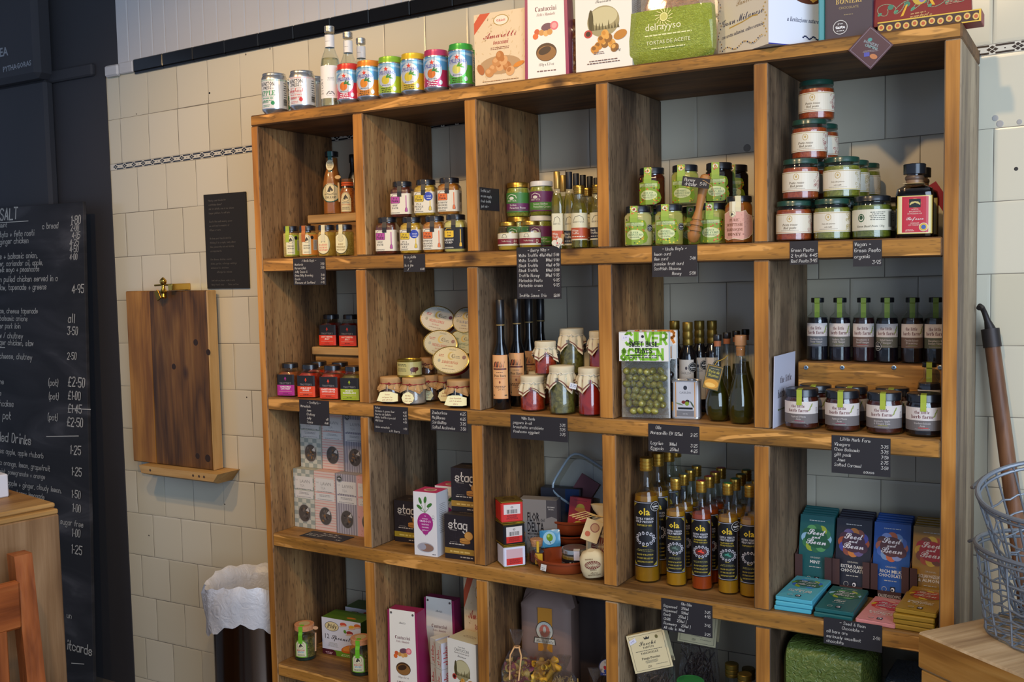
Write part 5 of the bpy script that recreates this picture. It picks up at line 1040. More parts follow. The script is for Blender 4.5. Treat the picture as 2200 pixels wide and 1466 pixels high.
for i, (u, y, cm, co, t1, lb) in enumerate(((1196, .048, goldcap, 'b85024', 'White', 'tall gold-capped white truffle oil bottle at the front, behind a heart clip'), (1209, .145, goldcap, 'b85024', 'White', 'tall gold-capped oil bottle, second behind the heart clip'), (1222, .075, blackcap, '26242a', 'Black', 'tall black-capped truffle oil bottle at the front beside the gold caps'), (1237, .125, blackcap, '26242a', 'Black', 'tall black-capped truffle oil bottle, second in its row'), (1252, .175, blackcap, '26242a', 'Black', 'tall black-capped truffle oil bottle, third in its row'), (1267, .225, blackcap, '26242a', 'Black', 'tall black-capped truffle oil bottle, fourth in its row'), (1281, .275, blackcap, '26242a', 'Black', 'tall black-capped truffle oil bottle, backmost near the tiles'))):
    bottle_at(X(u, y, Z1 + .2), y, Z1, rt * .92, htt, lb, tallp, liq=OLIVE, fill=.72, capm=cm, capz=.78, capr=.56, sec=sqr(6), lab=truf(co, t1), lz=(.05, .46), lw=.032, rz=26, group=gT)
gS = 'small gold-capped truffle oil bottles'; xt, rt, htt = size(1244, 39, 398, 534, .04, Z1)
for u, y, co, t1, lb in ((1244, .036, 'b04a22', 'White', 'small round oil bottle with an orange label and gold screw cap'), (1262, .12, 'b04a22', 'White', 'small round oil bottle with a gold cap, just behind the orange-labelled one'), (1285, .052, '26242a', 'Black', 'small round oil bottle with a black label and gold cap, touching the divider')):
    bottle_at(X(u, y, Z1 + .1), y, Z1, rt * .9, htt, lb, smp, liq=OLIVE, fill=.72, capm=GOLD, capz=.86, capr=.66, cap_rib=3, lab=truf(co, t1), lz=(.13, .56), lw=.056, rz=28, group=gS)
# wooden heart clip
hx_, hz_ = by(1198, 522, -.004); hc = thing('heart_clip', 'small cream wooden heart clip pinched on the largest price card', 'clip', (hx_, -.003, hz_), 0); mb = MB(); hp = []
for i in range(28): a = 2 * pi * i / 28; hp.append((.0145 * math.sin(a) ** 3 * 1.05, .0128 * (13 * math.cos(a) - 5 * math.cos(2 * a) - 2 * math.cos(3 * a) - math.cos(4 * a)) / 15))
mb.add([(x, 0, z) for x, z in hp] + [(x, -.003, z) for x, z in hp], [tuple(range(28)), tuple(range(55, 27, -1))] + [(i, (i + 1) % 28, 28 + (i + 1) % 28, 28 + i) for i in range(28)], ink('ddd3bd', .5)); c = Cv(); c.T('I', 0, .003, .005, '3a3440', 'b'); c.E(0, -.0005, .0022, .002, 'c92a34', 12); c.T('SALT', 0, -.0075, .0042, '3a3440', 'b'); c.flat(mb, Tm((0, -.003, 0))); mb.build('heart', hc, rot=(0, R(-18), 0))
mb = MB(); mb.box(.004, -.001, .004, .012, .006, .024, ink('b98a52', .6), Tm((0, 0, 0), (0, R(15), 0)), .001); mb.build('peg', hc)
# curd jars with fruit labels
LEM = food('bdb070', 'c9bd80', 5, rough=.2); LIME = food('a8a04e', 'b4ac5a', 5, rough=.2); HIB = food('3a1610', '52200f', 30, rough=.15); DARK = food('120c0c', '1c1210', 20, rough=.15)
def fruit(t1, t2, badge=False):
    def f(c, w, h):
        out = [(-.46, .02), (-.3, 0), (.1, 0), (.3, .08), (.36, .22), (.3, .36), (.22, .42), (.30, .52), (.30, .62), (.24, .72), (.05, .76), (-.46, .70)]
        c.P([(a * w, b * h) for a, b in out], '7f9a2a'); c.P([(-.30 * w, h * .7), (-.06 * w, h * .7), (-.1 * w, h * .86), (-.3 * w, h * .86)], '7f9a2a')
        for i in range(46):
            a, b = rnd.uniform(-.45, .3), rnd.uniform(.03, .84)
            if b > .7 and a > -.08: continue
            c.E(a * w, b * h, .0020, .0017, rnd.choice(['d8c22e', 'c4302a', 'd98a3a', 'd8c22e', '3a4a1c', 'c4302a']), 8); c.L -= 1
        c.L += 1; c.R(-w * .44, h * .56, w * .2, h * .66, 'b4c286'); c.T("UNCLE ROY'S", -w * .12, h * .615, h * .035, '5a6a3a', '', w=w * .42); c.T('FINEST PRESERVES', -w * .12, h * .57, h * .035, '4a5a34', 'B', w=w * .58)
        c.E(-w * .1, h * .30, w * .29, h * .15, 'c9d096', 28); c.T(t1, -w * .1, h * .34, h * .055, '3f6a44', 'B', w=w * .32); c.T(t2, -w * .1, h * .265, h * .06, '3f6a44', 'B', w=w * .5); c.G(-w * .1, h * .225, w * .4, h * .016, '4a5a44', 2)
        if badge: c.badge(w * .44, h * .50, .0085, '17171a')
    return f
def fstrip(t, r, rl, h, hl, hs):
    mb = MB(); pts = [(-rl * .3, h + .0008), (-rl - .001, h - .0004), (-rl - .001, hl), (-r - .0016, hs - .002), (-r - .0016, hs - .012)]; vs = []
    for y, z in pts: vs += [(-.017, y, z), (.001, y, z)]
    mb.add(vs, [(2 * i, 2 * i + 1, 2 * i + 3, 2 * i + 2) for i in range(4)], ink('86a02c', .5)); c = Cv(); c.E(-.008, (h + hl) / 2 - .001, .0062, .0055, 'd9d0a8', 16); c.P([(-.011, (h + hl) / 2 - .004), (-.008, (h + hl) / 2 + .003), (-.004, (h + hl) / 2 - .003)], '5a3a1c')
    for i in range(10): c.E(rnd.uniform(-.016, 0), rnd.uniform(hs, h - .002), .0018, .0015, rnd.choice(['c4302a', 'd8c22e', 'd98a3a']), 8)
    c.flat(mb, Tm((0, -rl - .0012, 0))); mb.build('seal_strip', t)
gC = 'curd and jelly jars with fruit labels'
def cjar(x, y, z, r, h, lb, cont, lab):
    t = jar_at(x, y, z, r, h, lb, cont, sec=octa, lid='15161b', lid_w=.95, sh=.008, lid_h=.016, fill=.86, lab=lab, lz=(.05, .86), lw=.078, lx=0, rz=18, group=gC, foot=.96); fstrip(t, r, r * .95, h, h - .016, h - .027); return t
xk, rk_, hk_ = size(1437, 64, 437.5, 528, .045, Z1); rk_ *= .93
for u, lb, co, a, b, bd in ((1372, 'pale lemon curd jar beside the divider, in the lower layer of fruit labels', LEM, 'SUPER', 'LEMON CURD', True), (1438, 'greenish passion fruit curd jar in the lower layer, with a round black sticker', LIME, 'WONDERFUL', 'PASSIONFRUIT CURD', True), (1523, 'lime curd jar in the lower layer, between dipper and honey', LIME, 'TANGY', 'LIME CURD', False)): cjar(X(u, .046, Z1 + .05), .046 if u < 1500 else .078, Z1, rk_, hk_, lb, co, fruit(a, b, bd))
cjar(X(1402, .18, Z1 + .05), .18, Z1, rk_, hk_, 'lime curd jar in the back of the lower layer, behind the lemon curd', LIME, fruit('TANGY', 'LIME CURD')); cjar(X(1492, .17, Z1 + .05), .17, Z1, rk_, hk_, 'curd jar in the back of the lower layer, behind the honey dipper', LIME, fruit('TANGY', 'LIME CURD')); cjar(X(1575, .19, Z1 + .05), .19, Z1, rk_, hk_, 'dark jelly jar in the back of the lower layer, behind the honey', DARK, fruit('BRAMBLE', 'JELLY'))
zt_ = Z1 + hk_ + .0006
for u, y, lb, co, a, b in ((1401, .115, 'dark amber rose and hibiscus jelly jar stacked in the upper layer', HIB, 'ROSE AND', 'HIBISCUS JELLY'), (1472, .11, 'greenish curd jar stacked in the upper layer behind the honey dipper', LIME, 'WONDERFUL', 'PASSIONFRUIT CURD'), (1545, .115, 'near-black damson jelly jar stacked in the upper layer', DARK, 'SCOTTISH', 'DAMSON JELLY'), (1579, .195, 'dark jelly jar in the upper layer, behind the near-black one', DARK, 'BRAMBLE', 'JELLY')): cjar(X(u, y, zt_ + .05), y, zt_, rk_ * .98, hk_ * .98, lb, co, fruit(a, b))
def blossom(c, w, h):
    out = [(-.45, .06), (-.3, 0), (-.1, .04), (.1, 0), (.3, .05), (.42, .16), (.46, .35), (.43, .5), (.4, .62), (.28, .66), (.2, .76), (.05, .72), (-.2, .8), (-.3, .74), (-.44, .68)]
    c.P([(a * w * 1.04, (b - .4) * h * 1.03 + .4 * h) for a, b in out], 'e0cda0'); c.P([(a * w, b * h) for a, b in out], 'cf9c8a')
    for i in range(40): c.E(rnd.uniform(-.4, .38) * w, rnd.uniform(.06, .66) * h, .0016, .0014, 'c08a7a', 7); c.L -= 1
    c.L += 1; c.R(-w * .26, h * .64, -w * .06, h * 1.0, 'd9cfae'); horse(c, -w * .16, h * .67, .0075)
    for i, t in enumerate(('PURE', 'SCOTTISH', 'BLOSSOM', 'HONEY')): c.T(t, -w * .12, h * (.48 - .125 * i), h * .075, '7a4a2c', 'B', w=w * (.26 if i == 0 else .46))
xk2, r2_, h2_ = size(1587, 64, 419, 522.7, .05, Z1)
t = jar_at(X(1588, .05, Z1), .05, Z1, r2_ * .9, h2_, 'amber blossom honey jar with a ragged pink label, beside the divider', food('8a4a14', '9a561a', 4, rough=.1), sec=octa, lid='15161b', lid_w=.95, sh=.010, lid_h=.014, fill=.87, lab=blossom, lz=(.08, .88), lw=.086, rz=14, foot=.96); seal(t, r2_ * .9, r2_ * .86, h2_, h2_ - .014, h2_ - .026, .01, .013, 'cfc39a')
# honey dipper with its tag
x0, z0 = by(1481, 520, -.001); x1, z1 = by(1503, 377, -.012); dpt = thing('honey_dipper', 'large wooden honey dipper leaning on the curd jars, with a black tag', 'honey dipper', (x0, .019, Z1 + .006))
L = math.hypot(x1 - x0, z1 - Z1); prof = [(0, .006), (.006, .012), (.016, .0148), (.022, .015), (.0225, .011), (.027, .011), (.0275, .0152), (.035, .015), (.0355, .0108), (.040, .0108), (.0405, .0145), (.048, .014), (.0485, .010), (.053, .010), (.0535, .0125), (.062, .0105), (.075, .008), (L * .7, .0098), (L * .84, .0125), (L * .93, .013), (L * .98, .010), (L, .004)]
dw = wood('dipper_wood', 'Z', '8a5a2a', 'a8713a', 'bf8a50', 90, 1.2, '7a4a20', .3, .45, knots=False); mb = MB(); mb.loft(prof, dw, n=24); ddip = math.atan2(x1 - x0, z1 - z0); mb.build('stick', dpt, rot=(R(-3), ddip, 0))
mb = MB(); tx, tz = by(1490, 397, -.02); w = .066; mb.box(-w / 2, -.0008, -.011, w / 2, 0, .011, ink(SLATE, .6)); c = Cv(); c.H('Honey', -w * .42, .001, .0075, w=w * .42); c.H('drizzler', -w * .38, -.0085, .0075, w=w * .42); c.H('5·99', w * .16, -.005, .0068, w=w * .26); c.flat(mb, Tm((0, -.0008, 0))); mb.build('tag', dpt, (tx - x0, -.024, tz - Z1), (0, R(10), 0))
mb = MB(); tq = (tx - x0 + .03, -.026, tz - Z1 - .004); mb.tube([tq, (tq[0] + .006, -.022, tq[2] - .004), (tq[0] + .011, -.02, tq[2] - .018), (tq[0] + .013, -.02, tq[2] - .03)], .0009, ink('a8855a', .8), n=6); mb.tube([tq, (tq[0] - .008, -.026, tq[2] + .006), (tq[0] - .02, -.022, tq[2] + .01)], .0009, ink('a8855a', .8), n=6); mb.build('twine', dpt)
# pesto stack
RED = food('8a3414', 'a84a1c', 140, 'b8682c'); GRN = food('6a6a1e', '85862c', 180, '9c9a44'); GRN2 = food('565c16', '6c7220', 180, '848a34')
def pesto(a, b, red):
    def f(c, w, h):
        c.R(-w / 2, 0, w / 2, h, 'd6cdb8'); c.R(-w / 2, h * .93, w / 2, h * .96, 'a8925a'); c.R(-w / 2, h * .05, w / 2, h * .07, 'b0764a' if red else 'c3b04a'); x = -w * .04
        c.E(x, h * .73, .0062, .0072, 'b59a5c', 16); c.E(x, h * .73, .0048, .0058, 'd6cdb8', 16); c.E(x, h * .74, .0022, .003, 'b59a5c', 10)
        c.T(a, x, h * .38, h * (.12 if red else .06), '6a5a44', 'I', w=w * .28 if red else w * .34); c.T(b, x, h * .22, h * (.12 if red else .06), '6a5a44', 'I', w=w * .26); c.G(x, h * .14, w * .2, h * .02, '8a7a64')
        for i in range(26): xx = w * rnd.uniform(.17, .33); yy = h * rnd.uniform(.1, .88); c.S([(xx + .0028 * math.cos(q), yy + .0028 * math.sin(q)) for q in (0, 1.2, 2.4, 3.6, 4.8)], .0006, 'a8565a' if red else 'b5a048', False)
        c.L += 1; c.G(-w * .36, h * .8, w * .16, h * .02, '8a8068', 12, 2.2)
    return f
xp, rp, hp_ = size(1706, 75, 427, 516.7, .046, Z1); gP = 'pesto jars with dark green lids'
def pj_(x, y, z, lb, cont, lab, lid='1c4034', k=1.0): return jar_at(x, y, z, rp * k, hp_ * k, lb, cont, lid=lid, sh=.012, lid_h=.012, fill=.80, lab=lab, lz=(.20, .68), lw=2 * pi * rp * .8, rz=12, group=gP, lid_w=.97, foot=.88)
rl_ = pesto('Pesto rosso', 'Red pesto', True); gl_ = pesto('Pesto alla genovese', 'with truffle', False)
hs4 = [Z1 + i * (hp_ + .0006) for i in range(4)]
pj_(X(1706, .046, Z1), .046, hs4[0], 'red pesto jar at the bottom front of the tall stack', RED, rl_); pj_(X(1720, .046, hs4[1] + .04), .046, hs4[1], 'red pesto jar second from the bottom of the tall stack', RED, rl_); pj_(X(1739, .095, hs4[2] + .04), .095, hs4[2], 'red pesto jar third from the bottom of the tall stack', RED, rl_); pj_(X(1754, .13, hs4[3] + .04), .13, hs4[3], 'red pesto jar at the very top of the tall stack', RED, rl_)
pj_(X(1722, .135, Z1), .135, hs4[0], 'red pesto jar in the back at the bottom of the stack', RED, rl_); pj_(X(1744, .135, hs4[1]), .135, hs4[1], 'red pesto jar in the back of the second layer', RED, rl_); pj_(X(1761, .178, hs4[2]), .19, hs4[2], 'red pesto jar in the back of the third layer', RED, rl_)
pj_(X(1788, .046, Z1), .046, hs4[0], 'green truffle pesto jar at the bottom front, next to the red pesto', GRN, gl_); pj_(X(1808, .07, hs4[1] + .04), .07, hs4[1], 'green truffle pesto jar stacked in front in the second layer', GRN, gl_)
pj_(X(1813, .135, Z1), .135, hs4[0], 'green pesto jar in the back at the bottom, between two others', GRN, gl_); pj_(X(1829, .16, hs4[1]), .16, hs4[1], 'green pesto jar in the second layer, one step back', GRN, gl_); pj_(X(1853, .25, hs4[1]), .25, hs4[1], 'green pesto jar farthest back in the second layer, near the tiles', GRN, gl_); pj_(X(1842, .235, Z1), .235, hs4[0], 'green pesto jar at the bottom, farthest back near the tiles', GRN, gl_)
def vegan(c, w, h): c.R(-w * .5, 0, w * .30, h, 'd3cdb6'); c.E(-w * .12, h * .6, .0075, .0088, '3a5a34', 18); c.E(-w * .12, h * .6, .0055, .0066, 'd3cdb6', 16); c.E(-w * .12, h * .62, .004, .0046, '2f4a2c', 14); c.G(w * .06, h * .84, w * .18, h * .04, '4a4a3c', 5, 2.2); c.T('Green Basil Pesto 130g', -w * .02, h * .15, h * .1, '4a4a3c', 'I', w=w * .42); c.bar(w * .19, h * .15, w * .28, h * .9, '22221e')
pj_(X(1873, .046, Z1), .046, Z1, 'darker green vegan pesto jar with a black lid and a barcode label', GRN2, vegan, '15171a', 1.02); pj_(X(1895, .135, Z1), .135, Z1, 'green pesto jar with a black lid behind the vegan pesto', GRN2, vegan, '15171a', 1.02)
# balsamic vinegar
def aceto(c, w, h):
    c.R(-w / 2, 0, w / 2, h, 'c2a648'); c.R(-w * .47, h * .015, w * .47, h * .985, 'd9cf9a'); c.R(-w * .36, h * .035, w * .38, h * .975, 'b52330'); c.E(0, h * .80, w * .17, h * .12, 'b9a04a', 24); c.R(-w * .16, h * .69, w * .16, h * .91, '17140f')
    for i in range(5): c.E(.0035 * (i - 2), h * (.80 + .015 * (2 - abs(i - 2))), .0045, .0016, 'c9b46a', 10, .9 - i * .45)
    for i, (t, s_) in enumerate((('ACETO', .2), ('BALSAMICO', .42), ('DI MODENA IGP', .4))): c.T(t, 0, h * (.62 - .055 * i), h * .036, 'e0c9b4', '', w=w * s_)
    c.T('Refosco', 0, h * .36, h * .09, 'd9d0c4', 'S', w=w * .48); c.T('VINEGAR', 0, h * .26, h * .036, 'e0c9b4', '', w=w * .3); c.T('OF MODENA', 0, h * .21, h * .036, 'e0c9b4', '', w=w * .36); c.G(-w * .14, h * .1, w * .3, h * .016, 'e0c9b4', 2)
    c.E(w * .24, h * .17, .0088, .0088, 'd3c9b0', 20); c.E(w * .24, h * .17, .0078, .0078, 'c9a22a', 20); c.E(w * .24, h * .17, .0045, .0045, '3a5a9a', 16)
xv, rv, hv = size(1969, 90, 350, 512, .052, Z1)
bpf = [(0, .95), (.02, 1), (.58, 1), (.66, .92), (.71, .6), (.75, .42), (.87, .42)]
for x_, y, lb, tg in ((X(1964, .05, Z1), .05, 'square black balsamic vinegar bottle with a red and gold label', 0), (X(1976, .155, Z1), .155, 'second square balsamic bottle behind, with a red hang tag', 1)):
    t = bottle_at(x_, y, Z1, rv * .84, hv, lb, bpf, gm=glass('b8aca0', rough=.05), liq=ink('0c0908', .12), fill=.64, capm=ink('26282c', .2, .3), capz=.86, capr=.60, sec=sqr(7), lab=aceto, lz=(.05, .56), lw=rv * .84 * 1.84, rz=10, collar=(.74, .80, .47, '8a6a4a'), group='square balsamic vinegar bottles', lab_rough=.3)
    mb = MB(); mb.loft([(hv * .78, rv * .40), (hv * .8, rv * .43), (hv * .82, rv * .43), (hv * .84, rv * .40)], ink('5a4432', .4), n=20, c0=False, c1=False); mb.build('cork', t)
    mb = MB(); mb.tube([(rv * .44 * math.sin(a), -rv * .44 * math.cos(a), hv * .735) for a in [2 * pi * i / 16 for i in range(16)]], .001, ink('a88a5a'), n=5, closed=True); mb.tube([(-.015, -rv * .4, hv * .735), (-.024, -rv * .5, hv * .728)], .001, ink('a88a5a'), n=5); mb.build('raffia', t)
    if tg: mb = MB(); mb.box(.0, -.001, -.07, .022, 0, 0, ink('a5242c', .4), Tm((0, 0, 0), (0, R(-32), 0))); mb.build('hang_tag', t, (.012, -rv * .45, hv * .72))
# ================================================================== second row of compartments
def trotter(c1, a, b):
    def f(c, w, h):
        c.R(-w / 2, 0, w / 2, h, '1b191b'); c.R(-w / 2, 0, w / 2, h * .5, c1); c.E(0, h * .83, w * .035, h * .05, c1, 12); c.R(-w * .015, h * .70, w * .015, h * .84, c1); c.R(-w * .06, h * .77, w * .06, h * .80, c1)
        c.T("TROTTER'S", 0, h * .54, h * .085, '8f8c8c', '', w=w * .88); c.T(a, 0, h * .38, h * .075, 'e8e2da', 'b', w=w * .8); c.T(b, 0, h * .28, h * .075, 'e8e2da', 'b', w=w * .7); c.G(0, h * .19, w * .7, h * .02, 'd9b0a0'); c.G(0, h * .1, w * .3, h * .03, '3a2020'); c.G(0, h * .05, w * .7, h * .02, '3a2020')
    return f
gTr = 'square relish jars with black and coloured labels'; xq, rq, hq = size(670, 52, 777, 853, .065, Z2); rq *= .86
RELP = food('7a3a1c', '9a5428', 60); RELR = food('8a1c0c', 'a8301a', 60); RELG = food('5a4a16', '6f6020', 60); RELD = food('4a100c', '5e1812', 40, rough=.2)
def tj(x, y, z, lb, co, c1, a, b): return jar_at(x, y, z, rq, hq, lb, co, sec=sqr(9), lid='131317', lid_w=.80, lid_h=.014, sh=.018, fill=.74, lab=trotter(c1, a, b), lz=(.04, .68), lw=rq * 1.86, rz=14, group=gTr, foot=.97)
for u, y, lb, co, c1, a, b in ((619, .062, 'square christmas chutney jar with a magenta label, beside the timber side panel', RELP, 'a82a86', 'CHRISTMAS', 'CHUTNEY'), (668, .058, 'square relish jar with an orange-red label, second from the side panel', RELR, 'd8461c', 'A BLOODY', 'SHAME'), (716, .054, 'square pepper sauce jar with a red-orange label, third from the side panel', RELR, 'd94224', 'SWEET PEPPER', 'DIPPING SAUCE'), (761, .050, 'square marmalade jar with a lime green label, touching the divider', RELG, '9aab1e', 'MOJITO', 'MARMALADE')): tj(X(u, y, Z2 + .03), y, Z2, lb, co, c1, a, b)
for u, lb in ((684, 'square relish jar behind, lid just showing above the magenta and orange ones'), (730, 'square relish jar behind, lid just showing above the red-orange one')): tj(X(u, .14, Z2 + .05), .143, Z2, lb, RELR, 'd8461c', 'A BLOODY', 'SHAME')
for u, lb in ((714, 'hot pepper jelly jar on the small riser, with a red label, whole in view'), (757, 'hot pepper jelly jar on the small riser, partly hidden by the upright divider')): tj(X(u, .225, 1.42), .222, 1.3885, lb, RELD, 'd83a20', 'HOT PEPPER', 'JELLY')
# pate jars with brown paper
KR = food('6b4a2e', '84603c', 70); gK = 'pate jars with brown paper tops'; xj, rj, hj = size(835, 58, 805, 867, .045, Z2); rj *= .88
PT = [food('5a3826', '6f4a34', 60), food('8f7d6e', 'a08e7e', 60), food('4a2c1c', '5c3a26', 60), food('4a3020', '5c3e2a', 60), ink('171214', .15)]
for i, (u, y, lb, hg) in enumerate(((836, .046, 'brown-paper-topped pate jar with an angular cream tag, beside the divider', ('oct', ['Venison', 'and goose liver', 'pate with fruit'])), (890, .046, 'brown-paper-topped pate jar with a pear-shaped cream tag', ('pear', ['Wild Boar', 'pate with', 'fruits & sweet', 'sherry'])), (926, .128, 'brown-paper-topped pate jar set back with a rounded tag, holding up the tins', ('leaf', ['White', 'truffle', '& porcini'])), (967, .128, 'brown-paper-topped pate jar set back, between two others under the front tin', ('leaf', ['Iberico', 'de Bellota'])), (987, .046, 'dark brown-paper-topped jar with a big octagonal tag, beside the far divider', ('oct', ['Onion Marmalade', 'with Px & mature', 'sherry'])))):
    paper_jar_at(X(u, y, Z2 + .03), y, Z2, rj, hj, lb, PT[i], 'b08a5a', 'a8804f', rz=18 - 8 * (i % 2), tie='8a1f26', hang=hg, group=gK, name='pate_jar', amp=.32)
tinm = ink('a88f3a', .25, .85)
def boar(c, w, h): c.R(-w / 2, 0, w / 2, h, 'b3a868'); c.G(-w * .08, h * .8, w * .15, h * .06, '4a4a2a', 2); c.G(-w * .08, h * .5, w * .16, h * .04, '5a5434', 4); x = w * .09; c.E(x, h * .42, w * .05, h * .2, '5a2c1c', 18); c.E(x + w * .045, h * .46, w * .025, h * .14, '5a2c1c', 14); c.R(x - w * .04, h * .12, x - w * .03, h * .3, '5a2c1c'); c.R(x + w * .02, h * .12, x + w * .03, h * .3, '5a2c1c')
def tin(x, y, z, r, h, lb, draw, rz):
    t = thing('round_tin', lb, 'tin', (x, y, z), rz); mb = MB(); mb.loft([(0, r * .97), (.001, r * 1.02), (.003, r * 1.02), (.004, r), (h - .004, r), (h - .003, r * 1.02), (h - .001, r * 1.02), (h, r * .97), (h - .002, r * .95)], tinm, n=40); mb.build('tin_body', t)
    mb = MB(); c = Cv(); draw(c, 2 * pi * r, h - .012); c.wrap(mb, circ, r, .006, .35); mb.build('label', t); return t
xt, rt, ht = size(883, 55, 762, 804, .07, Z2 + .08); ZT = Z2 + hj + .001
tin(X(884, .075, ZT + .02), .066, ZT, rt * .95, ht, 'small gold tin with a boar picture sitting on top of the pate jars', boar, 24)
paper_jar_at(X(921, .13, ZT + .03), .125, ZT, rj * .7, .048, 'tiny brown-paper-topped jar stacked behind the boar tin', PT[2], '9a7246', '8a6640', rz=10, tie='6a3a2a', group=gK, name='pate_jar', amp=.3)
def oval_tin(u, v, y, wpx, hpx, lb, edge, face, name_, nc, rot, sq=2.0, tilt=-24, rz=12, sub='CC'):
    x, z = by(u, v, y); m = mpp(x, y, z); a, b = wpx * m / 2, hpx * m / 2 * 1.08; t = thing('oval_tin', lb, 'tin', (x, y, z), 0, 'oval seafood tins in a pile', rot=(R(tilt), R(rot), R(rz))); k = rect(a / b, sq); T = Tm((0, 0, 0), (pi / 2, 0, 0))
    mb = MB(); mb.loft([(-.026, b * .9, k), (-.022, b * .98, k), (-.002, b * .98, k)], ink(edge, .25, .4), n=56, T=T); mb.loft([(-.002, b * 1.03, k), (.0015, b * 1.03, k), (.002, b * .99, k), (.0008, b * .97, k)], ink('b09a5c', .25, .8), n=56, T=T); mb.build('tin_body', t)
    mb = MB(); c = Cv(); c.E(0, 0, a * .955, b * .955, face, 48) if sq < 3 else c.P([(b * .955 * k(q) * math.sin(q), -b * .955 * k(q) * math.cos(q)) for q in [2 * pi * i / 48 for i in range(48)]], face)
    for i in range(40): q = 2 * pi * i / 40; c.E(a * .9 * math.cos(q), b * .9 * math.sin(q), .0009, .0009, '8a7a4a', 6); c.L -= 1
    c.L += 1; c.E(a * .0, b * .32, b * .28, b * .30, 'b59a4c', 20); c.E(a * .06, b * .34, b * .22, b * .24, face, 20); c.T('C', a * .1, b * .18, b * .28, '6a5a3c', 'B'); c.G(a * .3, b * .28, a * .4, b * .06, '6a6a5a', 2); c.T(name_, 0, -b * .28, b * .2, nc, 'B', w=a * .9); c.T('EN SALSA', 0, -b * .5, b * .09, nc, '', w=a * .4); c.T('GALEGA', 0, b * .72, b * .1, '6a6a5a', '', w=a * .5); c.G(0, -b * .7, a * .7, b * .05, '7a6a5a'); c.E(a * .72, b * .3, b * .14, b * .14, '6a3a44', 14); c.G(-a * .55, b * .3, a * .4, b * .06, nc, 2); c.E(-a * .62, -b * .12, b * .1, b * .12, '8f8f80', 12)
    c.flat(mb, Tm((0, -.0012, 0)), .3); mb.build('printed_lid', t); return t
oval_tin(968, 774, .052, 82, 56, 'big oval clam tin with a cream lid, lowest and foremost in the tin pile', '7a1620', 'c3b48a', 'ZAMBURIÑAS', 'a8402c', 6)
oval_tin(946, 738, .115, 76, 54, 'oval mussel tin with a pale lid in the middle of the pile', '7a1620', 'aaa58c', 'MEJILLONES', 'a03a3c', 10)
oval_tin(996, 736, .145, 62, 46, 'rounded rectangular sardine tin with a greenish lid, middle of the pile', '2a4a3c', 'a3a88a', 'SARDINILLAS', '3f6a5a', 4, 4.5)
oval_tin(940, 686, .165, 78, 54, 'oval mussel tin with a pale lid, highest in the pile', '7a1620', 'b4afa0', 'MEJILLONES', 'b0404c', 12)
oval_tin(1000, 688, .17, 56, 54, 'oval razor clam tin with a blue-lettered lid, highest at the divider', '2c3238', 'ada794', 'NAVAJAS', '3a4a86', 6)
# sherry vinegar bottles
vp = [(0, .92), (.012, 1), (.42, 1), (.52, .84), (.60, .50), (.66, .42), (.95, .40)]; xw, rw, hw_ = size(1077, 43, 644, 881, .055, Z2)
def baco(c, w, h):
    c.R(-w / 2, 0, w / 2, h, 'd6935c'); c.R(-w * .48, h * .015, w * .48, h * .985, 'dfa56c')
    for i in range(9): c.P([(-w * .4 + i * w * .075, h * .72), (-w * .3 + i * w * .075, h * .84), (-w * .2 + i * w * .06, h * .86), (-w * .32 + i * w * .07, h * .71)], ['3a2420', 'c8683c', '6a3a2a'][i % 3], False)
    c.L += 1; c.R(-w * .4, h * .66, w * .4, h * .70, '6a3a2c'); c.G(0, h * .60, w * .4, h * .014, '4a2c22'); c.T('Dios Baco', 0, h * .50, h * .06, '33221c', 'B', w=w * .72); c.T('VINAGRE DE JEREZ', 0, h * .45, h * .022, 'c04a34', '', w=w * .6); c.E(0, h * .38, w * .05, h * .03, '8a4a34', 12); c.G(0, h * .28, w * .74, h * .018, '4a2c22', 2); c.T('J.P. Baco', w * .1, h * .20, h * .03, '4a2c22', 'S', w=w * .4); c.G(-w * .36, h * .07, w * .14, h * .03, '4a3a2a'); c.G(w * .34, h * .07, w * .16, h * .03, '4a3a2a')
for u, y, lb in ((1077, .056, 'dark vinegar bottle with an orange label, foremost in its row beside the divider'), (1112, .125, 'dark vinegar bottle, second in its row with half its orange label showing'), (1138, .195, 'dark vinegar bottle, third in its row'), (1163, .265, 'dark vinegar bottle, backmost in its row near the tiles')):
    bottle_at(X(u, y, Z2 + .1), y, Z2, rw * .9, hw_, lb, vp, gm=ink('0b0b0d', .06, 0, .6), cap='1a191b', capz=.76, capr=.475, lab=baco, lz=(.10, .50), lw=rw * 1.75, rz=20, collar=(.765, .775, .485, '8a7240'), group='dark sherry vinegar bottles', cap_name='capsule')
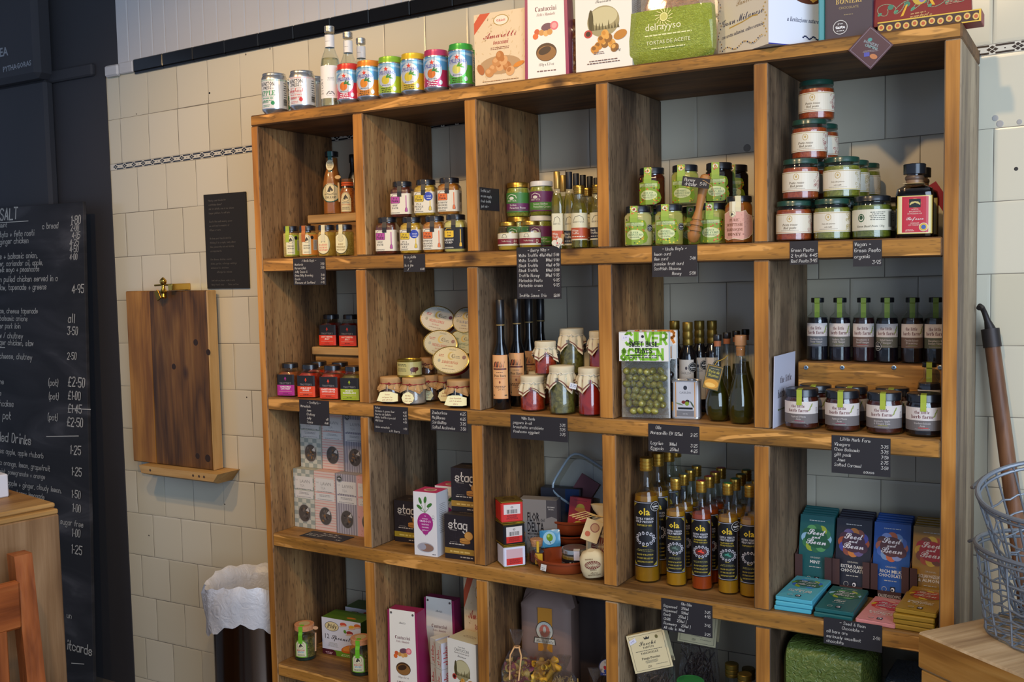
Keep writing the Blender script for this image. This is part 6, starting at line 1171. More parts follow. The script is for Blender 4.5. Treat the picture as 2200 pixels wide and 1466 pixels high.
# cloth-topped jars
OLV = food('4a4416', '7a7030', 90, '948a4a'); ROSSO = food('8a1f0c', 'b03a18', 110, 'c2562a'); PEP = food('8a1408', 'a8240e', 26, rough=.2); ART = food('6a6220', '8f8434', 100, '3f3c16')
gR = 'antipasti jars with printed cloth tops'; xr, rr, hr = size(1145, 62, 804, 887, .03, Z2); rr *= .86; CO, TR = 'd3c5a4', '7a4a3c'
xo, ro, ho = size(1207, 64, 783, 893.5, .02, Z2); ro *= .88
for (x, y, z, r, h, lb, co, rz) in ((X(1145, .062, Z2 + .04), .060, Z2, rr, hr, 'red bruschetta jar with a cloth top on the board, beside the vinegar bottles', ROSSO, 30), (X(1208, .042, Z2 + .04), .042, Z2, ro, ho, 'olive-green vegetable jar with a cloth top and price sticker, in the middle on the board', OLV, 15), (X(1270, .047, Z2 + .04), .044, Z2, rr * .97, ho * .98, 'bright red pepper jar with a cloth top on the board, cut off by the divider', PEP, 35), (X(1158, .16, Z2 + .04), .16, Z2, rr * .9, hr, 'cloth-topped red bruschetta jar in the back of the bottom layer by the bottles', ROSSO, 10), (X(1226, .16, Z2 + .04), .16, Z2, rr * .9, hr, 'cloth-topped jar in the back of the bottom layer, behind the olive-green one', ART, 10), (X(1295, .16, Z2 + .04), .16, Z2, rr * .85, hr, 'cloth-topped red jar in the back of the bottom layer at the divider', PEP, 10)):
    paper_jar_at(x, y, z, r, h, lb, co, CO, TR, rz=rz, tie='d8cfb8', group=gR, name='cloth_top_jar', printed=True)
zt_ = Z2 + hr + .001
for (u, y, r, h, lb, co, rz) in ((1172, .095, rr * .9, hr * .95, 'red bruschetta jar with a cloth top stacked in the upper layer', ROSSO, 40), (1229, .130, ro * .98, ho * .98, 'tall olive-green jar with a cloth top stacked in the upper layer', OLV, 20), (1290, .085, ro * .86, ho * .95, 'red jar with a cloth top stacked in the upper layer at the divider', PEP, 30)):
    paper_jar_at(X(u, y, zt_ + .04), y, zt_, r, h, lb, co, CO, TR, rz=rz, tie='d8cfb8', group=gR, name='cloth_top_jar', printed=True)
mb = MB(); mb.box(-.009, -.0006, -.007, .009, 0, .007, ink('cfcfd2', .4)); c = Cv(); c.H('3·75', 0, -.003, .006, '4a5a8a', 'c'); c.flat(mb, Tm((0, -.0006, 0)))
o = mb.build('price_sticker', None, (X(1231, .0, Z2 + .06), .001, by(1231, 830, .0)[1]), (R(-6), R(12), R(12))); tag(o, 'small white price sticker on the cloth of the olive-green jar', 'sticker')
# olive pouches
OLIV = food('77752a', 'a09a4e', 50, '4a4416', rough=.25)
def pouch(x, y, z, rz, lb, cc, dark):
    t = thing('olive_pouch', lb, 'food pouch', (x, y, z), rz, 'olive pouches with paper headers'); w, h = .118, .142
    mb = MB(); mb.box(-w / 2, .0145, .002, w / 2, .0160, .20, ink('d2d0cc', .5)); mb.build('back_card', t)
    mb = MB(); mb.loft([(.0, w * .49, wide(.02, 6)), (.012, w * .49, wide(.03, 6)), (.03, w * .485, wide(.2, 5)), (.08, w * .48, wide(.24, 5)), (.12, w * .48, wide(.2, 5)), (.155, w * .485, wide(.03, 6))], cello('f4f6f4'), n=40, c1=False); mb.build('clear_pouch', t)
    n = 0
    for j in range(7):
        for i in range(6):
            if (i in (0, 5) and j in (0,)): continue
            r = rnd.uniform(.0094, .0108); mb = MB(); c_ = Vector((-.044 + i * .0165 + .006 * (j % 2) + rnd.uniform(-.002, .002), -.0015 + rnd.uniform(-.0025, .0015), .022 + j * .0158 + rnd.uniform(-.002, .002))); k = rnd.uniform(.82, .95)
            mb.loft([(r * math.sin(a) * 1.1, max(.0004, r * k * math.cos(a))) for a in [-1.5, -1.0, -.5, 0, .5, 1.0, 1.5]], OLIV if not dark else DARK, n=12, T=Tm(c_, (rnd.uniform(0, 3), rnd.uniform(0, 3), 0))); mb.build('olive', t)
    mb = MB(); hw2 = .062; mb.box(-w * .51, -.008, .142, w * .51, -.007, .212, ink('d9d7d0', .5)); mb.box(-w * .51, -.008, .211, w * .51, .0165, .2125, ink('d9d7d0', .5)); mb.box(-w * .51, .0165, .142, w * .51, .0175, .2125, ink('d9d7d0', .5)); c = Cv(); c.H('SILVER', -w * .36, .183, .027, cc, w=w * .82, th=.24, jit=.03, slant=0); c.H('&GREEN', -w * .46, .146, .025, cc, w=w * .94, th=.24, jit=.03, slant=0)
    c.H('SWEET BASIL', 0, .1775, .011, '17171a', 'c', w=w * .6, th=.18, slant=0); c.H('OLIVES', 0, .162, .011, '17171a', 'c', w=w * .34, th=.18, slant=0); c.G(0, .1545, w * .74, .0028, '2a2a2a', 2); c.E(-w * .02, .2015, .0036, .0036, '17171a', 14); c.R(-w * .46, .193, -w * .3, .205, 'd5d3dc'); c.T('3.99', -w * .38, .197, .0042, '5a5a9a', 'i'); c.flat(mb, Tm((0, -.008, 0))); mb.build('header_card', t); return t
pouch(X(1386, .03, Z2 + .1), .027, Z2 + .0005, 12, 'clear pouch of green olives under a green-lettered header card, standing in front', '7cb32a', False); pouch(X(1402, .088, Z2 + .1), .088, Z2 + .0005, 14, 'olive pouch with orange header lettering, mostly hidden behind the green one', 'c8781c', True)
# dark gold-topped oil bottles and tin
db = [(0, .94), (.02, 1), (.60, 1), (.68, .88), (.73, .56), (.77, .50), (.97, .50)]; xb_, rb_, hb_ = size(1478, 42, 660, 862, .14, Z2); gD = 'dark bottles with bronze caps'
bronze = ink('7a6428', .35, .7)
def cas(c, w, h): c.R(-w / 2, 0, w * .38, h, 'cdc4b8'); c.E(-w * .02, h * .80, w * .06, h * .04, '4a4248', 12); c.T('CASILDA', -w * .05, h * .66, h * .055, '6a625c', '', w=w * .56); [c.S([(-w * .3 + i * w * .08, h * .02), (-w * .22 + i * w * .05, h * .2), (-w * .2 + i * w * .02, h * (.3 + .08 * (i % 3)))], .0013, 'b5764c', False) for i in range(6)]; c.L += 1; c.badge(w * .34, h * .82, .0125, '17171a')
for u, y, lb in ((1478, .15, 'dark bronze-capped bottle right behind the silver oil tin'), (1450, .20, 'dark bronze-capped bottle behind the olive pouches'), (1503, .215, 'dark bronze-capped bottle in the second row behind the silver tin'), (1530, .225, 'dark bronze-capped bottle standing apart behind the teardrop oil bottles')): bottle_at(X(u, y, Z2 + .12), y, Z2, rb_ * .92, hb_, lb, db, gm=ink('100e10', .06, 0, .6), capm=bronze, capz=.75, capr=.57, cap_rib=2, lab=cas, lz=(.14, .60), lw=.048, rz=12, group=gD)
def casilda(c, w, h):
    c.R(-w / 2, 0, w / 2, h, 'b4b4b6')
    x = w * .0; c.R(x - .026, 0, x + .026, h, 'c9c9cc'); c.R(x - .0235, 0, x - .0215, h, 'c8872a'); c.R(x + .0215, 0, x + .0235, h, 'c8872a'); c.E(x, h * .82, .0045, .0055, '3a3c42', 12); c.T('CASILDA', x, h * .66, h * .055, '5a5c60', '', w=.032); c.E(x - .004, h * .42, .0048, .0042, '7a2c22', 14); c.E(x + .005, h * .44, .005, .0045, '3a2430', 14); c.E(x + .004, h * .38, .0048, .0052, '8aa02c', 14); c.E(x - .014, h * .37, .010, .0018, '7a8a6a', 12, -.3); c.E(x + .016, h * .36, .0018, .009, '4a5a44', 12, .5); c.R(x - .017, h * .22, x + .017, h * .275, '1d1c1c'); c.R(x - .02, h * .02, x + .02, h * .19, '7d7d80'); c.T('250 ML', x, h * .08, h * .03, 'd9d9da', '', w=.012)
    x = -w * .225; c.R(x - .018, h * .32, x + .018, h * .95, '1d1a1a'); c.R(x - .018, h * .18, x + .018, h * .42, 'd0902a'); c.G(x, h * .36, .026, .0022, '3a2a1a', 4)
xt_, rt2, ht2 = size(1478, 64, 804.5, 898, .075, Z2); tt = thing('oil_tin', 'silver rectangular oil tin with olives printed on it, in front of the dark bottles', 'oil tin', (X(1480, .10, Z2 + .04), .085, Z2 + .0005), 12); kk = rect(1.55, 7); rr_ = rt2 * .60
mb = MB(); mb.loft([(0, rr_ * .99, kk), (.002, rr_ * 1.03, kk), (.004, rr_, kk), (ht2 * .93, rr_, kk), (ht2 * .94, rr_ * 1.04, kk), (ht2 * .96, rr_ * 1.04, kk), (ht2 * .965, rr_ * .96, kk), (ht2 * .95, rr_ * .94, kk)], ink('b4b4b4', .25, .7), n=64); mb.build('tin_body', tt)
mb = MB(); c = Cv(); casilda(c, 2 * (rr_ * 1.55 * 2 + rr_ * 2) * .95, ht2 * .9); c.wrap(mb, kk, rr_, .005, .3, .3, N=96); mb.build('label', tt)
mb = MB(); mb.loft([(ht2 * .95, .010), (ht2 * .985, .010), (ht2 * .99, .012), (ht2 * 1.0, .012), (ht2 * 1.003, .010)], ink('a8a8aa', .3, .6), n=20, T=Tm((.012, 0, 0))); mb.build('spout_cap', tt)
# teardrop decanters
tdp = [(0, .55), (.02, .72), (.08, .93), (.15, 1), (.24, .98), (.34, .80), (.44, .52), (.54, .36), (.64, .29), (.80, .27), (.90, .28)]; xd, rd, hd = size(1540, 58, 714, 905, .07, Z2); gX = 'teardrop oil bottles with small corks'; DOIL = oil('5a5212', .7)
for i, (u, y, lb) in enumerate(((1542, .075, 'teardrop oil bottle with a hanging yellow-brown tag, in front of its twins'), (1562, .155, 'teardrop oil bottle just behind the tagged one'), (1582, .218, 'teardrop oil bottle, third back with a dark stopper'), (1602, .285, 'teardrop oil bottle, farthest back beside the divider'))):
    t = bottle_at(X(u, y, Z2 + .1), y, Z2, rd * .92, hd, lb, tdp, liq=DOIL, fill=.60, cap='1a1512', capz=.93, capr=.33, rz=10, group=gX, cap_name='stopper'); mb = MB(); mb.loft([(hd * .865, rd * .26), (hd * .93, rd * .27)], ink('9a5a34', .6), n=20); mb.build('cork', t)
    if i == 0:
        mb = MB(); mb.box(-.019, -.001, -.038, .019, 0, .02, ink('2e3320', .5)); c = Cv(); c.R(-.0175, -.0365, .0175, .0185, '8a6a24'); c.R(-.0155, -.012, .0155, .0165, '33382a'); c.T('Peña de', 0, .0015, .0068, 'b4a83c', 'B', w=.026); c.T('Martos', 0, -.0075, .0068, 'b4a83c', 'B', w=.024); c.G(0, .011, .02, .0014, 'a8a88a', 1); c.E(0, -.024, .0165, .011, 'c98f2c', 20); c.E(-.002, -.027, .012, .005, 'e0b45a', 16); c.flat(mb, Tm((0, -.001, 0))); mb.build('hang_tag', t, (-.004, -rd * .98, hd * .56), (R(-10), R(13), 0))
        mb = MB(); mb.tube([(-.002, -rd * .9, hd * .66), (.002, -rd * .42, hd * .70), (.008, -rd * .3, hd * .705), (.018, -rd * .4, hd * .73), (.026, -rd * .5, hd * .77)], .0011, ink('b0903a', .5), n=6); mb.build('cord', t)
big = [(0, .66), (.02, .80), (.10, .96), (.18, 1), (.30, .97), (.42, .78), (.54, .54), (.64, .42), (.74, .37), (.80, .36), (.835, .44), (.85, .44), (.86, .40)]
xg, rg_, hg_ = size(1592, 64, 714, 910, .055, Z2); t = bottle_at(X(1592, .058, Z2 + .1), .056, Z2, rg_ * .84, hg_, 'big-bellied dark olive oil bottle with a wide pale cork stopper, beside the divider', big, liq=DOIL, fill=.56, cap='b8865a', capz=.885, capr=.47, rz=0, name='oil_bottle', cap_name='cork_stopper'); mb = MB(); mb.loft([(hg_ * .77, rg_ * .30), (hg_ * .885, rg_ * .31)], ink('a8703c', .6), n=20); mb.build('cork', t)
# herb farm bottles and jars
def herb(lo_, a, b, ln, k=1.0):
    def f(c, w, h):
        c.R(-w / 2, 0, w / 2, h, lo_); c.R(-w / 2, h * .44, w / 2, h, 'cfc4bc'); c.T('the little', -w * .03, h * .73, h * .14, '5e1f26', 'B', w=w * .3 * k); c.T('herb farm', -w * .03, h * .53, h * .15, '5e1f26', 'B', w=w * .46 * k)
        for i in range(4): c.E(w * (.22 + .02 * i) * k, h * (.62 + .08 * i), w * .035 * k, h * .028, '8a9448', 10, .6 + .5 * (i % 2))
        c.T(a, -w * .02, h * .28, h * .085, 'b9b0aa', 'B', w=w * .34 * k); c.T(b, -w * .02, h * .17, h * .085, 'b9b0aa', 'B', w=w * .34 * k); c.R(-w * .1 * k, h * .11, w * .1 * k, h * .13, ln); c.G(-w * .02, h * .06, w * .3 * k, h * .018, 'b9b0aa'); c.G(w * .42, h * .7, w * .08, h * .03, '8a7a74', 6)
    return f
xh, rh, hh_ = size(1804.5, 47, 644, 781.6, .21, 1.387); hp2 = [(0, .96), (.02, 1), (.62, 1), (.70, .93), (.755, .62), (.78, .5), (.92, .46)]; gH = 'vinegar bottles on the riser with yellow-green seals'
for u, lb, co, lo_, a, b in ((1756.5, 'small dark vinegar bottle with a grey label, first on the riser from the divider panel', '14121a', '57585c', 'Blackberries &', 'Thyme Vinegar'), (1804.5, 'small dark vinegar bottle with an olive-grey label, second on the riser', '18101a', '615e54', 'Raspberry, Mint &', 'Chilli Vinegar'), (1855.5, 'reddish vinegar bottle with a brown label and red dash, third on the riser', '2c1214', '6a544a', 'Strawberry &', 'Basil Vinegar'), (1906, 'small dark vinegar bottle with a round black award sticker, fourth on the riser', '120e16', '5e5a4c', 'Mulled Blueberry', 'Vinegar'), (1960, 'brown vinegar bottle with a brown label, fifth on the riser', '24140e', '6a5448', 'Chocolate Balsamic', 'Dressing'), (2010, 'small dark vinegar bottle at the outer post, last on the riser', '161216', '4c5040', 'Raspberry &', 'Rosemary Vinegar')):
    t = bottle_at(X(u, .215, 1.45), .215, 1.3865, rh * .97, hh_, lb, hp2, liq=ink(co, .12), fill=.69, cap='101216', capz=.925, capr=.60, lab=herb(lo_, a, b, 'a83a34' if 'red' in lb else '7a7a44', 1.5), lz=(.23, .60), lw=rh * 2.2, rz=8, group=gH, strap=('8a9a2c', .034, .0115), lab_rough=.6)
    if 'award' in lb: mb = MB(); c = Cv(); c.badge(0, 0, .0115); c.wrap(mb, circ, rh * .99, hh_ * .25, x0=-.022); mb.build('award_sticker', t)
xjj, rjj, hjj = size(1810, 76, 829.6, 925.6, .085, Z2); gJ = 'jam jars with yellow-green seals'; JAM = food('3a140c', '4e1c10', 40, rough=.15); BLK = food('140a0c', '1c0e10', 30, rough=.15)
for u, y, lb, co, a, b, ln in ((1723, .084, 'spiced plum jam jar in front of the white poster card', JAM, 'Spiced Plum', 'Jam', '9a2a4a'), (1810, .082, 'spiced plum jam jar second from the poster card, in the front row', JAM, 'Spiced Plum', 'Jam', '9a2a4a'), (1900, .080, 'rhubarb, apple and ginger jam jar with a yellow dash, in the front row', JAM, 'Rhubarb, Apple', '& Ginger Jam', 'a8a02c'), (1987, .078, 'strawberry balsamic jam jar with a bright red dash, beside the outer post', BLK, 'Strawberry Balsamic', 'Jam', 'd8352c'), (1752, .150, 'jam jar in the back row nearest the poster card', JAM, 'Spiced Plum', 'Jam', '9a2a4a'), (1829, .150, 'jam jar in the back row, second from the poster card', JAM, 'Spiced Plum', 'Jam', '9a2a4a'), (1917, .150, 'jam jar in the back row, between the ginger jam and the small bottle', JAM, 'Rhubarb, Apple', '& Ginger Jam', 'a8a02c')):
    if y > .1: y = .133
    else: y = .052
    jar_at(X(u, y, Z2 + .04), y, Z2, rjj * .93, hjj, lb, co, lid='121216', lid_w=.98, lid_h=.017, sh=.010, fill=.80, lab=herb('675f5c', a, b, ln), lz=(.16, .70), lw=rjj * 2.5, rz=5, group=gJ, strap=('9aa62c', .005, .0115), lab_rough=.6)
bottle_at(X(1996, .135, Z2 + .05), .135, Z2, rh * .97, hh_, 'small dark vinegar bottle standing behind the strawberry balsamic jam', hp2, liq=ink('14101a', .12), fill=.69, cap='101216', capz=.925, capr=.60, lab=herb('57585c', 'Blackberries &', 'Thyme Vinegar', '7a7a44', 1.5), lz=(.23, .60), lw=rh * 2.2, rz=6, strap=('9aa62c', .03, .0115))
# poster card standing against the divider face
pts = []
PX = DV[1][3][1] + .004
for u, v in ((1662.5, 762), (1721, 745), (1664.6, 916.6)):
    d = ray(u, v); p = CAM + d * ((PX - CAM.x) / d.x); pts.append((p.y, p.z))
ph = pts[0][1] - Z2 - .004; pw = .155; mb = MB(); mb.box(0, 0, 0, .0012, pw, ph, ink('c9c8d4', .5)); c = Cv(); c.T('the little', pw * .56, ph * .60, ph * .10, '2e2430', 'B', w=pw * .56); c.T('herb farm', pw * .54, ph * .40, ph * .12, '2e2430', 'B', w=pw * .72); c.G(pw * .4, ph * .22, pw * .4, .0045, '5a6a3a'); c.flat(mb, Tm((.0012, 0, 0), (0, 0, pi / 2)))
tag(mb.build('poster_card', None, (PX, .010, Z2 + .0004), (0, R(1.2), R(-2))), 'white card with dark red words standing against the divider face beside the jam jars', 'poster')
# ================================================================== third row of compartments
def tea(base, pat, strp, badge=False):
    def f(c, w, h):
        c.R(-w / 2, 0, w / 2, h, base)
        if pat == 'check':
            for j in range(14):
                for i in range(5):
                    if (i + j) % 2: c.R(-w / 2 + i * w / 5, j * h / 14, -w / 2 + (i + 1) * w / 5, (j + 1) * h / 14, strp); c.L -= 1
        elif pat == 'h': [c.R(-w / 2, j * h / 22, w / 2, j * h / 22 + h * .012, strp) or setattr(c, 'L', c.L - 1) for j in range(22)]
        elif pat == 'v': [c.R(-w / 2 + i * w / 9, 0, -w / 2 + i * w / 9 + w * .05, h, strp) or setattr(c, 'L', c.L - 1) for i in range(9)]
        else: [c.E(rnd.uniform(-.48, .48) * w, rnd.uniform(0, 1) * h, .002, .0016, strp, 8) or setattr(c, 'L', c.L - 1) for i in range(80)]
        c.L += 1; P = 'cbc6be'; c.R(-w * .44, h * .66, w * .44, h * .88, P); c.R(-w * .44, h * .51, w * .44, h * .635, P); c.T('THE', -w * .35, h * .80, h * .022, 'a09a96', '', w=w * .14); c.T('LAWN', w * .06, h * .77, h * .055, '8a8682', '', w=w * .62); c.T('TEA', -w * .08, h * .70, h * .042, 'a5a09c', '', w=w * .3); c.G(0, h * .66, w * .7, h * .012, '7d7a7a'); c.G(0, h * .60, w * .55, h * .012, '8d8a88', 2); c.G(0, h * .525, w * .7, h * .012, '8d8a88')
        c.E(-w * .0, h * .25, w * .30, h * .155, '8f8a86', 28); c.E(0, h * .25, w * .28, h * .145, '4d4742', 28); [c.E(rnd.uniform(-.16, .16) * w, h * rnd.uniform(.16, .34), w * .06, h * .018, rnd.choice(['3a3430', '665c54', '7a5a3a', '57504a']), 8, rnd.uniform(0, 3)) for i in range(16)]; c.P([(w * .06, h * .30), (w * .24, h * .28), (w * .2, h * .36)], 'b5b0aa')
        if badge: c.badge(-w * .30, h * .92, .0105, '17171a')
    return f
def tsolid(cl): return lambda c, w, h: c.R(-w / 2 if w else 0, 0, w / 2, h, cl)
gTea = 'pale tea boxes with round windows'; kinds_ = [('b9b6a6', 'check', '8f948a', False, 'grey checked'), ('c9b5a8', 'h', 'c98f84', False, 'pink striped'), ('a59fa2', 'v', '837d84', True, 'grey pinstriped'), ('c99a94', 'dot', 'b8847f', False, 'rose pink')]
tw = .0835; th2 = (1129 - 1010) * mpp(.1, .095, .9) * 1.07
for i, (x, y) in enumerate(((.073, .094), (.1595, .092), (.246, .090), (.3295, .088))):
    bs, pt, st, bd, nm = kinds_[i]; carton('tea_box', '%s tea box with a round window, in the lower front row of tea boxes' % nm, 'tea box', (x, y, Z3 + .0004), 0, tw, .085, th2, bs, tea(bs, pt, st, bd), lambda c, w, h, bs=bs, st=st: (c.R(0, 0, w, h, bs), [c.R(0, j * h / 14, w, j * h / 14 + h / 28, st) for j in range(14)]), lambda c, w, h, bs=bs, st=st: (c.R(-w / 2, 0, w / 2, h, bs), [c.R(-w / 2, j * h / 8, w / 2, j * h / 8 + h / 16, st) for j in range(8)]), group=gTea)
for i, (x, y) in enumerate(((.079, .124), (.168, .124), (.257, .122), (.338, .122))):
    bs, pt, st, bd, nm = kinds_[i]; carton('tea_box', '%s tea box with a round window, in the upper back row of tea boxes' % nm, 'tea box', (x, y, Z3 + th2 + .0012), 0, tw, .085, th2, bs, tea(bs, pt, st, bd), lambda c, w, h, bs=bs: c.R(0, 0, w, h, bs), None, group=gTea)
# oatcake boxes
def stag(big=False):
    def f(c, w, h):
        c.R(-w / 2, 0, w / 2, h, '211a1d'); [c.S([(rnd.uniform(-.5, .5) * w, rnd.uniform(.2, 1) * h) for _ in (0, 1, 2)], .0004, '3a3034') for i in range(9)]; c.R(-w / 2, h * .12, w / 2, h * .25, '9a7426' if not big else '97801f'); c.G(0, h * .155, w * .66, h * .045, 'c9a75a' if not big else 'c9b55a'); c.G(w * .2, h * .05, w * .4, h * .03, 'a89a8a')
        c.H('stag', -w * .36, h * .70, h * .20, 'd6cdc2', w=w * .58, th=.13, jit=.02, slant=.05); c.G(-w * .2, h * .655, w * .24, h * .014, '9a928a'); c.G(-w * .1, h * .335, w * .5, h * .028, 'b9b0a4'); c.G(-w * .2, h * .385, w * .24, h * .014, '8a827a')
        cx = w * .22; [c.E(cx - w * .06, h * (.40 + .022 * i), w * .17, h * .035, ['8a5a20', 'b57c34'][i % 2], 18) for i in range(4)]; c.E(cx + w * .06, h * .56, w * .14, h * .10, '8a5a20', 20); c.E(cx + w * .06, h * .56, w * .125, h * .088, 'c08a42', 20)
    return f
darktop = lambda c, w, h: (c.R(-w / 2, 0, w / 2, h, '2c2422'), c.S([(-w * .4, h * .1), (w * .4, h * .12), (w * .42, h * .9)], .0008, '6a5434'), c.G(0, h * .45, w * .4, .003, '8a7a6a'))
darkside = lambda c, w, h: (c.R(0, 0, w, h, '1d1719'), c.R(0, h * .12, w, h * .25, '6a5020'))
gO = 'black oatcake boxes'; sw, sh_ = .098, .122
carton('oatcake_box', 'black oatcake box on the board, half behind the white beetroot cracker box', 'biscuit box', (.4655 + .003, .098, Z3 + .0004), 3, .098, .07, .122, '1d1719', stag(True), darkside, darktop, group=gO, left=darkside)
carton('oatcake_box', 'black oatcake box at the bottom of the stack beside the divider', 'biscuit box', (.6985, .022, Z3 + .0004), 3, sw, .07, sh_, '1d1719', stag(), darkside, darktop, group=gO, left=darkside)
carton('oatcake_box', 'black oatcake box on top of the stack beside the divider', 'biscuit box', (.699, .060, Z3 + sh_ + .001), 5, sw, .07, sh_, '1d1719', stag(), darkside, darktop, group=gO, left=darkside)
def crad(c, w, h):
    c.R(-w / 2, 0, w / 2, h, 'd9d6d4'); cx = 0
    for a, b, rt in ((-.2, .86, 1.9), (.02, .88, 1.4), (-.24, .76, 2.6), (.2, .80, .6)): c.E(cx + a * w, h * b, h * .055, h * .026, '3c6f2c', 16, rt); c.S([(cx + a * w * .9, h * (b - .04)), (cx, h * .68)], .0014, '5a7a3a')
    c.P([(cx + w * .34 * math.sin(q) * (1 if math.cos(q) > 0 else 1), h * .52 + h * .155 * math.cos(q) - (h * .03 if abs(q - pi) < .4 else 0)) for q in [2 * pi * i / 28 for i in range(28)]], 'a02a7a'); c.P([(cx - w * .06, h * .39), (cx + w * .06, h * .39), (cx + w * .01, h * .31)], 'a02a7a')
    for i, (t, s_, k) in enumerate((('THE', .1, .5), ('CULINARY', .3, .6), ('CRADOC\'S', .52, 1.1), ('VEGETABLE', .42, .7), ('CRACKERS', .38, .7), ('BEETROOT', .34, .6))): c.T(t, cx, h * (.62 - .045 * i), h * .026 * k, 'ead5e4', 'b', w=w * s_)
    [c.S([(w * .36 + .004 * math.cos(q), h * (.62 - .04 * j) + .005 * math.sin(q)) for q in (0, 1, 2, 3, 4, 5)], .0005, '6a6668', False) for j in range(2)]; c.L += 1
    c.E(cx, h * .135, w * .36, h * .075, 'a8a4a8', 24); c.E(cx + w * .03, h * .13, w * .31, h * .062, '8a6a5a', 24); c.E(cx - w * .14, h * .14, w * .16, h * .05, '9a98a2', 18); c.G(w * .36, h * .03, w * .14, h * .014, '5a5658')
ctop = lambda c, w, h: (c.R(-w / 2, 0, w / 2, h, 'c23a68'), c.E(0, h * .5, w * .26, w * .22, 'd9b9a4', 20), c.E(0, h * .5, w * .2, w * .16, 'a8786a', 18))
hc_ = (1193 - 1062) * mpp(.59, .01, .9) * 1.06
for x, y, lb in ((.592, .010, 'white cracker box with a purple beetroot and pink top, in front of the oatcake boxes'), (.604, .098, 'second white cracker box, only its pink top showing behind the first')):
    carton('cracker_box', lb, 'biscuit box', (x, y, Z3 + .0004), 4, .074, .064, hc_, 'd9d6d4', crad, lambda c, w, h: (c.R(0, 0, w, h, 'd3d0d0'), c.G(w / 2, h * .8, w * .6, .0022, '8a888a', 16, 2.4)), ctop, group='beetroot cracker boxes')
# paprika tins
def lady(base, lbl):
    def f(c, w, h):
        c.R(-w * .5, 0, w * .5, h, base); c.R(-w * .44, h * .05, w * .44, h * .93, 'e8dccd'); c.R(-w * .43, h * .06, w * .43, h * .92, 'cfa9b4'); c.R(-w * .43, h * .06, w * .43, h * .36, 'cf2a28'); c.T('PIMENTON', 0, h * .80, h * .075, '5a66a8', 'b', w=w * .6)
        c.E(0, h * .53, w * .33, h * .26, 'dcdbe0', 26); c.E(0, h * .53, w * .31, h * .24, '4a78b8', 26); c.P([(-w * .2, h * .36), (-w * .12, h * .47), (w * .12, h * .47), (w * .2, h * .36), (0, h * .30)], '2f4f9a'); c.E(0, h * .60, w * .16, h * .14, '2a1a18', 20); c.E(0, h * .565, w * .10, h * .10, 'd9a08c', 18); c.R(-w * .04, h * .45, w * .04, h * .5, 'd9a08c'); c.P([(-w * .1, h * .62), (w * .1, h * .62), (w * .08, h * .7), (-w * .08, h * .7)], '2a1a18'); c.E(-w * .04, h * .575, w * .012, h * .01, '2a1a18', 8); c.E(w * .04, h * .575, w * .012, h * .01, '2a1a18', 8); c.E(0, h * .525, w * .025, h * .012, 'b8322c', 8); c.T('Rosi-Ana', 0, h * .16, h * .13, 'e8dcd4', 'S', w=w * .76)
    return f
def barc(base, full):
    def f(c, w, h):
        c.R(-w * .5, 0, w * .5, h, base); c.R(-w * .40, h * .05, w * .40, h * .93, 'd9cfc8' if full else 'cfa9ac'); c.R(-w * .40, h * .05, w * .40, h * .40 if full else h * .42, 'cf2d26'); c.G(0, h * .33, w * .6, h * .03, '5a1414', 5, 1.7)
        if full: c.bar(-w * .25, h * .44, w * .25, h * .66, '26221f'); c.E(0, h * .78, w * .06, h * .05, '2c2825', 12); c.E(0, h * .78, w * .035, h * .03, 'd9cfc8', 10)
    return f
tg = .060; th3 = .0585
for i, (u, v0, rz, base, cl, lb) in enumerate(((1089.6, 1226, 48, 'd5d5e4', 'white', 'white paprika tin with a dark-haired lady portrait, bottom of the three stacked tins'), (1083, 0, 52, '17161a', 'black', 'black paprika tin with a portrait of a dark-haired lady, middle of the three stacked tins'), (1080, 0, 46, 'c8281f', 'red', 'red paprika tin with a gold lid, topmost of the three stacked tins'))):
    t = thing('paprika_tin', lb, 'tin', (X(1098, .05, Z3 + .05) - .002 * i, .050, Z3 + .0003 + i * (th3 + .0008)), 0, 'stacked paprika tins', rot=(0, 0, R(rz))); q = tg / 2; mb = MB(); mb.box(-q, -q, .002, q, q, th3 - .003, ink(base, .3), None, .003); c = Cv(); lady(base, 0)(c, tg * .94, th3 - .01); c.flat(mb, Tm((q, 0, .004), (0, 0, pi / 2)), .3); c = Cv(); barc(base, i > 0)(c, tg * .94, th3 - .01); c.flat(mb, Tm((0, -q, .004)), .3); mb.build('tin_body', t)
    mb = MB(); mb.box(-q - .0008, -q - .0008, .0, q + .0008, q + .0008, .003, tinm, None, .001); mb.box(-q - .001, -q - .001, th3 - .004, q + .001, q + .001, th3, tinm, None, .0015); mb.loft([(th3, q * .8), (th3 + .0005, q * .75)], tinm, n=30); mb.loft([(th3 + .0004, q * .55), (th3 + .0007, q * .5)], ink('8a7430', .3, .9), n=30); mb.build('tin_lid', t, rot=(0, 0, 0))
